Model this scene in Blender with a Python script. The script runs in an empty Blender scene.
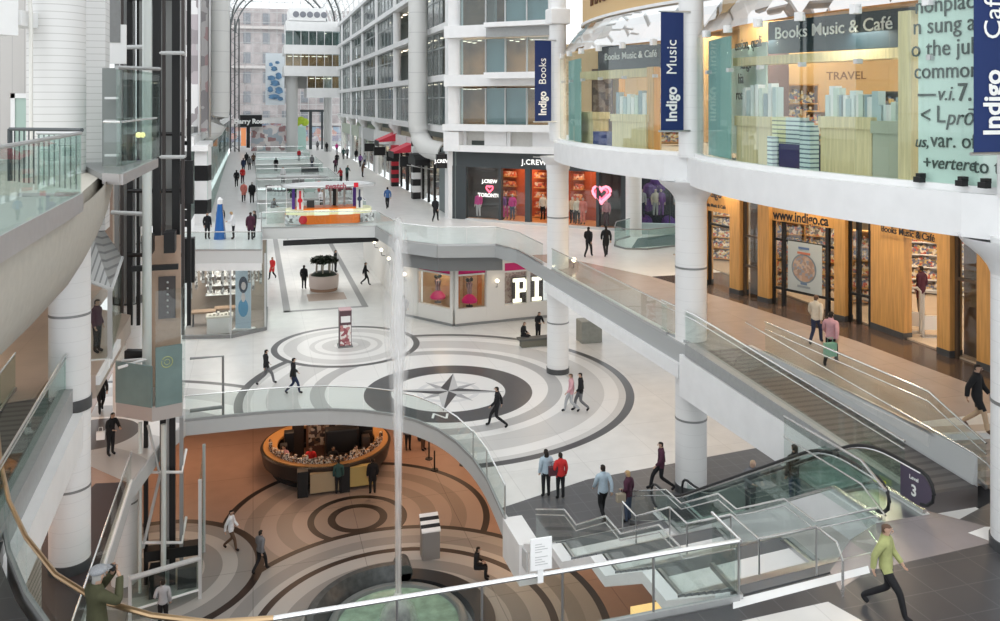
import bpy, bmesh, math, random
from mathutils import Vector, Matrix
random.seed(11)
S = bpy.context.scene
COL = S.collection
PI = math.pi
# ---------------------------------------------------------------- survey
# X runs across the mall, Y along it, Z up. Concourse floor z=0, fountain court z=-5.4,
# gallery floor z=5.3, balcony landing z=4.65, upper floor z=11.75. Eye point (0,0,13.6).
FL, EYE, HOR, YAW = 850.0, 13.6, 103.0, math.radians(16.2)
FX, FY, RX, RY = math.sin(YAW), math.cos(YAW), math.cos(YAW), -math.sin(YAW)
L0, L1, LD, L2, L3 = -5.4, 0.0, 4.65, 5.3, 11.75
def at_depth(px, d, py=None):
    l = (px - 500) / FL * d
    x, y = d * FX + l * RX, d * FY + l * RY
    return (x, y) if py is None else (x, y, EYE - (py - HOR) / FL * d)
def on_floor(px, py, z=0.0):
    return at_depth(px, FL * (EYE - z) / (py - HOR))
def on_x(px, x, py=None):
    return at_depth(px, x / (FX + (px - 500) / FL * RX), py)
def on_y(px, y, py=None):
    return at_depth(px, y / (FY + (px - 500) / FL * RY), py)
# ---------------------------------------------------------------- materials
MATS = {}
def _nt(name):
    m = bpy.data.materials.new(name); m.use_nodes = True
    nt = m.node_tree; nt.nodes.clear()
    return m, nt, nt.nodes.new('ShaderNodeOutputMaterial')
def _col(c): return (c[0], c[1], c[2], 1)
def mat(name, c, rough=.6, metal=0, emit=0, var=0, scale=6, bump=0, spec=.4):
    if name in MATS: return MATS[name]
    m, nt, out = _nt(name); N, L = nt.nodes, nt.links
    b = N.new('ShaderNodeBsdfPrincipled')
    b.inputs['Base Color'].default_value = _col(c); b.inputs['Roughness'].default_value = rough
    b.inputs['Metallic'].default_value = metal; b.inputs['Specular IOR Level'].default_value = spec
    if emit:
        b.inputs['Emission Color'].default_value = _col(c); b.inputs['Emission Strength'].default_value = emit
    if var or bump:
        tc = N.new('ShaderNodeTexCoord'); no = N.new('ShaderNodeTexNoise')
        no.inputs['Scale'].default_value = scale; no.inputs['Detail'].default_value = 4
        L.new(tc.outputs['Object'], no.inputs['Vector'])
        if var:
            r = N.new('ShaderNodeValToRGB')
            r.color_ramp.elements[0].position = .3; r.color_ramp.elements[1].position = .7
            r.color_ramp.elements[0].color = _col([x * (1 - var) for x in c]); r.color_ramp.elements[1].color = _col([min(1, x * (1 + var)) for x in c])
            L.new(no.outputs['Fac'], r.inputs['Fac']); L.new(r.outputs['Color'], b.inputs['Base Color'])
        if bump:
            bp = N.new('ShaderNodeBump'); bp.inputs['Strength'].default_value = bump
            L.new(no.outputs['Fac'], bp.inputs['Height']); L.new(bp.outputs['Normal'], b.inputs['Normal'])
    L.new(b.outputs[0], out.inputs[0]); MATS[name] = m; return m
def glass(name, tint, refl=.12, rough=.02, facing=.35):
    if name in MATS: return MATS[name]
    m, nt, out = _nt(name); N, L = nt.nodes, nt.links
    t = N.new('ShaderNodeBsdfTransparent'); t.inputs['Color'].default_value = _col(tint)
    g = N.new('ShaderNodeBsdfGlossy'); g.inputs['Roughness'].default_value = rough
    lw = N.new('ShaderNodeLayerWeight'); lw.inputs['Blend'].default_value = .3
    ma = N.new('ShaderNodeMath'); ma.operation = 'MULTIPLY_ADD'
    L.new(lw.outputs['Facing'], ma.inputs[0]); ma.inputs[1].default_value = facing; ma.inputs[2].default_value = refl
    mx = N.new('ShaderNodeMixShader'); L.new(ma.outputs[0], mx.inputs[0]); L.new(t.outputs[0], mx.inputs[1]); L.new(g.outputs[0], mx.inputs[2])
    L.new(mx.outputs[0], out.inputs[0]); MATS[name] = m; return m
def veil(name, c, alpha, scale=(4, 4, .4), soft=1.0):
    """thin sprayed water: part see-through, part white, softer at its edges"""
    m, nt, out = _nt(name); N, L = nt.nodes, nt.links
    t = N.new('ShaderNodeBsdfTransparent'); d = N.new('ShaderNodeBsdfDiffuse'); d.inputs['Color'].default_value = _col(c)
    tl = N.new('ShaderNodeBsdfTranslucent'); tl.inputs['Color'].default_value = _col(c)
    ms = N.new('ShaderNodeMixShader'); ms.inputs[0].default_value = .5; L.new(d.outputs[0], ms.inputs[1]); L.new(tl.outputs[0], ms.inputs[2])
    lw = N.new('ShaderNodeLayerWeight'); lw.inputs['Blend'].default_value = .5
    inv = N.new('ShaderNodeMath'); inv.operation = 'SUBTRACT'; inv.inputs[0].default_value = 1; L.new(lw.outputs['Facing'], inv.inputs[1])
    pw = N.new('ShaderNodeMath'); pw.operation = 'POWER'; L.new(inv.outputs[0], pw.inputs[0]); pw.inputs[1].default_value = soft
    tc = N.new('ShaderNodeTexCoord'); mp = N.new('ShaderNodeMapping'); mp.inputs['Scale'].default_value = scale
    no = N.new('ShaderNodeTexNoise'); no.inputs['Scale'].default_value = 1; no.inputs['Detail'].default_value = 5
    L.new(tc.outputs['Object'], mp.inputs[0]); L.new(mp.outputs[0], no.inputs['Vector'])
    mm = N.new('ShaderNodeMath'); mm.operation = 'MULTIPLY'; L.new(pw.outputs[0], mm.inputs[0]); L.new(no.outputs['Fac'], mm.inputs[1])
    m2 = N.new('ShaderNodeMath'); m2.operation = 'MULTIPLY'; m2.use_clamp = True; L.new(mm.outputs[0], m2.inputs[0]); m2.inputs[1].default_value = alpha * 2
    mx = N.new('ShaderNodeMixShader'); L.new(m2.outputs[0], mx.inputs[0]); L.new(t.outputs[0], mx.inputs[1]); L.new(ms.outputs[0], mx.inputs[2])
    L.new(mx.outputs[0], out.inputs[0]); MATS[name] = m; return m
def ring_floor(name, base, circles, tile=1.2, joint=.93, rough=.25, var=.05, spec=.4):
    """stone floor: tile joints plus inlaid rings. circles = [((cx,cy), [(radius, colour), ... outermost first])]"""
    m, nt, out = _nt(name); N, L = nt.nodes, nt.links
    b = N.new('ShaderNodeBsdfPrincipled'); b.inputs['Roughness'].default_value = rough; b.inputs['Specular IOR Level'].default_value = spec
    geo = N.new('ShaderNodeNewGeometry')
    no = N.new('ShaderNodeTexNoise'); no.inputs['Scale'].default_value = 1.3; no.inputs['Detail'].default_value = 5
    L.new(geo.outputs['Position'], no.inputs['Vector'])
    r = N.new('ShaderNodeValToRGB'); r.color_ramp.elements[0].position = .3; r.color_ramp.elements[1].position = .7
    r.color_ramp.elements[0].color = _col([x * (1 - var) for x in base]); r.color_ramp.elements[1].color = _col([min(1, x * (1 + var)) for x in base])
    L.new(no.outputs['Fac'], r.inputs['Fac']); cur = r.outputs['Color']
    for (cx, cy), rings in circles:
        d = N.new('ShaderNodeVectorMath'); d.operation = 'MULTIPLY'; L.new(geo.outputs['Position'], d.inputs[0]); d.inputs[1].default_value = (1, 1, 0)
        v = N.new('ShaderNodeVectorMath'); v.operation = 'DISTANCE'; L.new(d.outputs[0], v.inputs[0]); v.inputs[1].default_value = (cx, cy, 0)
        for rad, c in rings:
            lt = N.new('ShaderNodeMath'); lt.operation = 'LESS_THAN'; L.new(v.outputs['Value'], lt.inputs[0]); lt.inputs[1].default_value = rad
            mx = N.new('ShaderNodeMixRGB'); L.new(lt.outputs[0], mx.inputs[0]); L.new(cur, mx.inputs[1]); mx.inputs[2].default_value = _col(c); cur = mx.outputs[0]
    if tile:
        br = N.new('ShaderNodeTexBrick'); br.offset = 0; br.inputs['Scale'].default_value = 1; br.inputs['Mortar Size'].default_value = .012
        br.inputs['Brick Width'].default_value = tile; br.inputs['Row Height'].default_value = tile
        br.inputs['Color1'].default_value = (1, 1, 1, 1); br.inputs['Color2'].default_value = (.97, .97, .97, 1); br.inputs['Mortar'].default_value = (joint, joint, joint, 1)
        L.new(geo.outputs['Position'], br.inputs['Vector'])
        mx = N.new('ShaderNodeMixRGB'); mx.blend_type = 'MULTIPLY'; mx.inputs[0].default_value = 1; L.new(cur, mx.inputs[1]); L.new(br.outputs['Color'], mx.inputs[2]); cur = mx.outputs[0]
    L.new(cur, b.inputs['Base Color']); L.new(b.outputs[0], out.inputs[0]); MATS[name] = m; return m
def banded(name, c1, c2, axis='Z', period=.3, duty=.08, rough=.6, metal=0):
    """repeating thin joints along one axis (world)"""
    m, nt, out = _nt(name); N, L = nt.nodes, nt.links
    b = N.new('ShaderNodeBsdfPrincipled'); b.inputs['Roughness'].default_value = rough; b.inputs['Metallic'].default_value = metal
    geo = N.new('ShaderNodeNewGeometry'); sx = N.new('ShaderNodeSeparateXYZ'); L.new(geo.outputs['Position'], sx.inputs[0])
    a = N.new('ShaderNodeMath'); a.operation = 'DIVIDE'; L.new(sx.outputs[axis], a.inputs[0]); a.inputs[1].default_value = period
    f = N.new('ShaderNodeMath'); f.operation = 'FRACT'; L.new(a.outputs[0], f.inputs[0])
    lt = N.new('ShaderNodeMath'); lt.operation = 'LESS_THAN'; L.new(f.outputs[0], lt.inputs[0]); lt.inputs[1].default_value = duty
    mx = N.new('ShaderNodeMixRGB'); L.new(lt.outputs[0], mx.inputs[0]); mx.inputs[1].default_value = _col(c1); mx.inputs[2].default_value = _col(c2)
    L.new(mx.outputs[0], b.inputs['Base Color']); L.new(b.outputs[0], out.inputs[0]); MATS[name] = m; return m
def wood(name, c, scale=1.2, rough=.4):
    m, nt, out = _nt(name); N, L = nt.nodes, nt.links
    b = N.new('ShaderNodeBsdfPrincipled'); b.inputs['Roughness'].default_value = rough
    tc = N.new('ShaderNodeTexCoord'); mp = N.new('ShaderNodeMapping'); mp.inputs['Scale'].default_value = (9 * scale, 9 * scale, .5 * scale)
    no = N.new('ShaderNodeTexNoise'); no.inputs['Scale'].default_value = 1.5; no.inputs['Detail'].default_value = 6
    L.new(tc.outputs['Object'], mp.inputs[0]); L.new(mp.outputs[0], no.inputs['Vector'])
    r = N.new('ShaderNodeValToRGB'); r.color_ramp.elements[0].position = .3; r.color_ramp.elements[1].position = .7
    r.color_ramp.elements[0].color = _col([x * .8 for x in c]); r.color_ramp.elements[1].color = _col([min(1, x * 1.12) for x in c])
    L.new(no.outputs['Fac'], r.inputs['Fac']); L.new(r.outputs['Color'], b.inputs['Base Color'])
    L.new(b.outputs[0], out.inputs[0]); MATS[name] = m; return m
def picture(name, cols, scale=3, rough=.5, emit=0):
    """printed graphic of soft colour patches"""
    m, nt, out = _nt(name); N, L = nt.nodes, nt.links
    b = N.new('ShaderNodeBsdfPrincipled'); b.inputs['Roughness'].default_value = rough
    tc = N.new('ShaderNodeTexCoord'); no = N.new('ShaderNodeTexVoronoi'); no.distance = 'CHEBYCHEV'; no.inputs['Scale'].default_value = scale * 1.6
    L.new(tc.outputs['Object'], no.inputs['Vector']); sp = N.new('ShaderNodeSeparateColor'); L.new(no.outputs['Color'], sp.inputs[0])
    r = N.new('ShaderNodeValToRGB'); r.color_ramp.interpolation = 'CONSTANT'
    n = len(cols)
    for i, c in enumerate(cols):
        p = i / n
        e = r.color_ramp.elements[i] if i < 2 else r.color_ramp.elements.new(p)
        e.position = p; e.color = _col(c)
    L.new(sp.outputs[0], r.inputs['Fac']); L.new(r.outputs['Color'], b.inputs['Base Color'])
    if emit: L.new(r.outputs['Color'], b.inputs['Emission Color']); b.inputs['Emission Strength'].default_value = emit
    L.new(b.outputs[0], out.inputs[0]); MATS[name] = m; return m
# ---------------------------------------------------------------- objects
def root_loc(o):
    v = Vector((0, 0, 0))
    while o is not None: v += o.location; o = o.parent
    return v
def tag(o, label=None, cat=None, group=None, kind=None):
    if label: o['label'] = label
    if cat: o['category'] = cat
    if group: o['group'] = group
    if kind: o['kind'] = kind
    return o
def thing(name, label, cat, loc=(0, 0, 0), rz=0, group=None, kind=None):
    o = bpy.data.objects.new(name, None); COL.objects.link(o); o.empty_display_size = .2
    o.location = loc; o.rotation_euler = (0, 0, rz)
    return tag(o, label, cat, group, kind)
class MB:
    """collects shapes into one mesh; coordinates are world unless the parent is turned"""
    def __init__(s): s.bm = bmesh.new()
    def _xf(s, vs, m):
        for v in vs: v.co = m @ v.co
    def box(s, x0, x1, y0, y1, z0, z1, m=None, bev=0):
        r = bmesh.ops.create_cube(s.bm, size=1)['verts']
        for v in r: v.co = Vector((x0 + (v.co.x + .5) * (x1 - x0), y0 + (v.co.y + .5) * (y1 - y0), z0 + (v.co.z + .5) * (z1 - z0)))
        if bev:
            es = list({e for v in r for e in v.link_edges})
            q = bmesh.ops.bevel(s.bm, geom=es, offset=bev, segments=2, affect='EDGES', profile=.5)
            r = list({v for f in q['faces'] for v in f.verts} | {v for v in r if v.is_valid})
        if m is not None: s._xf(r, m)
        return s
    def obox(s, p, q, w, z0, z1, off=0):
        """upright slab from plan point p to q, w thick (centred, shifted off to the left)"""
        dx, dy = q[0] - p[0], q[1] - p[1]; L = math.hypot(dx, dy) or 1e-6
        nx, ny = -dy / L, dx / L
        a, b = off - w / 2, off + w / 2
        return s.prism([(p[0] + nx * a, p[1] + ny * a), (q[0] + nx * a, q[1] + ny * a), (q[0] + nx * b, q[1] + ny * b), (p[0] + nx * b, p[1] + ny * b)], z0, z1)
    def prism(s, poly, z0, z1):
        """z0/z1 numbers or per-corner lists"""
        n = len(poly); a = z0 if isinstance(z0, (list, tuple)) else [z0] * n; b = z1 if isinstance(z1, (list, tuple)) else [z1] * n
        lo = [s.bm.verts.new((p[0], p[1], a[i])) for i, p in enumerate(poly)]; hi = [s.bm.verts.new((p[0], p[1], b[i])) for i, p in enumerate(poly)]
        s.bm.faces.new(lo[::-1]); s.bm.faces.new(hi)
        for i in range(n): s.bm.faces.new((lo[i], lo[(i + 1) % n], hi[(i + 1) % n], hi[i]))
        return s
    def sprism(s, prof, p, q, w):
        """side profile [(t,z)] along plan line p->q (t in metres), w wide to the left"""
        dx, dy = q[0] - p[0], q[1] - p[1]; L = math.hypot(dx, dy); ux, uy = dx / L, dy / L
        a = [s.bm.verts.new((p[0] + ux * t, p[1] + uy * t, z)) for t, z in prof]
        b = [s.bm.verts.new((p[0] + ux * t - uy * w, p[1] + uy * t + ux * w, z)) for t, z in prof]
        n = len(prof); s.bm.faces.new(a); s.bm.faces.new(b[::-1])
        for i in range(n): s.bm.faces.new((a[(i + 1) % n], a[i], b[i], b[(i + 1) % n]))
        return s
    def face(s, pts):
        s.bm.faces.new([s.bm.verts.new(p) for p in pts]); return s
    def cyl(s, x, y, z0, z1, r, r2=None, n=24):
        r2 = r if r2 is None else r2
        vs = bmesh.ops.create_cone(s.bm, cap_ends=True, segments=n, radius1=r, radius2=r2, depth=1)['verts']
        for v in vs: v.co = Vector((v.co.x + x, v.co.y + y, z0 + (v.co.z + .5) * (z1 - z0)))
        return s
    def tube(s, pts, r, n=8, closed=False):
        P = [Vector(p) for p in pts]; rings = []
        up = Vector((0, 0, 1))
        for i, p in enumerate(P):
            if closed: t = P[(i + 1) % len(P)] - P[i - 1]
            else: t = P[min(i + 1, len(P) - 1)] - P[max(i - 1, 0)]
            t.normalize(); a = t.cross(up if abs(t.z) < .95 else Vector((1, 0, 0))).normalized(); b = t.cross(a)
            rr = r[i] if isinstance(r, (list, tuple)) else r
            rings.append([s.bm.verts.new(p + (a * math.cos(2 * PI * k / n) + b * math.sin(2 * PI * k / n)) * rr) for k in range(n)])
        m = len(P)
        for i in range(m if closed else m - 1):
            A, B = rings[i], rings[(i + 1) % m]
            for k in range(n): s.bm.faces.new((A[k], A[(k + 1) % n], B[(k + 1) % n], B[k]))
        if not closed: s.bm.faces.new(rings[0][::-1]); s.bm.faces.new(rings[-1])
        return s
    def lathe(s, prof, x=0, y=0, n=32, a0=0, a1=2 * PI):
        full = abs(a1 - a0 - 2 * PI) < 1e-6; m = n if full else n + 1
        R = [[s.bm.verts.new((x + r * math.cos(a0 + (a1 - a0) * k / n), y + r * math.sin(a0 + (a1 - a0) * k / n), z)) for k in range(m)] for r, z in prof]
        for i in range(len(prof) - 1):
            for k in range(n):
                k2 = (k + 1) % m
                s.bm.faces.new((R[i][k], R[i][k2], R[i + 1][k2], R[i + 1][k]))
        return s
    def ball(s, x, y, z, r, sx=1, sy=1, sz=1, n=10):
        vs = bmesh.ops.create_uvsphere(s.bm, u_segments=n, v_segments=max(6, n * 2 // 3), radius=r)['verts']
        for v in vs: v.co = Vector((x + v.co.x * sx, y + v.co.y * sy, z + v.co.z * sz))
        return s
    def merge(s, me, m=None):
        t = bmesh.new(); t.from_mesh(me)
        if m is not None: t.transform(m)
        tmp = bpy.data.meshes.new('t'); t.to_mesh(tmp); t.free(); s.bm.from_mesh(tmp); bpy.data.meshes.remove(tmp); return s
    def build(s, name, m, parent=None, label=None, cat=None, group=None, kind=None, smooth=False, local=False):
        bmesh.ops.remove_doubles(s.bm, verts=s.bm.verts, dist=1e-5)
        bmesh.ops.recalc_face_normals(s.bm, faces=s.bm.faces)
        if parent is not None and not local:
            o = root_loc(parent)
            for v in s.bm.verts: v.co -= o
        me = bpy.data.meshes.new(name); s.bm.to_mesh(me); s.bm.free()
        if smooth:
            for p in me.polygons: p.use_smooth = True
            me.set_sharp_from_angle(angle=.7)
        me.materials.append(m)
        ob = bpy.data.objects.new(name, me); COL.objects.link(ob)
        if parent is not None: ob.parent = parent
        elif not local and kind != 'structure':
            c = Vector((0, 0, 0)); zs = min(v.co.z for v in me.vertices)
            for v in me.vertices: c += v.co
            c /= len(me.vertices); c.z = zs
            for v in me.vertices: v.co -= c
            ob.location = c
        return tag(ob, label, cat, group, kind)
def copy_tree(o, parent=None):
    c = o.copy(); COL.objects.link(c)
    if parent is not None: c.parent = parent
    for ch in list(o.children): copy_tree(ch, c)
    return c
def part(name, m, parent, fn, smooth=False, label=None, local=False):
    b = MB(); fn(b); return b.build(name, m, parent, smooth=smooth, label=label, local=local)
def text_mesh(txt, size, depth=.01, bold=0, align='CENTER', spacing=1, shear=0, sx=1):
    cu = bpy.data.curves.new('lettering', 'FONT'); cu.body = txt; cu.size = size; cu.extrude = depth; cu.offset = bold
    cu.align_x = align; cu.align_y = 'CENTER'; cu.space_character = spacing; cu.shear = shear; cu.resolution_u = 3
    o = bpy.data.objects.new('lettering', cu); COL.objects.link(o)
    dg = bpy.context.evaluated_depsgraph_get(); me = bpy.data.meshes.new_from_object(o.evaluated_get(dg))
    bpy.data.objects.remove(o); bpy.data.curves.remove(cu)
    if sx != 1: me.transform(Matrix.Diagonal((sx, 1, 1, 1)))
    return me
def text(txt, size, p, yaw, m, parent=None, roll=0, name='lettering', depth=.01, bold=0, align='CENTER', spacing=1, shear=0, sx=1, label=None, tilt=PI / 2):
    """letters standing upright at p, facing plan direction yaw (0 = facing -Y), roll turns them in their own plane"""
    b = MB(); b.merge(text_mesh(txt, size, depth, bold, align, spacing, shear, sx), Matrix.Translation(p) @ Matrix.Rotation(yaw, 4, 'Z') @ Matrix.Rotation(tilt, 4, 'X') @ Matrix.Rotation(roll, 4, 'Z'))
    return b.build(name, m, parent, label=label)
# ---------------------------------------------------------------- palette
white = mat('white_paint', (.84, .84, .835), .5, var=.03, scale=1.5)
fascia_white = mat('white_fascia', (.82, .82, .82), .45, var=.03, scale=2)
offwhite = mat('pale_plaster', (.62, .61, .58), .7, var=.04)
steel = mat('brushed_steel', (.56, .56, .56), .3, 1)
bright = mat('polished_rail', (.78, .78, .77), .25, .9)
grey = mat('grey_metal', (.27, .275, .275), .45, .5, var=.06)
midgrey = mat('grey_edge_panel', (.36, .37, .37), .5, .2, var=.05)
palegrey = mat('pale_grey_panel', (.55, .56, .56), .5)
dark = mat('dark_grey_panel', (.055, .065, .07), .45)
black = mat('black_paint', (.012, .012, .013), .45)
char = mat('charcoal_stone', (.07, .072, .075), .4, var=.15, scale=3)
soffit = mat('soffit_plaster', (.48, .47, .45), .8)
rail_glass = glass('guard_glass', (.925, .96, .95), .035, facing=.14)
shop_glass = glass('shop_glass', (.95, .97, .965), .03, facing=.15)
green_glass = glass('green_glass', (.85, .93, .905), .06, facing=.22)
bulge_glass = glass('bulge_glass', (.945, .98, .968), .03, facing=.16)
office_glass = glass('office_glass', (.72, .79, .79), .06, facing=.2)
sky_glass = glass('skylight_glass', (.98, .985, .985), .03, facing=.1)
maple = wood('honey_maple', (.62, .34, .11))
maple_pale = wood('pale_maple', (.72, .6, .34))
navy = mat('navy_cloth', (.012, .03, .125), .7)
letter_white = mat('white_lettering', (.9, .9, .88), .5)
letter_dark = mat('dark_lettering', (.02, .02, .025), .5)
tealpanel = mat('teal_panel', (.17, .25, .245), .35, var=.12, scale=1.2)
skin_tone = mat('mannequin_shell', (.6, .5, .44), .5)

def guard(name, label, pts, z, h=1.07, pitch=1.5, rail=None, post=None, shoe=None, cat='railing', glassm=None, group=None, rail_r=.03, handrail=False, side=.12):
    """glass balustrade along plan points; z a number or one per point. Parts: panes, top rail, base channel, posts"""
    zz = z if isinstance(z, (list, tuple)) else [z] * len(pts)
    t = thing(name, label, cat, (pts[0][0], pts[0][1], zz[0]), group=group)
    segs = []
    for i in range(len(pts) - 1):
        p, q = pts[i], pts[i + 1]; L = math.hypot(q[0] - p[0], q[1] - p[1]); n = max(1, round(L / pitch))
        for k in range(n):
            a, b = k / n, (k + 1) / n
            segs.append(((p[0] + (q[0] - p[0]) * a, p[1] + (q[1] - p[1]) * a, zz[i] + (zz[i + 1] - zz[i]) * a), (p[0] + (q[0] - p[0]) * b, p[1] + (q[1] - p[1]) * b, zz[i] + (zz[i + 1] - zz[i]) * b)))
    for a, b in segs:
        u = Vector((b[0] - a[0], b[1] - a[1], b[2] - a[2])); g = .012 / max(u.length, .1)
        A = Vector(a) + u * g; B = Vector(b) - u * g
        m = MB(); nx, ny = -u.y / max(u.xy.length, 1e-6) * .007, u.x / max(u.xy.length, 1e-6) * .007
        m.prism([(A.x - nx, A.y - ny), (B.x - nx, B.y - ny), (B.x + nx, B.y + ny), (A.x + nx, A.y + ny)], [A.z + .03, B.z + .03, B.z + .03, A.z + .03], [A.z + h - .02, B.z + h - .02, B.z + h - .02, A.z + h - .02])
        m.build('glass_panel', glassm or rail_glass, t)
    line = [segs[0][0]] + [b for a, b in segs]
    if rail: part('top_rail', rail, t, lambda m: m.tube([(x, y, zq + h) for x, y, zq in line], rail_r, 8), True)
    if handrail: part('handrail', rail, t, lambda m: m.tube([(x, y, zq + h - side) for x, y, zq in line], rail_r * .7, 8), True)
    if shoe:
        def f(m):
            for a, b in segs:
                u = Vector((b[0] - a[0], b[1] - a[1], 0)); u.normalize(); nx, ny = -u.y * .04, u.x * .04
                m.prism([(a[0] - nx, a[1] - ny), (b[0] - nx, b[1] - ny), (b[0] + nx, b[1] + ny), (a[0] + nx, a[1] + ny)], [a[2] - .02, b[2] - .02, b[2] - .02, a[2] - .02], [a[2] + .09, b[2] + .09, b[2] + .09, a[2] + .09])
        part('base_channel', shoe, t, f)
    if post:
        for x, y, zq in line: part('post', post, t, lambda m: m.cyl(x, y, zq, zq + h, .022, n=10), True)
    return t
def arc(c, r, a0, a1, n):
    return [(c[0] + r * math.cos(math.radians(a0 + (a1 - a0) * i / n)), c[1] + r * math.sin(math.radians(a0 + (a1 - a0) * i / n))) for i in range(n + 1)]
# ================================================================ FLOORS
W_, LG, MG, DK = (.80, .79, .77), (.60, .59, .575), (.44, .435, .43), (.075, .075, .08)
compass_out, compass_in = (8.48, 39.93), (8.85, 39.18)
disc = (5.03, 48.26)
opening_c, opening_r = (0.0, 30.4), 8.48
rings_L1 = [
    ((-8.24, 32.43), [(12.95, DK), (12.6, W_), (11.9, LG), (10.6, W_), (9.4, MG), (8.0, W_), (6.6, LG), (5, MG)]),
    (compass_out, [(9.32, DK), (8.93, LG), (8.6, W_), (7.93, LG), (6.5, W_), (5.97, MG), (5.29, W_)]),
    (compass_in, [(3.95, DK), (2.68, W_)]),
    (disc, [(4.1, DK), (3.75, W_), (3.43, LG), (2.7, W_), (2.02, LG), (1.74, W_), (1.35, LG), (.67, W_)]),
    ((-6.3, 38.2), [(1.75, (.1, .085, .08))]),
]
floor_L1 = ring_floor('concourse_stone', (.74, .735, .715), rings_L1, tile=3.0, joint=.8, rough=.28)
def smooth(P, n=4):
    V = [Vector(p) for p in P]; out = []
    for i in range(len(V) - 1):
        a, b, c, d = V[max(i - 1, 0)], V[i], V[i + 1], V[min(i + 2, len(V) - 1)]
        for k in range(n):
            t = k / n; out.append(tuple(.5 * ((2 * b) + (c - a) * t + (2 * a - 5 * b + 4 * c - d) * t * t + (3 * b - a - 3 * c + d) * t ** 3)))
    return out + [tuple(V[-1])]
op = smooth([(-2.79, 38.67), (-.83, 38.68), (.31, 38.68), (1.69, 38.55), (3.7, 38.1), (5.54, 37.1), (6.72, 35.84), (7.55, 34.13), (8.0, 31.96), (8.1, 29.58), (7.9, 26.6)])
poly = [(-14, 8), (-4.2, 8), (-4.2, 33.0), (-3.6, 36.2)] + op + [(8.0, 24.4), (12.1, 24.7), (12.1, 13), (24, 13), (24, 46), (24, 118), (-14, 118)]
MB().prism(poly, -.62, 0).build('floor', floor_L1, kind='structure')
# dark tile band across the foot of the stairs, let into the floor
tile_dark = ring_floor('dark_floor_tile', (.1, .102, .108), [], tile=.6, joint=1.5, rough=.35)
MB().prism([(8.1, 24.45), (8.03, 27.4), (11.6, 28.6), (18.5, 29.3), (24, 29.8), (24, 25.75)], 0, .006).build('trim_1', tile_dark, kind='structure')
# grey stripes of the concourse under the bridge
MB().prism([(1.9, 56.9), (2.35, 56.9), (2.35, 116), (1.9, 116)], 0, .005).prism([(1.9, 56.9), (7.4, 56.9), (7.4, 57.3), (1.9, 57.3)], 0, .005).prism([(7.0, 57.2), (7.4, 57.2), (7.4, 116), (7.0, 116)], 0, .005).build('trim_2', mat('grey_stone', (.3, .3, .3), .4), kind='structure')
# slab edge of the concourse opening, grey steel apron
def apron(m, line, z0, z1, w=.06):
    for a, b in zip(line[:-1], line[1:]): m.obox(a, b, w, z0, z1)
edge_pts = [(-4.2, 8), (-4.2, 33.0), (-3.6, 36.2)] + op + [(8.0, 24.5)]
def f(m): apron(m, edge_pts[2:], -.62, -.03, .1)
b = MB(); f(b); b.build('trim_3', palegrey, kind='structure')
def f(m): apron(m, edge_pts[:3], -.62, -.03, .1)
b = MB(); f(b); b.build('trim_4', palegrey, kind='structure')
# compass rose inlay
def star(m, c, r, r2, n, rot, z):
    P = []
    for i in range(2 * n):
        a = rot + PI * i / n; q = r if i % 2 == 0 else r2
        P.append((c[0] + q * math.cos(a), c[1] + q * math.sin(a)))
    return P
rose = thing('compass_rose', 'black and white four pointed compass star inlaid in the white floor circle', 'floor inlay', (compass_in[0], compass_in[1], .004))
north = math.radians(252)
def petal(m, ang, L, wdt, side, z=.012):
    c = compass_in; u = (math.cos(ang), math.sin(ang)); n = (-u[1] * side, u[0] * side)
    k = wdt
    m.prism([c, (c[0] + (u[0] + n[0]) * k, c[1] + (u[1] + n[1]) * k), (c[0] + u[0] * L, c[1] + u[1] * L)][::side], .004, z)
def f(m):
    for i in range(4): petal(m, north + i * PI / 2, 2.62, .42, 1)
part('dark_points', mat('inlay_dark', (.06, .06, .065), .4), rose, f)
def f(m):
    for i in range(4): petal(m, north + i * PI / 2, 2.62, .42, -1, .011)
part('light_points', mat('inlay_light', (.5, .5, .5), .4), rose, f)
def f(m):
    for i in range(4):
        petal(m, north + PI / 4 + i * PI / 2, 1.75, .26, 1, .009); petal(m, north + PI / 4 + i * PI / 2, 1.75, .26, -1, .009)
part('minor_points', mat('inlay_mid', (.36, .36, .37), .4), rose, f)
def f(m): m.lathe([(1.5, .005), (1.5, .008), (1.25, .008), (1.25, .005)], *compass_in, n=48)
part('inner_ring', mat('inlay_soft', (.66, .66, .66), .4), rose, f)
nx, ny = on_floor(440, 416.5)
text('N', .85, (nx, ny, .014), 0, letter_white, None, tilt=0, roll=-.3, name='compass_letter', depth=.004, sx=1.3)
tag(bpy.data.objects['compass_letter'], 'white letter N let into the dark ring of the floor compass', 'letter')

# ---- fountain court
BR1, BR2, BR3 = (.35, .275, .235), (.25, .2, .17), (.018, .013, .012)
GR1, GR2, GR3 = (.42, .41, .39), (.25, .245, .235), (.33, .32, .305)
rings_L0 = [
    ((4.6, 39.2), [(6.05, BR3), (5.75, BR1), (5.0, BR2), (4.3, BR1), (3.6, BR2), (2.9, BR1), (2.25, BR3), (1.95, BR2), (1.35, BR3), (1.0, BR2)]),
    ((5.3, 30.51), [(7.5, BR3), (7.2, GR3), (6.6, GR2), (5.95, GR1), (5.6, BR3), (5.3, GR1), (4.6, GR2), (3.9, GR1)]),
    ((-4.2, 36.76), [(4.66, BR3), (4.3, GR2), (3.6, GR1), (3.0, GR2), (2.3, GR1), (1.5, GR2)]),
]
floor_L0 = ring_floor('court_stone', (.36, .235, .18), rings_L0, tile=4.5, joint=.45, rough=.4)
MB().prism([(-24, 2), (26, 2), (26, 60), (-24, 60)], L0 - .4, L0).build('floor_court', floor_L0, kind='structure')
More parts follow.
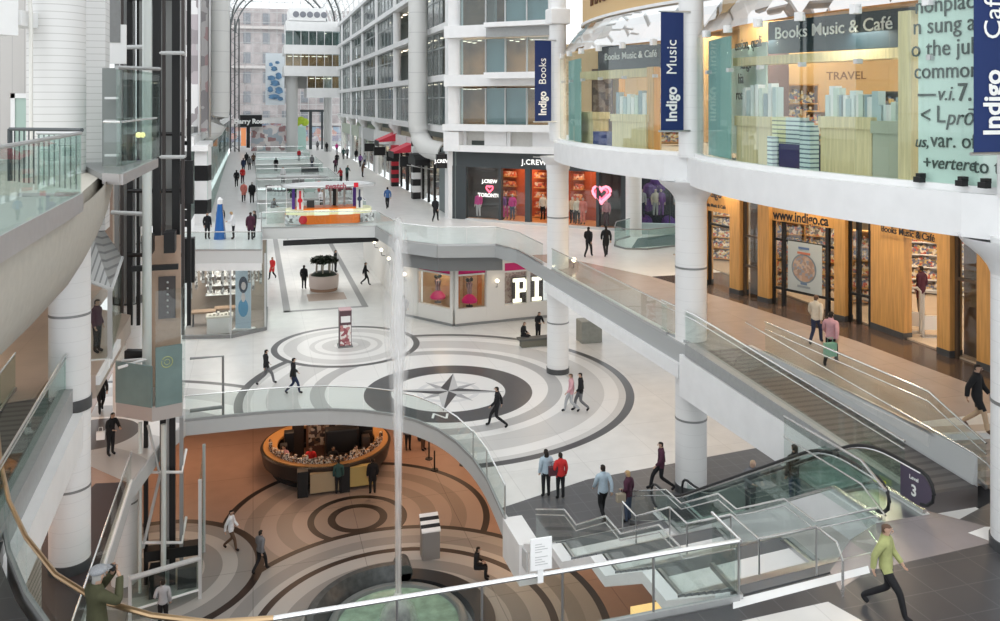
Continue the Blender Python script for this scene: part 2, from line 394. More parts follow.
court_wall = mat('court_wall', (.42, .25, .17), .7, var=.06)
MB().box(-24, 26, 59.7, 60, L0, -.62).build('wall_court_back', court_wall, kind='structure')
MB().box(-24.2, -24, 2, 60, L0, -.62).build('wall_court_left', court_wall, kind='structure')
MB().box(26, 26.2, 2, 60, L0, -.62).build('wall_court_right', court_wall, kind='structure')

# ---- gallery level: bridge, two long walkways, cross bridges
gal = ring_floor('gallery_stone', (.72, .715, .70), [], tile=2.4, joint=.88, rough=.3)
gal_edge = [(-3.75, 50.7), (.45, 49.6), (.5, 54), (.55, 58.4), (7.9, 57.0), (8.5, 50.8), (10.3, 48.5), (13.6, 47.7), (14.25, 45.5), (14.25, 25.4)]
MB().prism(gal_edge + [(16.2, 25.4), (16.2, 17.4), (30, 15.0), (30, 52), (14.05, 60), (14.05, 63.2), (-3.75, 63.2)], 4.62, 5.3).build('floor_gallery', gal, kind='structure')
MB().prism([(-3.75, 63.2), (.35, 63.2), (.35, 172), (-3.75, 172)], 4.62, 5.3).build('floor_gallery_left', gal, kind='structure')
MB().prism([(8.0, 63.2), (14.05, 63.2), (14.05, 172), (8.0, 172)], 4.62, 5.3).build('floor_gallery_right', gal, kind='structure')
bridges = [(75, 83), (97, 103.5), (117, 128), (146, 172)]
for i, (a, c) in enumerate(bridges):
    MB().box(.35, 8.0, a, c, 4.62, 5.3).build('floor_bridge', gal, kind='structure')
# brown honed floor before the bookshop plus its dark border
MB().prism([(14.6, 44), (14.6, 25.4), (16.3, 25.4), (16.3, 18.2), (20.4, 18.2), (20.2, 25), (19.4, 31), (18.3, 37), (15.5, 44)], 5.3, 5.304).build('trim_5', ring_floor('taupe_stone', (.45, .375, .335), [], tile=1.5, joint=.8, rough=.22), kind='structure')
MB().prism([(20.4, 16), (30, 16), (30, 37), (18.3, 37), (19.4, 31), (20.2, 25), (20.4, 18.2)], 5.3, 5.303).build('trim_6', ring_floor('espresso_stone', (.085, .062, .052), [], tile=1.2, joint=1.25, rough=.16), kind='structure')
# edges
b = MB(); apron(b, gal_edge[:5], 4.60, 5.29, .12); b.build('trim_7', mat('edge_pale', (.66, .665, .66), .5), kind='structure')
b = MB(); apron(b, gal_edge[4:], 4.60, 5.29, .12); b.build('trim_7', mat('edge_steel', (.40, .41, .41), .45, .1), kind='structure')
b = MB(); apron(b, [(14.2, 40.4), (14.2, 26.4)], 4.12, 4.6, .3); b.build('trim_8', fascia_white, kind='structure')
b = MB(); apron(b, [(-3.75, 50.75), (.45, 49.65)], 4.2, 4.6, .25); b.build('trim_9', fascia_white, kind='structure')
for a, c in bridges:
    b = MB(); b.box(.35, 8.0, a - .08, a, 4.3, 5.25); b.build('trim_10', palegrey, kind='structure')
b = MB(); b.box(8.0 - .08, 8.0, 63, 146, 4.3, 5.25); b.box(.35, .43, 63, 146, 4.3, 5.25); b.build('trim_11', palegrey, kind='structure')
# hanging band sign under the bridge
hs = thing('hanging_sign', 'long black sign band hanging under the front edge of the kiosk bridge', 'sign', (5, 57.9, 4.2))
part('board', black, hs, lambda m: m.box(1.9, 8.2, 57.8, 57.95, 4.18, 4.52))
def f(m):
    for x in (2.2, 7.9): m.cyl(x, 57.87, 4.5, 4.64, .03, n=8)
part('hanger', steel, hs, f)
# dark soffit edge above the corner shop
b = MB(); b.prism([(8.6, 51.0), (10.4, 48.8), (14.1, 48.0), (14.1, 52.5), (9, 57)], 3.75, 4.62); b.build('trim_12', mat('bulkhead_grey', (.16, .165, .165), .6), kind='structure')

# ---- balcony landing (fountain side) with white and dark floor bands
land = ring_floor('landing_slate', (.062, .062, .066), [], tile=.75, joint=1.6, rough=.32)
rail_pts = [(8.4, 13.5), (5, 13.45), (2.2, 13.45), (.3, 13.45), (-.6, 13.6), (-1.5, 14.05), (-2.4, 14.75), (-3.16, 15.7), (-3.95, 17.2), (-4.65, 18.9)]
MB().prism([(8.1, 13.55), (11.9, 13.9), (16.4, 15.4), (16.4, 17.4), (17, 17.3), (30, 14), (30, 6), (-9, 6), (-9, 19.5), (-4.9, 19.5)] + [(x - .15 * (x < 0), y - .1) for x, y in rail_pts[::-1]], 4.05, 4.65).build('floor_landing', land, kind='structure')
pinkst = ring_floor('rose_grey_stone', (.30, .265, .265), [], tile=1.5, joint=.9, rough=.25)
MB().prism([on_floor(840, 590, LD)] + [on_floor(*p, LD) for p in [(868, 571), (1000, 541), (1000, 530), (905, 505), (850, 540), (830, 572)]], 4.65, 4.654).build('trim_13', pinkst, kind='structure')
MB().prism([on_floor(*p, LD) for p in [(733, 609), (870, 573), (868, 566), (733, 600)]], 4.65, 4.656).build('trim_14', white, kind='structure')
MB().prism([on_floor(*p, LD) for p in [(742, 621), (828, 602), (864, 622), (852, 632), (740, 632)]], 4.65, 4.655).build('trim_15', ring_floor('ivory_stone', (.66, .645, .62), [], tile=1.2, joint=.85), kind='structure')
b = MB(); apron(b, rail_pts, 4.02, 4.64, .06); b.build('trim_16', midgrey, kind='structure')
MB().prism([on_floor(*p, LD) for p in [(968, 533), (985, 527), (1000, 527), (1000, 545)]], 4.65, 4.656).build('trim_17', white, kind='structure')

# ================================================================ COLUMNS
col_mat = banded('column_enamel', (.80, .80, .795), (.70, .70, .695), 'Z', .42, .03, .4)
def column(x, y, z0, z1, r, name, collars=(), heavy=()):
    b = MB(); b.cyl(x, y, z0, z1, r, n=48)
    o = b.build(name, col_mat, kind='structure', smooth=True)
    for z in collars: part('joint_band', grey, o, lambda m: m.cyl(x, y, z - .035, z + .035, r + .012, n=48), True)
    for z in heavy: part('dark_collar', char, o, lambda m: m.cyl(x, y, z - .28, z + .06, r + .03, n=48), True)
    return o
for y in (40.46, 26.85, 13.45):
    column(14.8, y, 0 if y > 20 else 4.0, 10.9, .545, 'column', (2.55, 7.85) if y > 20 else (7.6,), (.2, 5.2) if y > 20 else (4.8,))
    column(14.8, y, 11.7, 26, .43, 'column')
column(-5.15, 27.4, 0, 11.2, .56, 'column', (2.4, 7.45), (.24, 4.95))
column(-5.3, 40.5, L0, 11.2, .6, 'column', (-.3, 2.4, 7.45), (5.1,))
column(-4.9, 36.6, L0, -.6, .5, 'column', (-2.2,), ())
column(22.9, 48.8, 4.0, 11, .5, 'column', (), ())
# flared heads under the ring beam
for y in (40.46, 26.85, 13.45):
    b = MB(); k_ = .8 if y > 40 else 1; b.lathe([(.545, 10.15), (.6, 10.3), (.75 * k_, 10.5), (1.05 * k_, 10.75), (1.15 * k_, 10.9)], 14.8, y, 40); b.build('column_head', fascia_white, kind='structure', smooth=True)

# ================================================================ RING BEAM of the upper floor (three scallops)
def scallop(off=0.0, y0=13.45, y1=40.46, n=14, amp=1.25):
    P = []
    for k, (a, c) in enumerate(((y1, 26.85), (26.85, y0), (y0, 2.0))):
        for i in range(n + (k == 2)):
            t = i / n
            P.append((15.0 - amp * (math.sin(PI * t) ** .75) + off, a + (c - a) * t))
    return P
ring_o, ring_i = scallop(-.35), scallop(.55)
def strip(m, A, B, z0, z1):
    for i in range(len(A) - 1): m.prism([A[i], A[i + 1], B[i + 1], B[i]], z0, z1)
b = MB(); strip(b, ring_o, scallop(1.2), 10.8, 11.72); b.build('ring_beam', fascia_white, kind='structure')
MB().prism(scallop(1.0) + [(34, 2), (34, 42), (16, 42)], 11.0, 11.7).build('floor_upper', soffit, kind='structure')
b = MB(); strip(b, scallop(-.12), scallop(.1), 11.72, 11.86); b.build('trim_18', white, kind='structure')
# second ring, gold lettered band above the bookshop glass
b = MB(); strip(b, scallop(1.15), scallop(1.7), 17.5, 19); ring2 = b.build('gold_band', mat('gold_fascia', (.62, .42, .2), .5), kind='structure')
b = MB(); strip(b, scallop(1.05), scallop(1.8), 17.38, 17.5); strip(b, scallop(1.0), scallop(1.7), 19, 19.3); b.build('trim_19', fascia_white, kind='structure')
for y in (40.46, 26.85):
    b = MB(); b.box(14.25, 15.3, y - .5, y + .4, 17.55, 18.35, bev=.06); b.build('ring_bracket', fascia_white, kind='structure')
s1 = scallop(1.13)
p, q = Vector(s1[3]), Vector(s1[12])
for word, t in (('IMAGINATION', .42),):
    c = p.lerp(q, t)
    a = math.atan2(q.y - p.y, q.x - p.x) + PI
    a = math.atan2((p - q).y, (p - q).x)
    b = MB(); me = text_mesh(word, .8, .03, .0, spacing=1.15)
    # bend the letters along the scalloped band
    for v in me.vertices:
        tt = .5 + v.co.x / (q - p).length
        tt = max(0, min(.999, tt)); fi = 2 + tt * 10; i = int(fi); fr = fi - i
        A, B = Vector(s1[i]), Vector(s1[i + 1]); P0 = A.lerp(B, fr); d = (B - A).normalized(); nrm = Vector((d.y, -d.x))
        if nrm.x > 0: nrm = -nrm
        v.co = Vector((P0.x + nrm.x * (.03 + v.co.z), P0.y + nrm.y * (.03 + v.co.z), 18.35 + v.co.y))
    b.merge(me); b.build('band_lettering', mat('bronze_letters', (.16, .07, .03), .5), None, 'row of brown capital letters on the gold band above the rounded shop window', 'lettering')

# ================================================================ STAIRS from the concourse up to the landing
SK = .09
def sp(x, y): return (x, y + SK * (x - 8.1))
XL, XR = 8.25, 11.8
stops = [(24.4, 22.4, 0, 1.16), (21.5, 19.5, 1.16, 2.33), (18.6, 16.6, 2.33, 3.49), (15.5, 13.6, 3.49, 4.65)]
flat = [(22.4, 21.5, 1.16), (19.5, 18.6, 2.33), (16.6, 15.5, 3.49)]
stair = thing('staircase', 'wide slate and white staircase with glass sides climbing from the concourse to the balcony', 'stairs', (10, 24.4, 0))
stone_tread = mat('tread_slate', (.13, .135, .14), .45)
land_white = mat('stair_landing_stone', (.78, .775, .76), .35)
for ya, yb, za, zb in stops:
    n = 7
    def f(m):
        for i in range(n):
            y0, y1 = ya + (yb - ya) * i / n, ya + (yb - ya) * (i + 1) / n; z = za + (zb - za) * (i + 1) / n
            m.prism([sp(XL, y1), sp(XR, y1), sp(XR, y0), sp(XL, y0)], z - .2, z)
    part('flight', stone_tread, stair, f)
    def f(m):
        for i in range(n):
            y1 = ya + (yb - ya) * i / n; z = za + (zb - za) * (i + 1) / n
            m.prism([sp(XL, y1 - .03), sp(XR, y1 - .03), sp(XR, y1), sp(XL, y1)], z, z + .006)
    part('nosing', steel, stair, f)
for ya, yb, z in flat:
    part('rest_landing', land_white, stair, lambda m: m.prism([sp(XL, yb), sp(XR, yb), sp(XR, ya), sp(XL, ya)], z - .2, z + .004))
    part('landing_band', stone_tread, stair, lambda m: m.prism([sp(XL, ya - .22), sp(XR, ya - .22), sp(XR, ya), sp(XL, ya)], z, z + .01))
prof = [(24.9, -.05), (22.4, 1.16), (21.5, 1.16), (19.5, 2.33), (18.6, 2.33), (16.6, 3.49), (15.5, 3.49), (13.6, 4.65)]
def stringer(m, x0, x1, up=.1, dn=.42):
    for (ya, za), (yb, zb) in zip(prof[:-1], prof[1:]):
        m.prism([sp(x0, yb), sp(x1, yb), sp(x1, ya), sp(x0, ya)], [zb - dn, zb - dn, za - dn, za - dn], [zb + up, zb + up, za + up, za + up])
part('stringer', fascia_white, stair, lambda m: stringer(m, 7.98, 8.3, .1, .16))
part('stringer', midgrey, stair, lambda m: stringer(m, XR, XR + .14, .1, 1.3))
part('support_block', white, stair, lambda m: m.prism([(7.85, 24.9), (8.5, 24.9), (8.5, 26.7), (7.85, 26.7)], -1.25, .02))
gp = [(a, z) for a, z in prof]
def stair_guard(label, x, posts=False, mid=False, start=0):
    P = [sp(x, a) for a, z in gp[start:]]; Z = [max(z, .02) for a, z in gp[start:]]
    g = guard('stair_guard', label, P, Z, 1.02, 1.1, bright, steel if posts else None, steel, 'railing', handrail=True, side=.16, rail_r=.022)
    return g
stair_guard('glass guard along the open left side of the main staircase', 8.4)
stair_guard('glass guard along the escalator side of the main staircase', 11.72)
# centre handrail on posts
ch = thing('centre_handrail', 'steel post handrail running up the middle of the main staircase', 'handrail', (10.2, 24, 0))
P = [(*sp(10.25, a), z + .92) for a, z in gp[1:]]
part('rail', bright, ch, lambda m: m.tube(P + [(P[-1][0], P[-1][1] - .6, P[-1][2]), (P[-1][0], P[-1][1] - .75, P[-1][2] - .25), (P[-1][0], P[-1][1] - .75, P[-1][2] - .92)], .024, 8), True)
for x, y, z in P[::1]: part('post', steel, ch, lambda m: m.cyl(x, y, z - .92, z, .02, n=8), True)

# ================================================================ ESCALATOR beside the stairs
def escalator(name, label, p, q, z0, z1, w=1.15, flatl=1.3, group=None, plate=False):
    """p bottom comb, q top comb (plan)"""
    t = thing(name, label, 'escalator', (p[0], p[1], z0), group=group)
    L = math.hypot(q[0] - p[0], q[1] - p[1]); u = Vector(((q[0] - p[0]) / L, (q[1] - p[1]) / L)); n = Vector((-u.y, u.x))
    P = lambda s, side: (p[0] + u.x * s + n.x * side, p[1] + u.y * s + n.y * side)
    line = [(-flatl, z0), (.4, z0), (L - .4, z1), (L + flatl, z1)]
    a = P(0, 0)
    def prof(m, s0, w_, up, dn):
        A = P(0, s0); B = P(L, s0)
        m.sprism([(s, z + up) for s, z in line] + [(s, z - dn) for s, z in line[::-1]], A, B, w_)
    part('truss', fascia_white, t, lambda m: prof(m, -w / 2 - .2, .2, .02, .75))
    part('truss', fascia_white, t, lambda m: prof(m, w / 2, .2, .02, .75))
    part('underside', palegrey, t, lambda m: prof(m, -w / 2, w, -.45, .7))
    N = int(L / .4)
    def f(m):
        for i in range(N + 1):
            s0 = .2 + (L - .4) * i / (N + 1); s1 = .2 + (L - .4) * (i + 1) / (N + 1); z = z0 + (z1 - z0) * (i + .5) / (N + 1)
            m.prism([P(s0, -w / 2 + .08), P(s1, -w / 2 + .08), P(s1, w / 2 - .08), P(s0, w / 2 - .08)], z - .25, z)
    part('steps', banded('step_grille', (.16, .13, .11), (.045, .038, .034), 'Z', .22, .35, .5), t, f)
    for sd in (-1, 1):
        o = sd * (w / 2 + .06)
        base = [(s, z) for s, z in ((-flatl, z0), (.4, z0), (L - .4, z1), (L + flatl, z1))]
        top = [(s, z + .92) for s, z in ((-flatl + .1, z0), (.0, z0), (L - .7, z1), (L + flatl - .1, z1))]
        part('balustrade_glass', green_glass, t, lambda m: m.sprism(base + top[::-1], P(0, o), P(L, o), .015))
        R = [(s, z) for s, z in top]
        hp = []
        def capend(s, z, dr):
            return [(s + dr * .36 * math.sin(k * PI / 6), z - .36 + .36 * math.cos(k * PI / 6)) for k in range(1, 7)]
        hp = capend(R[0][0], R[0][1], -1)[::-1] + R[:1]
        # smooth the two bends
        def bend(a, b, c, k=6, r=.9):
            a, b, c = Vector(a), Vector(b), Vector(c); s = b + (a - b).normalized() * r; e = b + (c - b).normalized() * r
            return [tuple(s.lerp(b, i / k).lerp(b.lerp(e, i / k), i / k)) for i in range(k + 1)]
        hp += bend(R[0], R[1], R[2]) + bend(R[1], R[2], R[3]) + R[3:] + capend(R[3][0], R[3][1], 1)
        part('handrail', mat('rubber_handrail', (.018, .018, .02), .5), t, lambda m: m.tube([(*P(s, o), z) for s, z in hp], .042, 8), True)
        part('handrail_track', bright, t, lambda m: m.tube([(*P(s, o), z - .055 if z else z) for s, z in hp[6:-6]], .03, 6), True)
        [part('floor_plate', steel, t, lambda m: m.prism([P(a_, -w / 2), P(b_, -w / 2), P(b_, w / 2), P(a_, w / 2)], z_ - .05, z_ + .006)) for a_, b_, z_ in ((-flatl, .2, z0), (L - .2, L + flatl, z1))] if sd < 0 else None
        part('skirt_cap', bright, t, lambda m: m.sprism([(s, z + .05) for s, z in line] + [(s, z + .12) for s, z in line[::-1]], P(0, o - .05), P(L, o - .05), .1))
        if plate and sd == plate:
            # round end plate with level number
            c = P(L + flatl - .5, o - sd * -.02)
            ep_ = part('end_plate', mat('aubergine_plate', (.09, .07, .11), .4), t, lambda m: m.sprism([(L + flatl - .15 + .38 * math.cos(k * PI / 12), z1 + .5 + .36 * math.sin(k * PI / 12)) for k in range(-6, 7)] + [(L + flatl - .7, z1 + .86), (L + flatl - .7, z1 + .14)], P(0, o - .02), P(L, o - .02), .012))
            yaw = math.atan2(u.y, u.x)
            for s_, z_, tx in ((.24, z1 + .40, '3'), (.13, z1 + .68, 'Level')):
                c = P(L + flatl - .28, o - .035)
                text(tx, .34 if tx == '3' else .13, (c[0], c[1], z_), yaw, letter_white, ep_, name='level_lettering', depth=.004, bold=.008 if tx == '3' else 0)
            part('yellow_label', mat('yellow_label', (.75, .8, .02), .5, emit=.1), t, lambda m: m.sprism([(L - .35, z1 + .13), (L + .05, z1 + .135), (L + .05, z1 + .26), (L - .35, z1 + .25)], P(0, o - .08), P(L, o - .08), .012))
    return t
escalator('escalator', 'escalator climbing beside the staircase with level 3 plate on its upper newel', (13.43, 24.6), (13.43, 16.3), 0, LD, 1.03, 1.15, plate=1)

# ================================================================ RAMP and short steps at the right
ramp = thing('ramp', 'dark ribbed ramp sloping down from the gallery to the balcony between glass guards', 'ramp', (15.5, 25, 5.3))
RB = banded('ramp_ribs', (.13, .12, .118), (.075, .068, .067), 'Y', .3, .4, .45)
part('deck', RB, ramp, lambda m: m.prism([(14.5, 25.4), (16.2, 25.4), (16.2, 15.9), (14.5, 15.9)], [4.7, 4.7, 4.2, 4.2], [5.3, 5.3, 4.66, 4.66]))
part('outer_fascia', fascia_white, ramp, lambda m: m.prism([(14.05, 26.3), (14.6, 26.3), (14.6, 15.9), (14.3, 15.9)], [3.55, 3.55, 3.4, 3.4], [4.98, 4.98, 4.45, 4.45]))
part('edge_strip', midgrey, ramp, lambda m: m.prism([(14.1, 26), (14.5, 26), (14.55, 15.9), (14.3, 15.9)], [5.0, 5.0, 4.45, 4.45], [5.42, 5.42, 4.8, 4.8]))
part('upstand', palegrey, ramp, lambda m: m.prism([(16.16, 25.4), (16.3, 25.4), (16.3, 16.0), (16.16, 16.0)], [5.0, 5.0, 4.5, 4.5], [5.36, 5.36, 5.36, 4.72]))
part('landing_plate', grey, ramp, lambda m: m.prism([(14.6, 27.6), (16.2, 27.6), (16.2, 25.4), (14.6, 25.4)], 5.305, 5.315))
guard('ramp_guard', 'glass guard with two bright rails on the open side of the ramp', [(14.35, 28.2), (14.4, 25.8), (14.42, 16.2)], [5.3, 5.3, 4.7], 1.1, 1.7, bright, None, midgrey, handrail=True, side=.18)
guard('ramp_guard', 'glass guard with two bright rails between the ramp and the brown bookshop walkway', [(16.3, 24.6), (16.3, 17.5), (16.35, 15.8)], [5.3, 5.3, 4.65], 1.05, 1.6, bright, None, steel, handrail=True, side=.25)
rh = thing('ramp_handrail', 'long steel ramp handrail that bends down to the balcony floor by the right hand column', 'handrail', (15, 20, 4.6))
part('rail', bright, rh, lambda m: m.tube([(15.95, 25.2, 6.2), (15.9, 20, 5.85), (15.8, 15.6, 5.6), (15.75, 15.2, 5.55), (15.7, 14.95, 5.4), (15.55, 14.7, 4.66)], .026, 8), True)
steps = thing('steps', 'short flight of beige stone steps at the right edge below the bookshop door', 'steps', (18, 17, 4.65))
for i in range(4):
    part('step', mat('beige_stone', (.40, .335, .285), .5, var=.06), steps, lambda m: m.prism([(16.3, 17.5 - .38 * i), (24, 16.2 - .38 * i), (24, 15.82 - .38 * i), (16.3, 17.12 - .38 * i)], 4.64, 5.3 - .162 * (i + .98)))
part('top_edge', mat('step_edge', (.5, .43, .37), .5), steps, lambda m: m.prism([(16.3, 17.9), (24, 16.6), (24, 16.2), (16.3, 17.5)], 4.65, 5.306))

# ================================================================ GLASS GUARDS
guard('bridge_guard', 'glass guard along the front left edge of the gallery over the clothes shop', gal_edge[0:4], 5.3, 1.07, 1.6, bright, None, steel)
guard('bridge_guard', 'glass guard in front of the orange watch kiosk on the bridge', gal_edge[3:5], 5.3, 1.07, 1.5, bright, None, steel)
guard('bridge_guard', 'glass guard at the bridge corner above the pink trimmed shop', gal_edge[4:9], 5.3, 1.07, 1.6, bright, None, steel)
guard('gallery_guard', 'long glass guard of the right gallery from the far white column to the near one', [(14.25, 45.5), (14.25, 41.2)], 5.3, 1.07, 1.4, bright, None, steel)
guard('gallery_guard', 'long glass guard of the right gallery between the two tall white columns', [(14.25, 39.8), (14.25, 27.6)], 5.3, 1.07, 1.4, bright, None, steel)
guard('opening_guard', 'curved glass guard around the concourse opening over the coffee kiosk', op[:34:3], 0, 1.07, 1.25, bright, None, midgrey)
guard('opening_guard', 'straight glass guard from the curved opening edge down to the staircase foot', [op[33], op[36], op[40]], 0, 1.12, 2.0, bright, steel, midgrey)
guard('opening_guard', 'glass guard along the left side of the opening next to the lift', [(-4.2, 33.0), (-4.2, 16)], 0, 1.07, 1.6, bright, None, white)
guard('balcony_guard', 'long glass guard with bright rail across the front of the balcony', rail_pts[:4], 4.65, 1.07, 1.75, bright, steel, midgrey, rail_r=.04)
guard('balcony_guard', 'curved glass guard with brass toned rail where the photographer stands', rail_pts[3:] + [(-5.3, 20.9), (-5.9, 23)], 4.65, 1.07, 1.0, mat('brass_rail', (.55, .38, .22), .3, .9), None, midgrey, rail_r=.045)
guard('balcony_guard', 'square end panel of glass at the top of the staircase with a short rail', [(8.45, 13.5), (8.5, 14.6)], 4.65, 1.05, 1.2, bright, None, steel)
guard('balcony_guard', 'glass screen standing between staircase top and escalator', [(12.0, 14.0), (12.5, 15.3), (12.45, 18.0)], [4.65, 4.65, 4.65], 1.3, 1.6, bright, None, None, handrail=True, side=.5)
for i, (a, c) in enumerate([(63.4, 74.9), (83.1, 96.9), (103.6, 116.9), (128.1, 145.9)]):
    guard('void_guard', 'glass guard on the left of the %s gallery void' % ['nearest', 'second', 'third', 'farthest'][i], [(.3, c), (.3, a)], 5.3, 1.07, 2.4, bright, None, steel)
    guard('void_guard', 'glass guard on the right of the %s gallery void' % ['nearest', 'second', 'third', 'farthest'][i], [(8.05, a), (8.05, c)], 5.3, 1.07, 2.4, bright, None, steel)
    guard('void_guard', 'glass guard across the far end of the %s gallery void' % ['nearest', 'second', 'third', 'farthest'][i], [(.3, c), (8.05, c)], 5.3, 1.07, 2.6, bright, None, steel)
    guard('void_guard', 'glass guard across the near end of the %s gallery void' % ['nearest', 'second', 'third', 'farthest'][i], [(.3, a), (8.05, a)], 5.3, 1.07, 2.6, bright, None, steel)
guard('well_guard', 'curved dark railed glass guard around the stair well behind the near white column', [(27.5, 46.5)] + [(26.5, 46.0), (23.5, 44.4), (21.4, 43.8), (20.3, 44.3), (20.1, 45.4), (21, 47.2), (22.4, 48.3)], 5.3, 1.15, 1.5, grey, None, grey, glassm=green_glass)
# notice on the foreground rail
nb = thing('notice', 'white printed notice card fixed above the balcony rail', 'notice', (4.6, 13.45, 5.8))
cd_ = part('card', white, nb, lambda m: m.box(4.42, 4.8, 13.4, 13.42, 5.82, 6.36, bev=.008).box(4.55, 4.65, 13.41, 13.47, 5.6, 5.9))
def f(m):
    for r in range(9):
        if r == 4: continue
        m.box(4.5, 4.62 + .05 * ((r * 7) % 3), 13.395, 13.4, 6.25 - r * .042, 6.26 - r * .042)
part('printed_lines', mat('faint_print', (.45, .45, .45), .6), cd_, f)

# ================================================================ FOUNTAIN
FC = (5.0, 30.3)
fo = thing('fountain', 'round fountain pool with green water and dark curved wall in the court', 'fountain', (FC[0], FC[1], L0))
wallm = mat('fountain_granite', (.055, .062, .062), .35, var=.3, scale=5)
part('pool_wall', wallm, fo, lambda m: m.lathe([(3.35, L0), (3.3, L0 + .75), (3.2, L0 + .85), (2.95, L0 + .85), (2.75, L0 + .6), (2.45, L0 + .2), (2.45, L0)], *FC, n=64, a0=math.radians(78), a1=math.radians(300)), True)
def f(m):
    a = math.radians(78); c = (FC[0] + 2.95 * math.cos(a), FC[1] + 2.95 * math.sin(a))
    m.tube([(c[0] + .05, c[1] - .45, L0 + .72), (c[0] + .05, c[1] + .45, L0 + .72)], .32, 20); m.box(c[0] - .1, c[0] + .3, c[1] - .45, c[1] + .45, L0, L0 + .7)
part('wall_scroll', wallm, fo, f, True)
part('rim', mat('rim_granite', (.19, .205, .20), .3), fo, lambda m: m.lathe([(2.5, L0), (2.5, L0 + .42), (2.42, L0 + .48), (2.2, L0 + .48), (2.15, L0 + .35)], *FC, n=64), True)
part('water', mat('green_water', (.30, .43, .32), .1, var=.25, scale=2.5), fo, lambda m: m.cyl(*FC, L0 + .1, L0 + .38, 2.2, n=64))
part('nozzle', black, fo, lambda m: m.lathe([(.0, L0 + .3), (.42, L0 + .3), (.45, L0 + .55), (.4, L0 + .72), (.2, L0 + .75), (.2, L0 + .66), (0, L0 + .66)], *FC, n=28), True)
part('splash', veil('splash_spray', (.9, .92, .92), .55, (3, 3, 3)), fo, lambda m: m.lathe([(.75, L0 + .38), (.6, L0 + .9), (.25, L0 + 1.3), (.1, L0 + 1.5)], *FC, n=24), True)
part('ledge_seat', mat('ledge_granite', (.03, .032, .034), .3), fo, lambda m: m.lathe([(3.5, L0), (3.5, L0 + .4), (2.75, L0 + .4), (2.75, L0)], *FC, n=48, a0=math.radians(-40), a1=math.radians(72)))
jet = thing('water_jet', 'tall thin white water jet shooting up from the fountain past the compass floor', 'water jet', (FC[0], FC[1], L0 + .7))
part('lower_column', veil('jet_water', (.93, .94, .95), .4, (9, 9, .5), .5), jet, lambda m: m.lathe([(.12, L0 + .7), (.13, 0), (.15, 2), (.2, 4), (.27, 6), (.1, 8.7)], *FC, n=16), True)
part('upper_plume', veil('jet_plume', (.95, .96, .97), .26, (2.5, 2.5, .35), 1.3), jet, lambda m: m.lathe([(.05, .2), (.22, 2), (.36, 3.6), (.5, 5), (.58, 6.2), (.5, 7.6), (.4, 8.6), (.25, 9.2), (.12, 9.5)], *FC, n=20), True)
part('core', veil('jet_core', (.95, .96, .97), .1, (4, 4, .3), 1.0), jet, lambda m: m.lathe([(.1, 2), (.18, 5), (.26, 7), (.14, 8.6), (.02, 9)], *FC, n=16), True)

# ================================================================ LIFT (glass lift with its mast, on the left)
lx, ly = -3.75, 35.2
def rp(px, d, py=None): return at_depth(px, d, py)
mast = thing('lift_shaft', 'open lift shaft of black rails and pale pipes rising through every floor', 'lift shaft', (lx, ly, L0))
def vbar(m, px, d, z0, z1, w, dd=.2):
    x, y = at_depth(px, d); m.box(x - w / 2, x + w / 2, y - dd / 2, y + dd / 2, z0, z1)
steelgrey = mat('mast_grey', (.33, .34, .34), .45, .3)
for px, d, w in ((157, 34, .3), (164, 34.5, .12), (176, 34.8, .3), (183, 34.5, .12), (189, 36, .16), (122, 36, .12), (130, 36, .22), (138.5, 36, .14)):
    part('guide_rail', black if w != .12 else mat('rail_brown', (.06, .05, .048), .5), mast, lambda m: vbar(m, px, d, 4.2, 32, w))
for px, w in ((146, .16), (163, .22), (168, .1), (172.5, .22), (181.5, .14)):
    part('guide_rail', black if w > .15 else steelgrey, mast, lambda m: vbar(m, px, 33.6, L0, 1.2, w))
for px, w, c in ((117, .18, steelgrey), (125.5, .14, steelgrey), (134, .12, palegrey), (161, .16, steelgrey), (169, .3, steelgrey), (180, .14, palegrey)):
    part('mast_post', c, mast, lambda m: vbar(m, px, 36.5, 5, 32, w))
part('back_panel', mat('mast_panel', (.26, .27, .265), .5), mast, lambda m: m.box(-4.6, -3.2, 38.6, 38.75, 8.4, 32))
part('counterweight', black, mast, lambda m: vbar(m, 187, 35.5, 9.4, 11.2, .5, .3))
part('counterweight', black, mast, lambda m: vbar(m, 189, 38.5, 5.5, 7.5, .5, .5))
x0, y0 = at_depth(147, 32.5)
part('pipe', mat('pale_pipe', (.62, .66, .64), .35), mast, lambda m: m.cyl(x0, y0, 1.6, 32, .17, n=20), True)
x1, y1 = at_depth(163.5, 32.8)
part('pipe', mat('pale_pipe', (.62, .66, .64), .35), mast, lambda m: m.cyl(x1, y1, L0, 1.2, .1, n=16), True)
x2, y2 = at_depth(140, 33)
part('pipe', mat('pale_pipe', (.62, .66, .64), .35), mast, lambda m: m.cyl(x2, y2, L0, 1.2, .07, n=16), True)
for z in (15.75, 9.35):
    xa, ya = at_depth(112, 33)
    part('bracket', palegrey, mast, lambda m: m.tube([(xa, ya, z), (x0, y0, z)], .085, 10), True)
for py in (53, 157):
    z = EYE - (py - HOR) / FL * 34
    A, B, Cc = at_depth(160, 34), at_depth(183, 34), at_depth(184, 35)
    part('bracket', palegrey, mast, lambda m: m.tube([(*A, z), (*B, z), (*Cc, z - .05)], .08, 10), True)
for py in (470, 540):
    z = EYE - (py - HOR) / FL * 33.4
    A, B, Cc = at_depth(140, 33.2), at_depth(182, 33.2), at_depth(186, 34.5)
    part('bracket', white, mast, lambda m: m.tube([(*A, z), (*B, z), (*Cc, z + .35)], .06, 10), True)
A, B = at_depth(143, 33.2, 548), at_depth(160, 33.2, 475)
part('brace', palegrey, mast, lambda m: m.tube([A, B], .06, 8), True)
A, B = at_depth(160, 33.2, 475), at_depth(148, 33.2, 425)
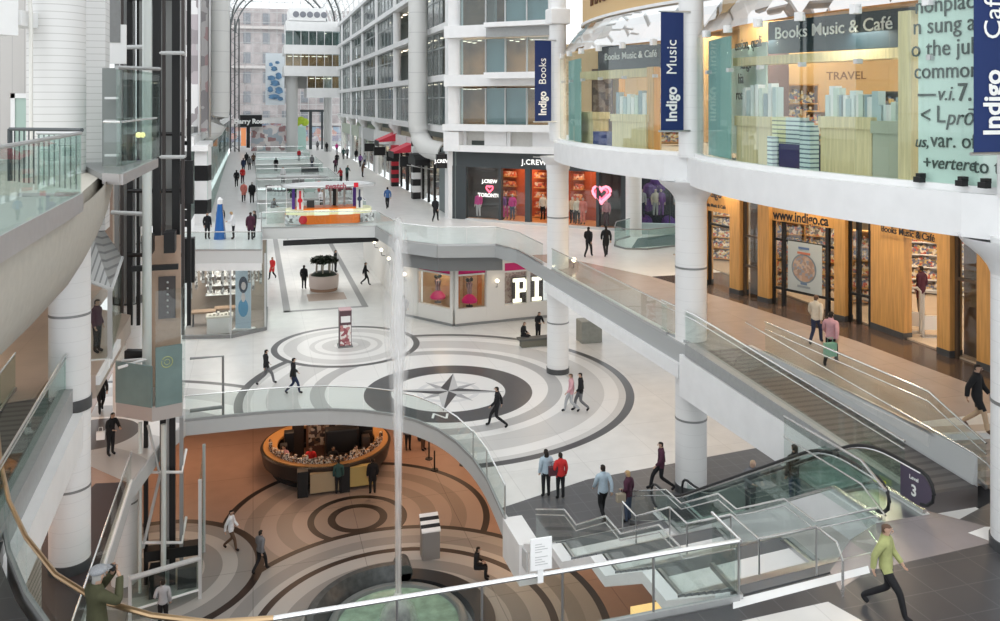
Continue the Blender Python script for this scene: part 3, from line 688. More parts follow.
part('brace', palegrey, mast, lambda m: m.tube([A, B], .05, 8), True)
for z in (12.3, 9.9, 7.2, 18):
    A, B = at_depth(128, 35.8), at_depth(183, 35.8)
    part('crossbar', black, mast, lambda m: m.tube([(*A, z), (*B, z)], .09, 6))
A, B, Cc = at_depth(147, 32.4, 359), at_depth(118, 31.8, 368), at_depth(122, 32.4, 361)
for a_, b_ in ((A, B), (A, Cc)): part('bracket', white, mast, lambda m: m.tube([a_, b_], .06, 8))
A, B = at_depth(126, 33), at_depth(146, 33); part('beam_box', black, mast, lambda m: m.obox(A, B, .3, EYE - (358 - HOR) / FL * 33, EYE - (350 - HOR) / FL * 33))
# the car, stopped just above the concourse
cx0, cy0 = at_depth(116, 32.2); cx1, cy1 = at_depth(152, 31.6); cx2, cy2 = at_depth(182, 32.2)
car = thing('lift_car', 'glass lift car with teal lower panels and steel floor band stopped above the concourse', 'lift', (cx1, cy1, 1.3))
zf = EYE - (418 - HOR) / FL * 32
zb = EYE - (404 - HOR) / FL * 32
part('floor_band', mat('brushed_band', (.50, .47, .45), .35, .6), car, lambda m: m.prism([(cx0, cy0), (cx1, cy1), (cx2, cy2), (cx2 - .1, cy2 + 2.2), (cx0, cy0 + 2.2)], zf, zb + .03))
z1_, z2_ = EYE - (363 - HOR) / FL * 32, EYE - (345 - HOR) / FL * 32
part('lower_panel', tealpanel, car, lambda m: m.obox((cx0, cy0), (cx1, cy1), .06, zb, z1_))
part('lower_panel', tealpanel, car, lambda m: m.obox((cx1 + .12, cy1), (cx2, cy2), .06, zb, z2_))
part('upper_glass', shop_glass, car, lambda m: m.obox((cx1 + .12, cy1), (cx2, cy2), .03, z2_, 6.6))
part('side_glass', rail_glass, car, lambda m: m.obox((cx2, cy2), (cx2 - .05, cy2 + 2.1), .04, zb, 6.6))
part('side_glass', rail_glass, car, lambda m: m.obox((cx0, cy0), (cx0 + .05, cy0 + 2.1), .04, zb, 5.2))
part('rear_wall', mat('lift_rear', (.52, .37, .28), .5, var=.05), car, lambda m: m.box(cx0 + .9, cx2 - .2, cy2 + 2.05, cy2 + 2.15, zb, 8.3))
cpx, cpy = at_depth(167, 33.9)
part('notice_panel', mat('lift_control', (.09, .075, .075), .4), car, lambda m: m.box(cpx - .32, cpx + .32, cy2 + 1.98, cy2 + 2.03, EYE - (318 - HOR) / FL * 34, EYE - (276 - HOR) / FL * 34))
part('button', steel, car, lambda m: [m.ball(cpx + .02, cy2 + 1.97, EYE - (282 + 6 * k - HOR) / FL * 34, .05) for k in range(6)])
part('roof_gear', black, car, lambda m: m.box(cx1 - .5, cx1 - .1, cy2 + .8, cy2 + 1.6, 7.8, 8.5).box(cx1 + .3, cx1 + .7, cy2 + .8, cy2 + 1.6, 7.8, 8.6).box(cx1 - .9, cx1 + .8, cy2 + 1.1, cy2 + 1.3, 7.1, 7.3))
a = math.atan2(cy2 - cy1, cx2 - cx1)
ex, ey = at_depth(167, 31.85); ez = EYE - (362 - HOR) / FL * 31.85
def f(m):
    P = [(ex + .2 * math.cos(k * PI / 10) * math.cos(a), ey + .2 * math.cos(k * PI / 10) * math.sin(a), ez + .2 * math.sin(k * PI / 10)) for k in range(20)]
    m.tube(P, .025, 6, True)
    P = [(ex + .1 * math.cos(k * PI / 6) * math.cos(a), ey + .1 * math.cos(k * PI / 6) * math.sin(a), ez + .1 * math.sin(k * PI / 6)) for k in range(12)]
    m.tube(P, .018, 6, True)
part('round_emblem', mat('emblem_green', (.36, .42, .22), .5), car, f)
# glass lift pit on the court floor
g0, g1, g2 = at_depth(130, 31.2), at_depth(200, 32.6), at_depth(204, 36)
pit = thing('lift_pit', 'glass sided lift pit enclosure on the fountain court floor', 'lift enclosure', (g0[0], g0[1], L0))
ztop = EYE - (568 - HOR) / FL * 31.9
part('front_glass', green_glass, pit, lambda m: m.obox(g0, g1, .04, L0 + .3, ztop))
part('side_glass', green_glass, pit, lambda m: m.obox(g1, g2, .04, L0 + .3, ztop + 3))
part('top_bar', palegrey, pit, lambda m: m.tube([(*g0, ztop), (*g1, ztop)], .1, 8))
part('bottom_bar', white, pit, lambda m: m.tube([(*g0, L0 + .35), (*g1, L0 + .35)], .05, 8))
for k, (x, y) in enumerate((g0, g1, g2)): part('corner_post', palegrey, pit, lambda m: m.box(x - .06, x + .06, y - .06, y + .06, L0, ztop + (3 if k else .1)))
def f(m):
    m.box(g0[0] + .5, g0[0] + 1.1, g0[1] + 1.2, g0[1] + 1.8, L0, L0 + 1.1); m.box(g0[0] + 1.5, g0[0] + 2.2, g0[1] + 1.6, g0[1] + 2.2, L0, L0 + .8); m.box(g0[0] + .3, g0[0] + 2.3, g0[1] + 1.9, g0[1] + 2.4, L0 + 1.1, L0 + 1.5)
part('buffer_gear', black, pit, f)
# portal frame by the lift on the concourse
pf = thing('barrier_frame', 'grey pipe barrier frame on the concourse edge beside the lift', 'barrier', (*on_floor(223, 417, 0), 0))
A, B = on_floor(190, 419, 0), on_floor(223, 416, 0); hz = EYE - (352 - HOR) / FL * 37
hz = min(hz, 2.6)
part('frame', grey, pf, lambda m: m.tube([(*A, hz), (*B, hz), (*B, .02)], .055, 8))
part('mid_rail', grey, pf, lambda m: m.tube([(*A, .35), (*B, .4)], .08, 8))

# ================================================================ LEFT SIDE: upper balcony, duct cluster, booth, stairs
sid = banded('enamel_siding', (.69, .685, .675), (.49, .485, .47), 'Z', .19, .1, .5)
ducts = []
def dcyl(px, d, r):
    x, y = at_depth(px, d)
    return x, y, r
duct = thing('duct_tower', 'huge white ribbed triple duct tower at the upper left', 'duct tower', (*at_depth(60, 24), 9))
for px, d, r in ((56.5, 22.6, .71), (79, 25.4, .46), (90, 26.6, .42)):
    x, y, r = dcyl(px, d, r)
    part('duct', sid, duct, lambda m: m.cyl(x, y, 10.2, 26, r, n=40), True)
x, y = at_depth(94, 24.6); part('flat_casing', sid, duct, lambda m: m.box(x - .3, x + .3, y, y + .8, 9.9, 26))
x, y = at_depth(31, 21.3); part('drain_pipe', mat('drain', (.7, .69, .65), .5), duct, lambda m: m.tube([(x - .1, y, 17), (x, y, 15.8), (x, y, 11.75)], .05, 8))
# ring beam and soffit of the upper floor, left
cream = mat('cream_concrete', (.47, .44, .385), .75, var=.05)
lring = [(-2.9, 4.0), (-2.88, 12.0), (-2.9, 16.4), (-3.4, 19), (-3.75, 21.5), (-3.9, 24), (-3.85, 26.6), (-4.0, 28)]
# upper floor slab with rounded belly
lb = thing('upper_gallery', 'cream curved underside and slab of the upper gallery at the left edge', 'gallery slab', (-3.2, 14, 9.5), kind='structure')
def f(m):
    out = []
    prof2 = [(0, 11.74), (.03, 11.2), (.15, 10.6), (.4, 10.1), (.8, 9.75), (1.6, 9.55), (5.5, 9.5)]
    L = [(-3.0, 4), (-2.98, 10), (-2.96, 15.0), (-3.02, 18), (-3.2, 20.5), (-3.45, 23), (-3.8, 26.2)]
    rows = [[m.bm.verts.new((x - o, y, z)) for o, z in prof2] for x, y in L]
    for i in range(len(L) - 1):
        for k in range(len(prof2) - 1): m.bm.faces.new((rows[i][k], rows[i + 1][k], rows[i + 1][k + 1], rows[i][k + 1]))
    m.bm.faces.new(rows[-1])
    m.prism([(-9, 4), (-3.1, 4), (-3.1, 15), (-3.7, 23), (-3.9, 26.2), (-9, 26.2)], 11.0, 11.73)
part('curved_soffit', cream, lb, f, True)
part('edge_panel', mat('upper_edge_metal', (.43, .41, .405), .4, .5, var=.04), lb, lambda m: m.obox((-2.9, 4), (-2.87, 16.2), .08, 11.72, 12.04).obox((-2.87, 16.2), (-3.9, 16.5), .08, 11.72, 12.04))
part('deck', mat('upper_deck', (.4, .4, .38), .6), lb, lambda m: m.prism([(-10, 4), (-2.9, 4), (-2.9, 16.2), (-3.9, 16.5), (-10, 22)], 11.75, 11.98))
guard('upper_guard', 'glass guard of the upper gallery at the left edge reflecting the mall', [(-2.86, 5), (-2.86, 16.15), (-3.6, 16.4)], 11.98, 1.1, 2.6, steel, None, None, glassm=green_glass)
wr = thing('wrought_railing', 'short dark metal picket railing on the upper gallery in front of the ducts', 'railing', (-6, 17, 12))
A, B = at_depth(10, 17.5, 129), at_depth(82, 15.6, 130)
def f(m):
    m.tube([A, B], .04, 6); m.tube([A, (A[0], A[1], 12)], .05, 6)
part('top_rail', dark, wr, f)
def f(m):
    for k in range(1, 14):
        t = k / 14; p = Vector(A).lerp(Vector(B), t); m.tube([p, (p.x, p.y, 12)], .014, 5)
part('pickets', dark, wr, f)
# wall behind the upper gallery
bx, by = at_depth(14, 27)
MB().box(-16, bx + 1.9, by, by + .15, 11.7, 26).build('wall_upper_left', banded('board_wall', (.55, .53, .51), (.42, .41, .4), 'X', .35, .05, .6), kind='structure')
A = at_depth(16, 26.5); B = at_depth(28, 26.5)
dr = MB().box(A[0], B[0], A[1] - .1, A[1] + .1, 12, EYE - (97 - HOR) / FL * 26.5).build('door_1', mat('door_green', (.42, .55, .49), .4), kind='structure')
part('door_frame', white, dr, lambda m: m.box(A[0] - .12, A[0], A[1] - .14, A[1] + .1, 12, 13.9).box(A[0] - .12, B[0] + .1, A[1] - .14, A[1] + .1, 13.75, 13.9))
bm_ = thing('high_beam', 'white box beam with short stub crossing the top left corner', 'beam', (-8, 18, 15.2), kind='structure')
p0, p1 = at_depth(-30, 20), at_depth(11, 21)
part('beam', white, bm_, lambda m: m.obox(p0, p1, .5, EYE - (36 - HOR) / FL * 21, 20))
p2 = at_depth(30, 22)
part('stub', white, bm_, lambda m: m.obox(p1, p2, .5, EYE - (27 - HOR) / FL * 21.5, EYE - (12 - HOR) / FL * 21.5))
# gallery floor left (taupe, lit warm) and its white edge
tp = ring_floor('taupe_left', (.44, .345, .285), [], tile=1.5, joint=.85, rough=.3)
MB().prism([(-5.9, 26.6), (-5.9, 28.1), (-4.6, 28.3), (-4.6, 36), (-6.5, 38), (-6.5, 52), (-26, 52), (-26, 24), (-9, 24), (-8.6, 26)], 4.6, 5.3).build('floor_gallery_west', tp, kind='structure')
b = MB(); apron(b, [(-4.55, 28.3), (-4.55, 32.5)], 5.0, 5.28, .14); b.build('trim_20', fascia_white, kind='structure')
MB().box(-26.2, -26, 10, 60, 5.3, 11).build('wall_west', mat('west_wall', (.40, .31, .26), .7), kind='structure')
MB().box(-26, -6.4, 52, 52.2, 5.3, 11).build('wall_west_back', mat('west_wall', (.40, .31, .26), .7), kind='structure')
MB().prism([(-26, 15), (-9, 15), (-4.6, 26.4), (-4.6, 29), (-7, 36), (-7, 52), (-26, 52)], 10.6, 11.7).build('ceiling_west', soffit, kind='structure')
# glass booth with a ribbed sloping roof
bo = thing('glass_booth', 'glass lobby with ribbed sloping metal roof beside the lift on the left gallery', 'glass lobby', (-5.2, 31, 5.3))
e0, e1, e2 = at_depth(91, 27.4), at_depth(110, 27.6), at_depth(121, 33)
zt = EYE - (290 - HOR) / FL * 27.5; zr = EYE - (238 - HOR) / FL * 31
part('front_frame', steel, bo, lambda m: m.box(e1[0] - .07, e1[0] + .07, e1[1] - .05, e1[1] + .05, 5.3, zt))
part('front_glass', shop_glass, bo, lambda m: m.obox(e0, e1, .03, 5.3, zt))
part('side_glass', green_glass, bo, lambda m: m.obox(e1, e2, .03, 5.3, zt))
def f(m):
    r0, r1 = (e0[0] - .3, e0[1] + 2.5), (e2[0], e2[1] + 1)
    a = (e0[0] - .35, e0[1], zt + .45); b_ = (e1[0] + .05, e1[1] - .05, zt); c = (e2[0] + .05, e2[1], zt + .05); d = (e2[0] - .9, e2[1] + .6, zr + .3); e = (e0[0] - .5, e0[1] + 3, zr + .4)
    m.face([a, b_, c, d, e])
part('sloping_roof', banded('ribbed_roof', (.42, .42, .41), (.2, .2, .2), 'X', .16, .3, .4, .5), bo, f)
part('eave', palegrey, bo, lambda m: m.tube([(e0[0] - .35, e0[1], zt + .45), (e1[0] + .05, e1[1] - .05, zt), (e2[0] + .05, e2[1], zt + .05)], .06, 6))
part('base_edge', white, bo, lambda m: m.obox(e0, e1, .12, 5.0, 5.32))
# lift lobby balconies on the upper floor
ub = thing('lift_balcony', 'glass sided lift balcony with a grey metal base on the upper floor', 'balcony', (-3, 26, 11.5))
a0, a1, a2 = (-4.6, 20.9), (-2.9, 20.9), (-2.84, 28.0)
q0, q1 = at_depth(105, 19.4), at_depth(121, 19.2)
q0, q1, q2 = at_depth(104, 20.3), at_depth(121, 20), at_depth(156.5, 25.6)
zl = EYE - (174 - HOR) / FL * 20
part('floor_edge', mat('upper_edge_metal', (.43, .41, .405), .4, .5), ub, lambda m: m.obox(q0, q1, .1, EYE - (185 - HOR) / FL * 20, zl).obox(q1, q2, .1, EYE - (185 - HOR) / FL * 20, zl))
part('floor_plate', grey, ub, lambda m: m.prism([q0, q1, q2, (q2[0] - 2.2, q2[1])], zl - .2, zl - .05))
zh = EYE - (122 - HOR) / FL * 20
part('guard_glass', rail_glass, ub, lambda m: m.obox(q0, q1, .02, zl, zh))
part('guard_glass', rail_glass, ub, lambda m: m.obox(q1, q2, .02, zl, zh))
part('guard_rail', bright, ub, lambda m: m.tube([(*q0, zh), (*q1, zh), (*q2, zh)], .03, 8))
part('tall_glass', green_glass, ub, lambda m: m.obox((q0[0], q0[1] + 2), (q2[0], q2[1] + .8), .03, zl, EYE - (68 - HOR) / FL * 22))
part('head_bar', steelgrey, ub, lambda m: m.tube([(q0[0], q0[1] + 2, EYE - (67 - HOR) / FL * 22), (q2[0], q2[1] + .8, EYE - (67 - HOR) / FL * 25)], .06, 6))
part('transom', palegrey, ub, lambda m: [m.obox(at_depth(105, 22.3), at_depth(118, 22.3), .06, z, z + .06) for z in (12.2, 13.1, 13.7)])
part('rear_panel', mat('lobby_panel', (.17, .185, .18), .6), ub, lambda m: m.obox(at_depth(103, 22.6), at_depth(121, 22.6), .1, zl, EYE - (68 - HOR) / FL * 22.6))
upl = thing('lobby_lamp', 'pair of small yellow lit spots behind the lift balcony glass', 'lamp', at_depth(140, 26.5, 136))
for px in (138.5, 142.5):
    p = at_depth(px, 26.6, 135); part('bulb', mat('lamp_yellow', (1, .8, .35), .4, emit=1.6), upl, lambda m: m.ball(*p, .09), True)
# white wall panel above the balcony with window
wx0, wx1 = at_depth(104, 28), at_depth(125, 28)
w = MB().box(wx0[0], wx1[0], wx0[1], wx0[1] + .2, 14.9, 16.2).build('wall_lift_lobby', white, kind='structure')
part('window_frame', grey, w, lambda m: m.box(wx0[0] + .12, wx0[0] + .5, wx0[1] - .02, wx0[1] + .1, 15.6, 18))
# ramp on the left, mirror of the right one, and steps below it
ls = thing('ramp', 'left ramp with heavy white side beam running from the gallery to the balcony', 'ramp', (-5.5, 23, 4))
part('deck', RB, ls, lambda m: m.prism([(-8.4, 26.6), (-5.1, 26.6), (-5.1, 18.6), (-8.4, 18.6)], [4.6, 4.6, 4.1, 4.1], [5.28, 5.28, 4.66, 4.66]))
part('side_beam', white, ls, lambda m: m.prism([(-5.1, 26.75), (-4.68, 26.75), (-4.68, 18.4), (-5.1, 18.4)], [3.72, 3.72, 3.15, 3.15], [4.72, 4.72, 4.15, 4.15]))
part('edge_strip', midgrey, ls, lambda m: m.prism([(-5.3, 26.75), (-4.95, 26.75), (-4.95, 18.4), (-5.3, 18.4)], [4.7, 4.7, 4.1, 4.1], [5.42, 5.42, 4.8, 4.8]))
st_ = thing('steps', 'flight of beige steps below the left ramp seen through the balcony glass', 'steps', (-6.5, 23, 0))
part('flight', banded('beige_steps', (.46, .40, .34), (.20, .16, .13), 'Z', .178, .25, .6), st_, lambda m: [m.box(-7.6, -5.25, 19.6 + .32 * i, 19.92 + .32 * i, 0, .178 * (i + 1)) for i in range(15)])
part('handrail', bright, st_, lambda m: m.tube([(-5.35, 25.0, 3.6), (-5.35, 20, 1.0)], .03, 8))
guard('ramp_guard', 'glass guard on the left ramp beside the thick white column', [(-5.15, 28.0), (-5.15, 26.7), (-5.15, 18.6)], [5.3, 5.3, 4.75], 1.1, 1.8, steel, None, None, glassm=green_glass, handrail=True)
guard('ramp_guard', 'outer glass guard of the left ramp at the left edge', [(-6.6, 27.5), (-6.6, 23)], [5.3, 5.0], 1.07, 1.6, bright, None, steel, glassm=green_glass)
MB().prism([(-14, 14), (-4.35, 14), (-4.35, 33), (-6.8, 36), (-6.8, 50), (-14, 50)], 0, .004).build('trim_22', ring_floor('warm_light_overlay', (.40, .275, .215), [((-6.3, 38.2), [(1.75, (.1, .085, .08))])], tile=1.5, joint=.8), kind='structure')  # floor overlay with the warm light below the gallery put into its colour
MB().prism([(-6.5, 24.5), (-4.35, 24.5), (-4.35, 33), (-5.4, 33.2), (-6.5, 29)], .004, .008).build('trim_23', mat('plum_stone', (.055, .04, .042), .5), kind='structure')
def lerp2(a, b, t): return (a[0] + (b[0] - a[0]) * t, a[1] + (b[1] - a[1]) * t)
def yaw_of(a, b):
    """yaw of a front whose left end is a and right end is b as seen by the viewer (0 faces -Y)"""
    return math.atan2(b[1] - a[1], b[0] - a[0])
# ================================================================ BOOKSHOP ground floor (right), storefront line
front = [(19.0, 39), (20.0, 34.9), (20.6, 30.9), (22.0, 26.6), (22.05, 20)]
fb = lambda px: None
def on_front(px):
    """plan point where the view through column px meets the shop line"""
    l = (px - 500) / FL; dx, dy = FX + l * RX, FY + l * RY
    for a, b in zip(front[:-1], front[1:]):
        ex, ey = b[0] - a[0], b[1] - a[1]; den = dx * ey - dy * ex
        if abs(den) < 1e-9: continue
        t = (a[0] * ey - a[1] * ex) / den; s_ = (a[0] * dy - a[1] * dx) / den
        if -.001 <= s_ <= 1.001 and t > 0: return (dx * t, dy * t)
    return (22.05, 19)
shop = thing('bookshop_front', 'bookshop front of honey maple pillars and dark framed windows under the white ring beam', 'shop front', (*on_front(800), 5.3))
def pillar(x0, x1, dep=.5, ztop=10.9, m=maple, base=.22):
    a, b = on_front(x0), on_front(x1)
    part('pillar', m, shop, lambda q: q.obox(a, b, dep, 5.3 + base, ztop, -dep / 2 + .25))
    part('plinth', char, shop, lambda q: q.obox(a, b, dep + .04, 5.3, 5.3 + base, -dep / 2 + .25))
for a, b in ((734, 744), (762, 773), (838, 849), (943, 956)): pillar(a, b)
pillar(873, 906, .35); pillar(983, 998)
pillar(704, 709, .4)
def lintel(x0, x1, py, depth=.3):
    a, b = on_front(x0), on_front(x1); c = on_front((x0 + x1) / 2); d = c[0] * FX + c[1] * FY
    z = EYE - (py - HOR) / FL * d
    part('lintel', maple, shop, lambda q: q.obox(a, b, depth, z, 10.9, .08)); return z
lz1 = lintel(704, 734, 212); lz2 = lintel(772, 839, 224.5); lz3 = lintel(872, 956, 239)
def window(x0, x1, ztop, mull=(), z0=5.45, transoms=(), dk=black, fr=.05):
    a, b = on_front(x0), on_front(x1)
    part('shop_window', shop_glass, shop, lambda q: q.obox(a, b, .03, z0, ztop))
    for mx in (x0 + .6,) + tuple(mull) + (x1 - .6,):
        c = on_front(mx); part('mullion', dk, shop, lambda q: q.box(c[0] - fr, c[0] + fr, c[1] - .1, c[1] + .1, 5.3, ztop))
    for z in transoms: part('transom', dk, shop, lambda q: q.obox(a, b, .1, z - .05, z + .05))
window(709, 733.5, lz1, transoms=(8.1,)); window(773, 838, lz2, (784, 828), transoms=(8.0, 6.0))
window(744, 762, 10.9, (), transoms=(7.9, 6.6), dk=mat('bronze_frame', (.10, .07, .05), .4)); window(849, 872, 10.9, (859,), transoms=(6.4,)); window(956, 983, 10.9, (), transoms=(7.9,), dk=mat('bronze_frame', (.1, .07, .05), .4))
recess = mat('recess_bronze', (.13, .085, .05), .35)
for a, b in ((744.5, 761.5),):
    A, B = on_front(a), on_front(b); part('recess_panel', recess, shop, lambda q: q.obox((A[0] + .5, A[1] + .3), (B[0] + .5, B[1] + .3), .05, 5.3, 10.9))
A, B = on_front(957), on_front(982); part('recess_panel', mat('smoked_panel', (.12, .075, .045), .3), shop, lambda q: q.obox((A[0] + .4, A[1] + .1), (B[0] + .4, B[1] + .1), .05, 5.3, 9.2))
def front_text(tx, size, px, py, bold=.012, off=.26, m=letter_dark, name='lettering', spacing=1, sx=1):
    c = on_front(px); a, b = on_front(px - 4), on_front(px + 4); d = c[0] * FX + c[1] * FY; yw = yaw_of(a, b)
    p = (c[0] + math.sin(yw) * off, c[1] - math.cos(yw) * off, EYE - (py - HOR) / FL * d)
    return text(tx, size, p, yw, m, shop, name=name, bold=bold, spacing=spacing, sx=sx)
front_text('www.indigo.ca', .56, 804, 217.6, .012, sx=.78)
front_text('indigo', .56, 718, 193, .014, sx=.85); front_text('Books Music & Café', .22, 719, 205.5, .004, sx=.85)
front_text('indigo', .66, 912, 219.5, .02); front_text('Books Music & Café', .34, 913, 233, .004, sx=.9)
# poster in the window
A, B = on_front(789), on_front(823)
yw = yaw_of(A, B); dep = (math.sin(yw) * .06, -math.cos(yw) * .06)
po = thing('window_poster', 'pale blue poster with a round brown picture hanging in the bookshop window', 'poster', (A[0], A[1], 6.3))
d = on_front(806)[0] * FX + on_front(806)[1] * FY
zt, zb_ = EYE - (243 - HOR) / FL * d, EYE - (292 - HOR) / FL * d
sh_ = part('sheet', mat('poster_blue', (.50, .56, .56), .6), po, lambda q: q.obox((A[0] + dep[0], A[1] + dep[1]), (B[0] + dep[0], B[1] + dep[1]), .02, zb_, zt))
C = lerp2(A, B, .48)
def disc(m, c, z, r, yw, off, th=.01, n=32):
    P = []
    for k in range(n):
        P.append((c[0] + math.cos(yw) * r * math.cos(2 * PI * k / n) + math.sin(yw) * off, c[1] + math.sin(yw) * r * math.cos(2 * PI * k / n) - math.cos(yw) * off, z + r * math.sin(2 * PI * k / n)))
    m.face(P)
zc = (zt + zb_) / 2 - .05
part('round_picture', picture('poster_round', [(.35, .25, .2), (.5, .38, .3), (.28, .3, .34), (.45, .3, .22)], 6), sh_, lambda q: disc(q, C, zc, .52, yw, .08))
part('picture_rim', mat('poster_rim', (.2, .26, .3), .6), sh_, lambda q: disc(q, C, zc, .58, yw, .075))
for z, c_, w_ in ((zt - .22, (.12, .2, .38), .5), (zt - .42, (.55, .2, .12), .6), (zb_ + .32, (.15, .22, .34), .3), (zb_ + .2, (.3, .34, .36), .6)):
    part('print_line', mat('print%d' % int(c_[0] * 100), c_, .6), sh_, lambda q: q.obox((C[0] - math.cos(yw) * w_ / 2 + math.sin(yw) * .08, C[1] - math.sin(yw) * w_ / 2 - math.cos(yw) * .08), (C[0] + math.cos(yw) * w_ / 2 + math.sin(yw) * .08, C[1] + math.sin(yw) * w_ / 2 - math.cos(yw) * .08), .01, z - .04, z + .05))
# interior of the bookshop
inner = mat('shop_inner_wall', (.66, .56, .42), .7)
MB().box(22.05, 33, 16, 42, 5.3, 5.36).build('floor_bookshop', ring_floor('shop_floor_stone', (.52, .42, .32), [], tile=1.0), kind='structure')
MB().box(32.8, 33, 16, 42, 5.3, 11).build('wall_bookshop', inner, kind='structure')
MB().box(22.6, 33, 41.8, 42, 5.3, 11).build('wall_bookshop_side', inner, kind='structure')
book_cols = [(.55, .12, .08), (.1, .18, .35), (.7, .6, .4), (.75, .72, .66), (.2, .3, .2), (.5, .3, .12), (.08, .08, .1), (.62, .66, .68)]
book_m = [mat('book_%d' % i, c, .6) for i, c in enumerate(book_cols)]
spines = picture('book_spines', [(.5, .12, .08), (.75, .7, .6), (.12, .16, .3), (.6, .45, .2), (.2, .2, .2), (.7, .66, .6)], 7)
def shelf_unit(name, label, p, yw, w, h, n, group=None, lvl=5.36, wd=None, dp=.4):
    t = thing(name, label, 'bookshelf', (p[0], p[1], lvl), yw, group)
    part('carcass', wd or maple, t, lambda m: m.box(-w / 2, -w / 2 + .05, 0, dp, 0, h).box(w / 2 - .05, w / 2, 0, dp, 0, h).box(-w / 2, w / 2, dp - .03, dp, 0, h).box(-w / 2, w / 2, 0, dp, h - .05, h), local=True)
    for k in range(n):
        z = .12 + k * (h - .2) / n
        part('shelf', wd or maple, t, lambda m: m.box(-w / 2, w / 2, 0, dp, z - .04, z), local=True)
        def f(m):
            x = -w / 2 + .08
            while x < w / 2 - .15:
                bw = random.uniform(.05, .13); hh = random.uniform(.5, .85) * (h - .2) / n
                m.box(x, x + bw * .9, .06, dp - .06, z, z + hh); x += bw
        o = part('book_row', spines, t, f, local=True); o['kind'] = 'stuff'
    return t
for i, (px, d, w) in enumerate(((718, 44.5, 2.4), (800, 38, 2.2), (826, 37.5, 1.8), (861, 34.8, 1.4))):
    p = at_depth(px, d)
    shelf_unit('bookshelf', ['maple bookshelf behind the left end window of the bookshop', 'maple bookshelf behind the window poster', 'maple bookshelf right of the window poster', 'narrow maple bookshelf behind the slim dark window'][i], p, -math.radians(40), w, 3.0, 5)
for i, (px, d) in enumerate(((915, 37.5), (936, 36.4))):
    p = at_depth(px, d)
    shelf_unit('bookshelf', ['white lit bookshelf left behind the bookshop doorway', 'white lit bookshelf right behind the bookshop doorway'][i], p, -math.radians(40), 2.4, 3.4, 6, wd=white)
# security gates
for i, (px, py) in enumerate(((911.5, 333), (932, 337))):
    x, y = on_floor(px, py, 5.36)
    g = thing('security_gate', ['pale security gate at the left of the bookshop door', 'pale security gate at the right of the bookshop door'][i], 'security gate', (x, y, 5.36), math.radians(-20))
    part('loop', palegrey, g, lambda m: m.tube([(-.3, 0, .02), (-.3, 0, 1.5), (-.2, 0, 1.62), (.2, 0, 1.62), (.3, 0, 1.5), (.3, 0, .02)], .05, 8), True, local=True)
    part('panel', white, g, lambda m: m.box(-.26, .26, -.02, .02, .25, .75), local=True)
    part('foot', steel, g, lambda m: m.box(-.36, .36, -.12, .12, 0, .05), local=True)

# ================================================================ BOOKSHOP upper floor behind the curved glass
gl = scallop(-.02)
ug = thing('curved_shopfront', 'curved glass wall of the upper bookshop standing on the white ring beam', 'glass wall', (15, 27, L3))
for i in range(len(gl) - 1):
    part('glass_panel', bulge_glass, ug, lambda m: m.obox(lerp2(gl[i], gl[i + 1], .004), lerp2(gl[i], gl[i + 1], .996), .02, L3 + .1, 15.85))
    if i % 2 == 0:
        # clamps holding the upper edge
        p = gl[i]; part('clamp', white, ug, lambda m: m.box(p[0] - .1, p[0] + .1, p[1] - .1, p[1] + .1, 15.75, 15.98))
        q = gl[i]; part('spider_clip', palegrey, ug, lambda m: m.box(q[0] - .02, q[0] + .16, q[1] - .06, q[1] + .06, 14.55, 14.67))
sl = scallop(1.1)
mirror_glass = glass('canopy_glass', (.75, .8, .8), .62, .01, .3)
for i in range(len(gl) - 1):
    m = MB(); m.face([(*gl[i], 15.9), (*gl[i + 1], 15.9), (*sl[i + 1], 17.36), (*sl[i], 17.36)]); m.build('canopy_pane', mirror_glass, ug)
def off_ring(px, off):
    """plan point where the view through px meets the ring scallop moved off inward"""
    P = scallop(off, n=28); l = (px - 500) / FL; dx, dy = FX + l * RX, FY + l * RY
    best = None
    for a, b in zip(P[:-1], P[1:]):
        ex, ey = b[0] - a[0], b[1] - a[1]; den = dx * ey - dy * ex
        if abs(den) < 1e-9: continue
        t = (a[0] * ey - a[1] * ex) / den; s_ = (a[0] * dy - a[1] * dx) / den
        if -.001 <= s_ <= 1.001 and t > 0 and (best is None or t < best[0]): best = (t, (dx * t, dy * t))
    return best[1] if best else None
def ringz(px, py, off):
    c = off_ring(px, off); return EYE - (py - HOR) / FL * (c[0] * FX + c[1] * FY)
ui = thing('upper_bookshop', 'upper bookshop fittings of pale maple and navy fascia behind the curved glass', 'shop interior', (17, 27, L3))
navyband = mat('navy_fascia', (.01, .028, .042), .5)
def band(name, m, x0, x1, off, y0l, y0r, th=.2, n=8, zlo=None, hi=None, par=None):
    pass
A1, B1 = at_depth(768, 27.2), at_depth(919, 22.5)
A0, B0 = at_depth(598, 38), at_depth(660, 34.5)
def board(nm, m, A, B, pa, pb, w=.12, off=0):
    """upright board from plan point A to B with top/bottom rows (top,bottom) at each end given in picture rows"""
    dA, dB = A[0] * FX + A[1] * FY, B[0] * FX + B[1] * FY
    z = lambda py, d: EYE - (py - HOR) / FL * d
    L = math.hypot(B[0] - A[0], B[1] - A[1]); nx, ny = -(B[1] - A[1]) / L, (B[0] - A[0]) / L
    P = [A, B, (B[0] + nx * w, B[1] + ny * w), (A[0] + nx * w, A[1] + ny * w)]
    q = MB(); q.prism(P, [z(pa[1], dA), z(pb[1], dB), z(pb[1], dB), z(pa[1], dA)], [z(pa[0], dA), z(pb[0], dB), z(pb[0], dB), z(pa[0], dA)])
    return q.build(nm, m, ui)
board('fascia', navyband, A1, B1, (22, 54), (6, 46)); board('maple_beam', maple_pale, at_depth(733, 26.9), lerp2(A1, B1, .999), (58, 66), (46, 57), .6)
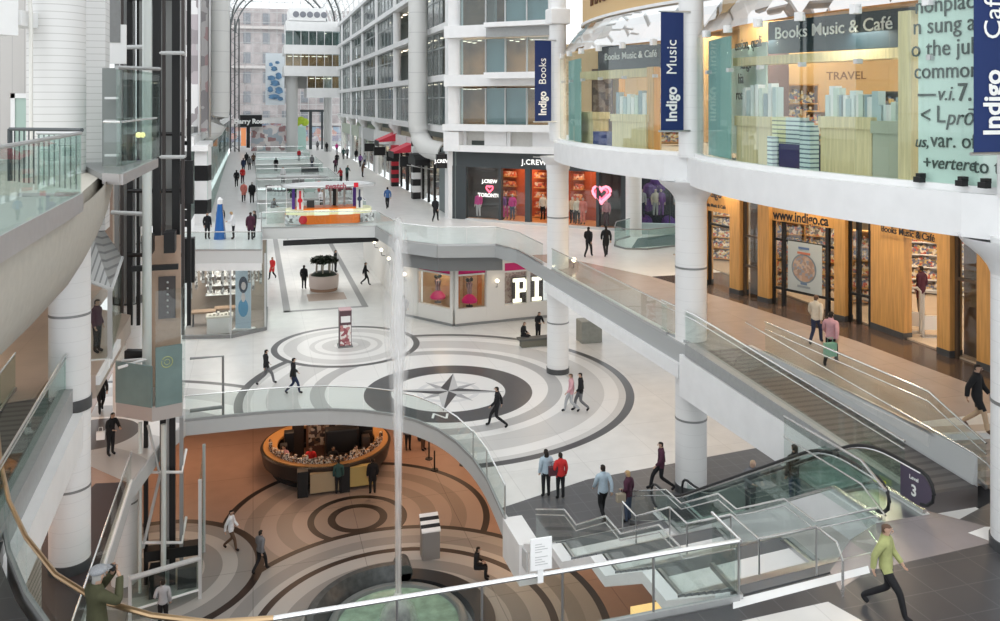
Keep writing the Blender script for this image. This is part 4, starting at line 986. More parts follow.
board('fascia', navyband, A0, B0, (46, 70), (44, 68)); board('maple_beam', maple_pale, at_depth(580, 37.5), B0, (72, 80), (67, 76), .6)
yw = yaw_of(A1, B1); c = lerp2(A1, B1, .46); zc = EYE - (29 - HOR) / FL * (c[0] * FX + c[1] * FY)
text('Books Music & Café', .52, (c[0] + math.sin(yw) * .05, c[1] - math.cos(yw) * .05, zc), yw, letter_white, ui, bold=.004)
yw = yaw_of(A0, B0); c = lerp2(A0, B0, .55); zc = EYE - (55.5 - HOR) / FL * (c[0] * FX + c[1] * FY)
text('Books Music & Café', .42, (c[0] + math.sin(yw) * .05, c[1] - math.cos(yw) * .05, zc), yw, letter_white, ui, bold=.004)
# maple post and teal text panels
PA, PB = off_ring(906, .35), off_ring(919, .35)
part('end_post', maple_pale, ui, lambda m: m.obox(PA, PB, .35, L3, 15.7, -.1))
PA, PB = off_ring(650, .8), off_ring(657, .8)
part('end_post', maple, ui, lambda m: m.obox(PA, PB, .3, L3, 15.0))
PA, PB = off_ring(616, 2.2), off_ring(622, 2.2)
part('end_post', maple, ui, lambda m: m.obox(PA, PB, .3, L3, 14.9))
# warm back room
back = mat('upper_back_wall', (.56, .40, .22), .7)
p0, p1, p2, p3 = at_depth(560, 50), at_depth(742, 38), at_depth(740, 33), at_depth(930, 28.5)
part('back_wall', back, ui, lambda m: m.obox(p0, p1, .1, L3, 17)); part('back_wall', back, ui, lambda m: m.obox(p2, p3, .1, L3, 17))
part('dark_partition', mat('mulberry_panel', (.13, .07, .06), .5), ui, lambda m: m.obox(at_depth(768, 28.3), at_depth(788, 28.5), .1, L3, 15.6))
part('dark_partition', mat('mulberry_panel', (.13, .07, .06), .5), ui, lambda m: m.obox(at_depth(592, 40), at_depth(614, 39.6), .1, L3, 15.2))
part('emblem_banner', picture('brown_emblem', [(.10, .06, .05), (.17, .11, .09), (.08, .05, .05), (.25, .18, .15)], 2.5), ui, lambda m: m.obox(at_depth(593, 38.8), at_depth(612, 38.4), .04, 12.6, 15.0))
MB().prism(scallop(1.7) + [(34, 2), (34, 42), (16.8, 42)], 16.9, 17.2).build('ceiling_bookshop', mat('warm_ceiling', (.55, .40, .27), .8), kind='structure')
MB().obox((32, 8), (32, 52), .2, L3, 17).build('wall_upper_right', mat('warm_wall', (.6, .42, .24), .8), kind='structure')
text('TRAVEL', .38, (*at_depth(846, 28.6), EYE - (76 - HOR) / FL * 28.6), yaw_of(p2, p3), mat('brown_lettering', (.2, .11, .05), .6), ui, bold=.004)
for i, (px, py, w, h, d) in enumerate(((798, 110, 1.4, 2.5, 29.4), (846, 107, 2.6, 1.6, 28), (898, 103, 1.0, 2.2, 25.5), (670, 115, 1.6, 2.2, 38), (640, 118, 1.8, 2.2, 39))):
    x, y = at_depth(px, d)
    shelf_unit('bookshelf', ['tall bookshelf left in the warm upper bookshop room', 'long low bookshelf under the travel sign', 'dark bookshelf by the pale maple post upstairs', 'bookshelf behind the blue music banner upstairs', 'bookshelf upstairs right of the brown emblem banner'][i], (x, y), -math.radians(25), w, h, 4, lvl=L3, wd=maple if i != 2 else dark)
# counters and book stacks right behind the glass
def counter(label, x0, x1, off, h, m=maple_pale, pt=None):
    A, B = off_ring(x0, off), off_ring(x1, off)
    t = thing('display_counter', label, 'counter', (A[0], A[1], L3))
    part('body', m, t, lambda q: q.obox(A, B, .7, L3, L3 + h - .08, .4)); part('top', m, t, lambda q: q.obox(lerp2(A, B, -.02), lerp2(A, B, 1.02), .8, L3 + h - .3, L3 + h, .4))
    return A, B, L3 + h
bookwhite = [mat('cover_%d' % i, c, .5) for i, c in enumerate([(.66, .72, .70), (.45, .55, .56), (.75, .76, .74), (.30, .38, .42), (.60, .68, .60), (.8, .8, .78)])]
def stand_books(A, B, z, n, group, lab, hmin=.3, hmax=.75, w=.18):
    yw = yaw_of(A, B)
    for k in range(n):
        p = lerp2(A, B, (k + .5) / n); p = (p[0] - math.sin(yw) * .35, p[1] + math.cos(yw) * .35); h = random.uniform(hmin, hmax)
        q = MB(); q.box(p[0] - w / 2, p[0] + w / 2, p[1] - .12, p[1] + .12, z, z + h, Matrix.Translation((p[0], p[1], 0)) @ Matrix.Rotation(yw, 4, 'Z') @ Matrix.Translation((-p[0], -p[1], 0)))
        q.build('book_stack', bookwhite[(k * 5 + n) % 6], None, lab, 'books', group)
A, B, z = counter('pale maple counter by the teal text glass on the upper floor', 735, 769, .45, 1.45)
stand_books(A, B, z, 8, 'pale books on the left upper counter', 'pale book standing on the counter beside the teal lettered glass', .5, 1.0, .2)
A, B, z = counter('wide pale maple counter in the middle of the upper window', 819, 870, .5, 1.5)
stand_books(A, B, z, 12, 'pale books on the wide upper counter', 'pale book standing on the wide middle counter of the upper window', .45, .85, .2)
A, B, z = counter('grey green glass counter beside the pale maple end post', 871, 905, .45, 1.42, mat('sage_panel', (.42, .44, .34), .4))
stand_books(A, B, z, 7, 'grey books on the sage counter', 'grey book standing on the sage counter by the end post', .3, .6, .2)
A, B, z = counter('pale maple counter behind the first curved window bay', 611, 645, .5, 1.4)
stand_books(A, B, z, 9, 'pale books in the first window bay', 'pale book standing on the counter of the first window bay', .3, 1.0, .25)
A, B, z = counter('low pale maple cabinet at the left end of the first window bay', 574, 592, .5, 1.45)
# navy plinth with striped book piles
A, B = off_ring(779, .4), off_ring(806, .4)
pl = thing('display_plinth', 'navy display plinth with book piles in the upper window', 'plinth', (A[0], A[1], L3))
part('body', mat('navy_block', (.02, .02, .11), .5), pl, lambda q: q.obox(A, B, .6, L3, L3 + .72, .3))
A2, B2 = off_ring(593, .45), off_ring(607, .45)
pl = thing('display_plinth', 'blue display plinth in the first window bay upstairs', 'plinth', (A2[0], A2[1], L3))
part('body', mat('blue_block', (.03, .05, .22), .5), pl, lambda q: q.obox(A2, B2, .6, L3, L3 + .62, .3))
pile_b = banded('pile_mint', (.62, .72, .70), (.10, .16, .2), 'Z', .12, .3)
pile_y = banded('pile_yellow', (.72, .70, .40), (.18, .2, .14), 'Z', .12, .3)
for k in range(9):
    for row in range(2):
        px = 774 + k * 4.7
        if row == 0 and 1 <= k < 7: continue
        c = off_ring(px, .62 if row else .4)
        q = MB(); q.box(c[0] - .14, c[0] + .14, c[1] - .12, c[1] + .12, L3 + (.72 if row and 1 <= k < 7 else 0), L3 + (1.45 if 1 <= k < 7 else .9 if k == 0 else 1.35 - .1 * (k - 7)))
        q.build('book_pile', pile_y if 1 <= k <= 3 else pile_b, None, 'yellow and white striped book pile on the navy plinth' if 1 <= k <= 3 else 'mint and dark striped book pile around the navy plinth', 'books', 'striped yellow book piles' if 1 <= k <= 3 else 'striped mint book piles')
# lettered glass panels
mint = mat('mint_film', (.68, .83, .76), .45)
tpn = thing('lettered_panel', 'mint panel printed with large dictionary words at the right end of the upper window', 'text panel', (*off_ring(950, .1), L3))
tp0, tp1 = off_ring(919, .1), off_ring(1010, .1)
P = scallop(.1, n=28)
# flat lettered panel spanning the bay end
tq0, tq1 = tp0, (tp0[0] + .55, tp0[1] - 2.6)
part('film', mint, tpn, lambda m: m.obox(tq0, tq1, .05, L3 + .1, 16.6))
yw = yaw_of(tq0, tq1); Lp = math.hypot(tq1[0] - tq0[0], tq1[1] - tq0[1])
for tx, x_, py, s_, sh, bo in (('nonplac', 945, 4, .48, 0, 0), ('n sung af', 947, 25, .48, 0, 0), ('o the jubi', 948, 48, .48, 0, 0), ('common', 947, 71, .46, 0, 0), ('v.i.', 947, 94, .42, .25, 0), ('7.', 966, 93, .5, 0, .006), ('<', 927, 116, .5, 0, 0), ('L', 942, 115, .5, 0, 0), ('prō', 961, 118, .45, .25, 0), ('us,', 923, 142, .34, .25, 0), ('var. of', 954, 141, .44, 0, 0), ('+', 928.5, 163, .38, 0, 0), ('vertere', 954, 164, .37, .25, 0), ('to t', 988, 167, .42, 0, 0)):
    l = (x_ - 500) / FL; dx, dy = FX + l * RX, FY + l * RY; ex, ey = tq1[0] - tq0[0], tq1[1] - tq0[1]
    t = (tq0[0] * ey - tq0[1] * ex) / (dx * ey - dy * ex); z = EYE - (py - HOR) / FL * t
    text(tx, s_ * 1.08, (dx * t + math.sin(yw) * .05, dy * t - math.cos(yw) * .05, z), yw, mat('print_green', (.05, .08, .07), .6), tpn, shear=sh, bold=bo, sx=.86)
def dash(px0, px1, py):
    m = MB()
    for px in (px0, px1): pass
    l = ((px0 + px1) / 2 - 500) / FL; dx, dy = FX + l * RX, FY + l * RY; ex, ey = tq1[0] - tq0[0], tq1[1] - tq0[1]
    t = (tq0[0] * ey - tq0[1] * ex) / (dx * ey - dy * ex); c = (dx * t, dy * t, EYE - (py - HOR) / FL * t); w = (px1 - px0) / FL * t * 1.2
    m.obox((c[0] - math.cos(yw) * w / 2 + math.sin(yw) * .05, c[1] - math.sin(yw) * w / 2 - math.cos(yw) * .05), (c[0] + math.cos(yw) * w / 2 + math.sin(yw) * .05, c[1] + math.sin(yw) * w / 2 - math.cos(yw) * .05), .02, c[2] - .025, c[2] + .025)
    m.build('dash', mat('print_green', (.05, .08, .07), .6), tpn)
dash(920, 936, 95)
for px in (929.5, 972, 995):
    l = (px - 500) / FL; dx, dy = FX + l * RX, FY + l * RY; ex, ey = tq1[0] - tq0[0], tq1[1] - tq0[1]
    t = (tq0[0] * ey - tq0[1] * ex) / (dx * ey - dy * ex)
    part('floor_spot', black, tpn, lambda m: m.box(dx * t - .35, dx * t - .2, dy * t - .1, dy * t + .1, L3 + .1, L3 + .22).box(dx * t - .32, dx * t - .15, dy * t - .06, dy * t + .06, L3 + .2, L3 + .3))
tp2 = thing('lettered_panel', 'teal panel with faint words left of the upper window counters', 'text panel', (*off_ring(725, .12), L3))
def flm(m):
    for a, b in ((709, 720), (720, 731)): m.obox(off_ring(a, .3), off_ring(b, .3), .04, L3 + .1, 15.7)
part('film', mat('teal_film', (.28, .50, .46), .4), tp2, flm)
part('pale_film', mint, tp2, lambda m: m.obox(off_ring(728, 1.3), off_ring(767, 1.3), .04, L3 + .1, 15.5))
for tx, px, py in (('ession, quali', 748, 44), ('kings', 746, 64), ('hia', 741, 79), ('rosaic', 742, 95)):
    c = off_ring(px, 1.22); a, b = off_ring(px - 8, 1.22), off_ring(px + 8, 1.22); d = c[0] * FX + c[1] * FY
    text(tx, .5, (c[0] - .03, c[1] - .03, EYE - (py - HOR) / FL * d), yaw_of(a, b), mat('print_green', (.05, .08, .07), .6), tp2, sx=.95)
tp3 = thing('lettered_panel', 'teal glass strip at the far left end of the first upper window bay', 'text panel', (*off_ring(576, .1), L3))
part('film', mat('teal_film', (.28, .50, .46), .4), tp3, lambda m: m.obox(off_ring(569, .25), off_ring(581, .25), .04, L3 + .1, 15.6))
# hanging banners
def banner(words, label, col_y, z0, z1, w=.92, side=-1, x_edge=14.37):
    t = thing('hanging_banner', label, 'banner', (x_edge - w / 2, col_y - .1, z0))
    ch_ = part('cloth', navy, t, lambda m: m.box(x_edge - w, x_edge - .06, col_y - .12, col_y - .1, z0, z1))
    for z in (z0 - .03, z1 + .03): part('pole', steel, t, lambda m: m.tube([(x_edge - w - .08, col_y - .11, z), (x_edge + .2, col_y - .11, z)], .035, 8), True)
    h = z1 - z0
    text('Indigo', w * .62, (x_edge - w / 2 - .05, col_y - .14, z0 + h * .22), 0, letter_white, ch_, roll=PI / 2, bold=.016, depth=.004, sx=.86)
    text(words, w * .6, (x_edge - w / 2 - .05, col_y - .14, z0 + h * .62), 0, letter_white, ch_, roll=PI / 2, depth=.004, sx=.95)
banner('Books', 'navy banner reading Indigo Books beside the far white column', 40.2, EYE - (121 - HOR) / FL * 42.6, EYE - (41 - HOR) / FL * 42.6)
banner('Music', 'navy banner reading Indigo Music beside the middle white column', 26.6, EYE - (130 - HOR) / FL * 29.5, EYE - (13 - HOR) / FL * 29.5)
banner('Café', 'navy banner reading Indigo Café at the right edge over the mint panel', 13.3, EYE - (152 - HOR) / FL * 16.5, 17.0, .98, x_edge=14.33)
# ================================================================ CORNER BUILDING with the dark clothes shop
CA, CB = (14.0, 59.6), (22.6, 51.6)
MB().box(13.45, 14.55, 59.6, 60.7, 5.3, 30).build('column_square', fascia_white, kind='structure')
def cfront(px, off=0):
    l = (px - 500) / FL; dx, dy = FX + l * RX, FY + l * RY; ex, ey = CB[0] - CA[0], CB[1] - CA[1]
    L = math.hypot(ex, ey); A = (CA[0] - ey / L * off, CA[1] + ex / L * off)
    t = (A[0] * ey - A[1] * ex) / (dx * ey - dy * ex); return (dx * t, dy * t)
def cz(px, py): c = cfront(px); return EYE - (py - HOR) / FL * (c[0] * FX + c[1] * FY)
cyaw = yaw_of(CA, CB)
jc = thing('clothes_shop', 'dark grey clothes shop front with red lit windows and white lettering', 'shop front', (18, 55.7, 5.3))
CE = cfront(641)
zjt = cz(500, 152)
jf_ = part('fascia', dark, jc, lambda m: m.obox(cfront(453), CE, .3, cz(500, 168), zjt))
for a, b in ((453, 467), (499.5, 502), (526, 531), (597, 600), (622, 641)):
    part('pier', dark, jc, lambda m: m.obox(cfront(a), cfront(b), .35, 5.3, cz(500, 167)))
for a, b in ((467, 499.5), (502, 526), (571, 597), (600, 622)):
    part('shop_window', shop_glass, jc, lambda m: m.obox(cfront(a), cfront(b), .04, 5.4, cz(500, 168)))
part('back_wall', mat('shop_red_back', (.38, .08, .03), .6), jc, lambda m: m.obox(cfront(501, 3.2), cfront(600, 3.2), .1, 5.3, 10.2))
part('back_wall', mat('shop_dark_back', (.06, .055, .055), .6), jc, lambda m: m.obox(cfront(467, .9), cfront(500, .9), .05, 5.3, 10.2).obox(cfront(597, 1.1), cfront(623, 1.1), .05, 5.3, 10.2))
part('floor_inside', mat('shop_wood_floor', (.45, .2, .07), .4), jc, lambda m: m.prism([cfront(467), cfront(622), cfront(622, 3.2), cfront(467, 3.2)], 5.3, 5.34))
for a, b in ((504, 516), (535, 546), (574, 584)):
    part('shelf_bay', mat('shop_oak', (.55, .28, .10), .5), jc, lambda m: [m.obox(cfront(a, 2.7), cfront(b, 2.7), .5, 5.4 + k * .7, 5.46 + k * .7) for k in range(7)])
    part('folded_clothes', picture('folded_stock', [(.5, .1, .06), (.7, .3, .1), (.2, .05, .04), (.65, .5, .4)], 4), jc, lambda m: [m.obox(cfront(a + .8, 2.7), cfront(b - .8, 2.7), .4, 5.47 + k * .7, 5.8 + k * .7) for k in range(6)])['kind'] = 'stuff'
part('lit_ceiling', mat('shop_lamp', (1, .72, .45), .5, emit=1.5), jc, lambda m: [m.obox(cfront(px, .6 + 1.6 * (k % 2)), cfront(px + 3, .6 + 1.6 * (k % 2)), .25, 9.75, 9.8) for k, px in enumerate((505, 512, 519, 535, 543, 574, 582, 590))])
part('ceiling_inside', mat('shop_ceiling', (.25, .2, .17), .8), jc, lambda m: m.prism([cfront(467), cfront(641), cfront(641, 3.4), cfront(467, 3.4)], 9.9, 10.0))
def ctext(tx, size, px, py, m, bold=.02, par=jc, off=.3, spacing=1):
    c = cfront(px, -off); z = EYE - (py - HOR) / FL * (c[0] * FX + c[1] * FY)
    return text(tx, size, (c[0], c[1], z), cyaw, m, par, bold=bold, spacing=spacing)
ctext('J.CREW', .5, 534, 162.5, mat('lit_letters', (.95, .95, .93), .4, emit=.5), .012, jf_, spacing=1.15)
part('fascia_line', letter_white, jc, lambda m: m.obox(cfront(533, -.2), cfront(546, -.2), .03, cz(540, 157.3), cz(540, 156.6)))
lit = mat('lit_letters', (.95, .95, .93), .4, emit=.5)
ctext('J.CREW', .36, 489.5, 181.5, lit, .012, off=.05); ctext('TORONTO', .36, 489.5, 195.5, lit, .012, off=.05)
def heart(m, c, z, s_, yw, r):
    P = []
    for k in range(28):
        t = 2 * PI * k / 28; hx = .0625 * 16 * math.sin(t) ** 3; hz = .0625 * (13 * math.cos(t) - 5 * math.cos(2 * t) - 2 * math.cos(3 * t) - math.cos(4 * t))
        P.append((c[0] + math.cos(yw) * hx * s_, c[1] + math.sin(yw) * hx * s_, z + hz * s_))
    m.tube(P, r, 6, True)
neon = mat('neon_pink', (1, .12, .2), .4, emit=1.6); neon2 = mat('neon_soft', (1, .3, .4), .4, emit=1.0)
c = cfront(489.5, -.1); part('neon_heart', neon, jc, lambda m: heart(m, c, cz(489.5, 188.5), .26, cyaw, .05))
c = cfront(601.5, -.08); zc = cz(601.5, 193.5)
hs_ = thing('neon_heart_sign', 'large glowing pink neon heart in the right window of the dark clothes shop', 'neon sign', (c[0], c[1], zc - .7))
part('outer_tube', neon2, hs_, lambda m: heart(m, c, zc, .62, cyaw, .1)); part('inner_tube', neon, hs_, lambda m: heart(m, c, zc, .4, cyaw, .06))
ledge = cfront(467, -.3), cfront(622, -.3)
part('window_step', palegrey, jc, lambda m: m.obox(*ledge, .5, 5.3, 5.42))
# white beam, recessed frieze and office floors above the shop
cb = thing('corner_offices', 'white corner office building with glazed floors above the dark clothes shop', 'building', (18, 56, 10.3))
part('beam', fascia_white, cb, lambda m: m.obox(cfront(447, -.5), cfront(641, -.5), .8, zjt, cz(500, 145.5)))
part('frieze', offwhite, cb, lambda m: m.obox(cfront(459), cfront(641), .2, cz(500, 146), cz(500, 130)))
for a, b in ((459, 467), (485, 507), (507.5, 511), (533, 641)): part('frieze_rib', fascia_white, cb, lambda m: m.obox(cfront(a, -.2), cfront(b, -.2), .2, cz(500, 146), cz(500, 131)))
part('vent_grille', mat('vent_dark', (.05, .06, .055), .6), cb, lambda m: m.obox(cfront(472, -.15), cfront(484, -.15), .1, cz(478, 145), cz(478, 140.5)))
part('sill_beam', fascia_white, cb, lambda m: m.obox(cfront(446, -.6), cfront(560, -.6), 1.0, cz(500, 131), cz(500, 124.5)))
part('corner_haunch', fascia_white, cb, lambda m: m.obox(cfront(447, -.5), cfront(462, -.5), 1.0, cz(450, 150), cz(450, 131)))
part('spandrel', fascia_white, cb, lambda m: m.obox(cfront(446, -.2), cfront(560, -.2), .6, cz(500, 86), cz(500, 74.5)))
part('projecting_sill', fascia_white, cb, lambda m: m.obox(cfront(487, -1.0), cfront(560, -1.0), 1.0, cz(500, 79), cz(500, 73)))
part('spandrel', fascia_white, cb, lambda m: m.obox(cfront(446, -.2), cfront(560, -.2), .6, cz(500, 36.5), cz(500, 24.5)))
part('projecting_sill', fascia_white, cb, lambda m: m.obox(cfront(487, -1.0), cfront(560, -1.0), 1.0, cz(500, 28.5), cz(500, 24)))
part('grey_panel', midgrey, cb, lambda m: m.obox(cfront(487, -.8), cfront(560, -.8), .3, cz(500, 38), cz(500, 28.5)))
part('spandrel', fascia_white, cb, lambda m: m.obox(cfront(446, -.2), cfront(560, -.2), .6, cz(500, -26), cz(500, -14)))
part('office_core', mat('office_inner', (.42, .26, .15), .8, var=.3, scale=.8), cb, lambda m: m.obox(cfront(446, 4), cfront(560, 4), .3, 10, 30))
for zz in (cz(500, 86), cz(500, 36.5), cz(500, -14)):
    part('office_ceiling', offwhite, cb, lambda m: m.prism([cfront(446), cfront(562), cfront(562, 4), cfront(446, 4)], zz + .02, zz + .1))
blue_sheer = mat('blue_blind', (.38, .50, .53), .5, var=.1, scale=.7)
for (y0, y1), bl in (((88, 124.5), (1, 2)), ((38.5, 74), (1,)), ((-12, 24), (2, 3))):
    xs = (460, 486, 505.5, 527, 549)
    for k in range(4):
        a, b = xs[k] + .6, xs[k + 1] - .6
        f_ = part('window', palegrey, cb, lambda m: m.obox(cfront(a - .8), cfront(a), .15, cz(500, y1), cz(500, y0)).obox(cfront(b), cfront(b + .8), .15, cz(500, y1), cz(500, y0)))
        m = MB(); m.obox(cfront(a), cfront(b), .04, cz(500, y1), cz(500, y0)); m.build('pane', office_glass, f_)
        if k in bl:
            m = MB(); m.obox(cfront(a, .25), cfront(b, .25), .04, cz(500, y1), cz(500, y0)); m.build('blind', blue_sheer, f_)
    olamp = mat('office_lamp', (1, .86, .68), .5, emit=2.0)
    part('ceiling_lamp', olamp, cb, lambda m: [m.obox(cfront(px, .8 + .9 * (k % 3)), cfront(px + 3, .8 + .9 * (k % 3)), .2, cz(500, y0) - .06, cz(500, y0) - .02) for k, px in enumerate((463, 468, 473, 478, 510, 516, 521, 531, 538))])
# the sign pier round the corner
sp_ = thing('shop_sign_pier', 'grey green pier with small black lettered box sign at the shop corner', 'sign pier', (14.1, 61.5, 5.3))
part('pier', mat('pier_green', (.16, .19, .19), .5), sp_, lambda m: m.box(13.9, 14.3, 59.4, 64.8, 5.3, 10.2))
part('sign_box', black, sp_, lambda m: m.box(13.35, 13.95, 60.0, 62.6, 8.9, 9.9).box(12.7, 13.5, 60.0, 60.4, 8.9, 9.9))
text('J.CREW', .34, (13.1, 59.98, 9.4), 0, lit, sp_, bold=.012)
part('poster', picture('pier_poster', [(.1, .1, .1), (.5, .5, .5), (.2, .2, .22)], 2), sp_, lambda m: m.box(13.85, 13.9, 61.2, 62.4, 6.6, 8.4))
# second dressed window, right of the shop, and its blue well
sv = thing('dressed_window', 'dark shop window with purple dressed figures behind the stair well', 'shop window', (25, 50.9, 5.3))
V0, V1 = at_depth(640, 55.5), at_depth(700, 54.5)
part('frame', dark, sv, lambda m: m.obox(V0, V1, .2, 9.8, 11).obox(V0, lerp2(V0, V1, .02), .3, 5.3, 10).obox(lerp2(V0, V1, .49), lerp2(V0, V1, .51), .2, 5.3, 10))
part('back', mat('violet_back', (.035, .04, .06), .6), sv, lambda m: m.obox((V0[0] + .6, V0[1] + 1.6), (V1[0] + .6, V1[1] + 1.6), .1, 5.3, 10.5))
part('glazing', shop_glass, sv, lambda m: m.obox(V0, V1, .03, 5.4, 10))
part('purple_decor', mat('purple_decor', (.12, .05, .25), .6), sv, lambda m: [m.ball(*at_depth(px, 56.3, py), r_) for px, py, r_ in ((650, 190, .5), (655, 183, .35), (648, 205, .45), (661, 188, .3), (645, 222, .5), (668, 222, .45), (676, 224, .4))])
part('low_wall', mat('pale_blue_panel', (.50, .62, .64), .5), sv, lambda m: m.obox((V0[0] - .8, V0[1] - 1.4), (V1[0] - .3, V1[1] - 1.4), .3, 5.0, 6.0))
MB().prism([(20.8, 44.6), (24, 45), (26.5, 46.2), (27, 49), (22.6, 47.6)], 5.3, 5.31).build('trim_21', mat('well_teal', (.05, .10, .105), .5), kind='structure')

# ================================================================ RIGHT OFFICE WALL along the mall
wr_ = thing('office_wall', 'long white office wall with glazed bays down the right of the mall', 'building', (14, 100, 11), kind='structure')
ys = [60.7, 73.5, 87, 100.5, 114, 127.5, 141, 146]
zs = [11.65, 15.55, 19.42, 23.2, 26.8]
part('core', mat('office_dim', (.42, .44, .43), .8), wr_, lambda m: m.box(17, 17.2, 60, 146, 5.3, 27))
for z in zs: part('floor_beam', fascia_white, wr_, lambda m: m.box(13.7, 14.3, 60.7, 146, z - .28, z + .2))
for y in ys[1:-1]:
    part('column', fascia_white, wr_, lambda m: m.cyl(14.25, y, 5.3, 26.9, .42, n=24), True)
    part('bracket', fascia_white, wr_, lambda m: m.prism([(13.4, y - .35), (14.3, y - .35), (14.3, y + .35), (13.4, y + .35)], [11.2, 10.2, 10.2, 11.2], [11.6] * 4))
gal_pane = glass('gallery_pane', (.82, .87, .87), .2, .08, .2)
frame_grey = mat('window_frame_grey', (.42, .45, .45), .45, .2)
for bi in range(len(ys) - 1):
    for fi in range(len(zs) - 1):
        y0, y1 = ys[bi] + .45, ys[bi + 1] - .45; z0, z1 = zs[fi] + .22, zs[fi + 1] - .3
        xo = 14.15 if not (bi == 1 and fi in (1, 2)) else 16.2
        near = bi < 3
        w = MB(); n = 5 if near else 4
        for k in range(n + 1):
            y = y0 + (y1 - y0) * k / n; w.box(xo - .05, xo + .05, y - .06, y + .06, z0, z1)
        w.box(xo - .05, xo + .05, y0, y1, z0 + (z1 - z0) * .62, z0 + (z1 - z0) * .62 + .1)
        w = w.build('window', frame_grey, wr_)
        m = MB(); m.box(xo, xo + .02, y0, y1, z0, z1); m.build('pane', gal_pane, w)
        if (bi * 3 + fi * 5) % 4 == 0 and near:
            m = MB(); m.box(xo + .5, xo + .55, y0, (y0 + y1) / 2, z0, z1); m.build('blind', blue_sheer, w)
for fi in range(len(zs) - 1):
    part('office_ceiling', offwhite, wr_, lambda m: m.box(14.3, 17, 60, 146, zs[fi + 1] - .3, zs[fi + 1] - .2))
part('office_lamp', mat('office_lamp', (1, .86, .68), .5, emit=2.0), wr_, lambda m: [m.box(15.2, 15.5, y, y + 1.2, z - .36, z - .32) for z in zs[1:] for y in range(64, 100, 3)])
part('recess_wall', mat('recess_tan', (.45, .32, .2), .7), wr_, lambda m: m.box(16.4, 16.5, 74, 86.5, 15.6, 23))
# the round air duct with an elbow
du = thing('air_duct', 'huge pale vertical air duct that bends at the bottom into the right wall', 'duct', (12.8, 72, 10))
ductm = banded('duct_skin', (.72, .72, .70), (.60, .60, .59), 'Z', 1.6, .04, .5)
dxy = on_x(418, 12.75)
elb = [(dxy[0], dxy[1], 33), (dxy[0], dxy[1], 11.9)] + [(dxy[0] + .9 - .9 * math.cos(t) , dxy[1] - 1.6 * (1 - math.cos(t)), 11.9 - 2.0 * math.sin(t)) for t in (math.radians(a) for a in (15, 30, 45, 60, 75, 90))] + [(dxy[0] + 1.6, dxy[1] - 3.2, 9.75)]
part('pipe', ductm, du, lambda m: m.tube(elb, .78, 24), True)
part('open_end', black, du, lambda m: m.tube([(dxy[0] + 1.5, dxy[1] - 3.0, 9.75), (dxy[0] + 1.62, dxy[1] - 3.28, 9.74)], .66, 20), True)
# shops under the office wall
def gallery_shop(label, y0, y1, fasc, inner_c, mull=black, x=14.1):
    t = thing('boutique', label, 'shop front', (x, (y0 + y1) / 2, 5.3))
    part('fascia', fasc, t, lambda m: m.box(x - .1, x + .2, y0, y1, 8.9, 10.4))
    part('shop_window', shop_glass, t, lambda m: m.box(x, x + .03, y0 + .2, y1 - .2, 5.4, 8.9))
    part('back_wall', inner_c, t, lambda m: m.box(x + 2.4, x + 2.5, y0, y1, 5.3, 10.4))
    for k in range(4):
        y = y0 + .15 + (y1 - y0 - .3) * k / 3; part('mullion', mull, t, lambda m: m.box(x - .08, x + .1, y - .12, y + .12, 5.3, 8.9))
    part('stock', picture('stock_%d' % int(y0), [(.6, .58, .52), (.3, .2, .15), (.7, .65, .6), (.15, .15, .18), (.45, .25, .2)], 1.5), t, lambda m: [m.box(x + 1.2, x + 2.2, y0 + .4 + k * 1.6, y0 + 1.6 + k * 1.6, 5.4, 6.6 + .5 * (k % 3)) for k in range(int((y1 - y0 - 1) / 1.6))])['kind'] = 'stuff'
    return t
cream_in = mat('cream_inner', (.66, .58, .46), .7)
gallery_shop('dark shop front between the grey sign pier and the striped post', 64.9, 72.5, mat('shop_green_grey', (.30, .34, .32), .6), mat('dim_inner', (.22, .2, .18), .7))
gallery_shop('white and black shop front beyond the striped post', 73.5, 80, white, cream_in)
gallery_shop('shop front with black window bars under a red awning', 80.3, 90, white, mat('dim_inner', (.22, .2, .18), .7))
gallery_shop('white shop front beyond the red awnings', 90.5, 103, white, cream_in, palegrey)
gallery_shop('cream shop front in the farther half of the right gallery', 103.5, 118, palegrey, cream_in, palegrey)
gallery_shop('pale green shop front near the far end of the right gallery', 118.5, 142, mat('sage_fascia', (.5, .55, .46), .6), mat('sage_inner', (.45, .52, .4), .6), palegrey)
for i, (y, z0, z1, a, b) in enumerate(((73.0, 5.3, 11, white, black), (84.5, 5.3, 9.4, mat('red_check', (.55, .03, .05), .5), black))):
    t = thing('striped_post', ['black and white striped square post in the right gallery', 'red and black striped square post past the awnings'][i], 'post', (13.6, y, z0))
    n = 10
    for k in range(n):
        part('stripe', a if k % 2 else b, t, lambda m: m.box(13.25, 13.95, y - .4, y + .4, z0 + (z1 - z0) * k / n, z0 + (z1 - z0) * (k + 1) / n))
red = mat('awning_red', (.62, .04, .07), .6)
for i, (y0, y1, z) in enumerate(((77, 80, 9.0), (86.5, 89.5, 9.6))):
    t = thing('awning', ['red awning over the nearer barred shop window', 'red awning sign farther along the right gallery'][i], 'awning', (13, y0, z))
    part('cloth', red, t, lambda m: m.prism([(12.3, y0), (14.1, y0), (14.1, y1), (12.3, y1)], [z, z + .1, z + .1, z], [z + .15, z + .9, z + .9, z + .15]))
    part('valance', mat('awning_dark', (.05, .05, .05), .6), t, lambda m: m.box(12.25, 12.3, y0, y1, z - .45, z + .15))
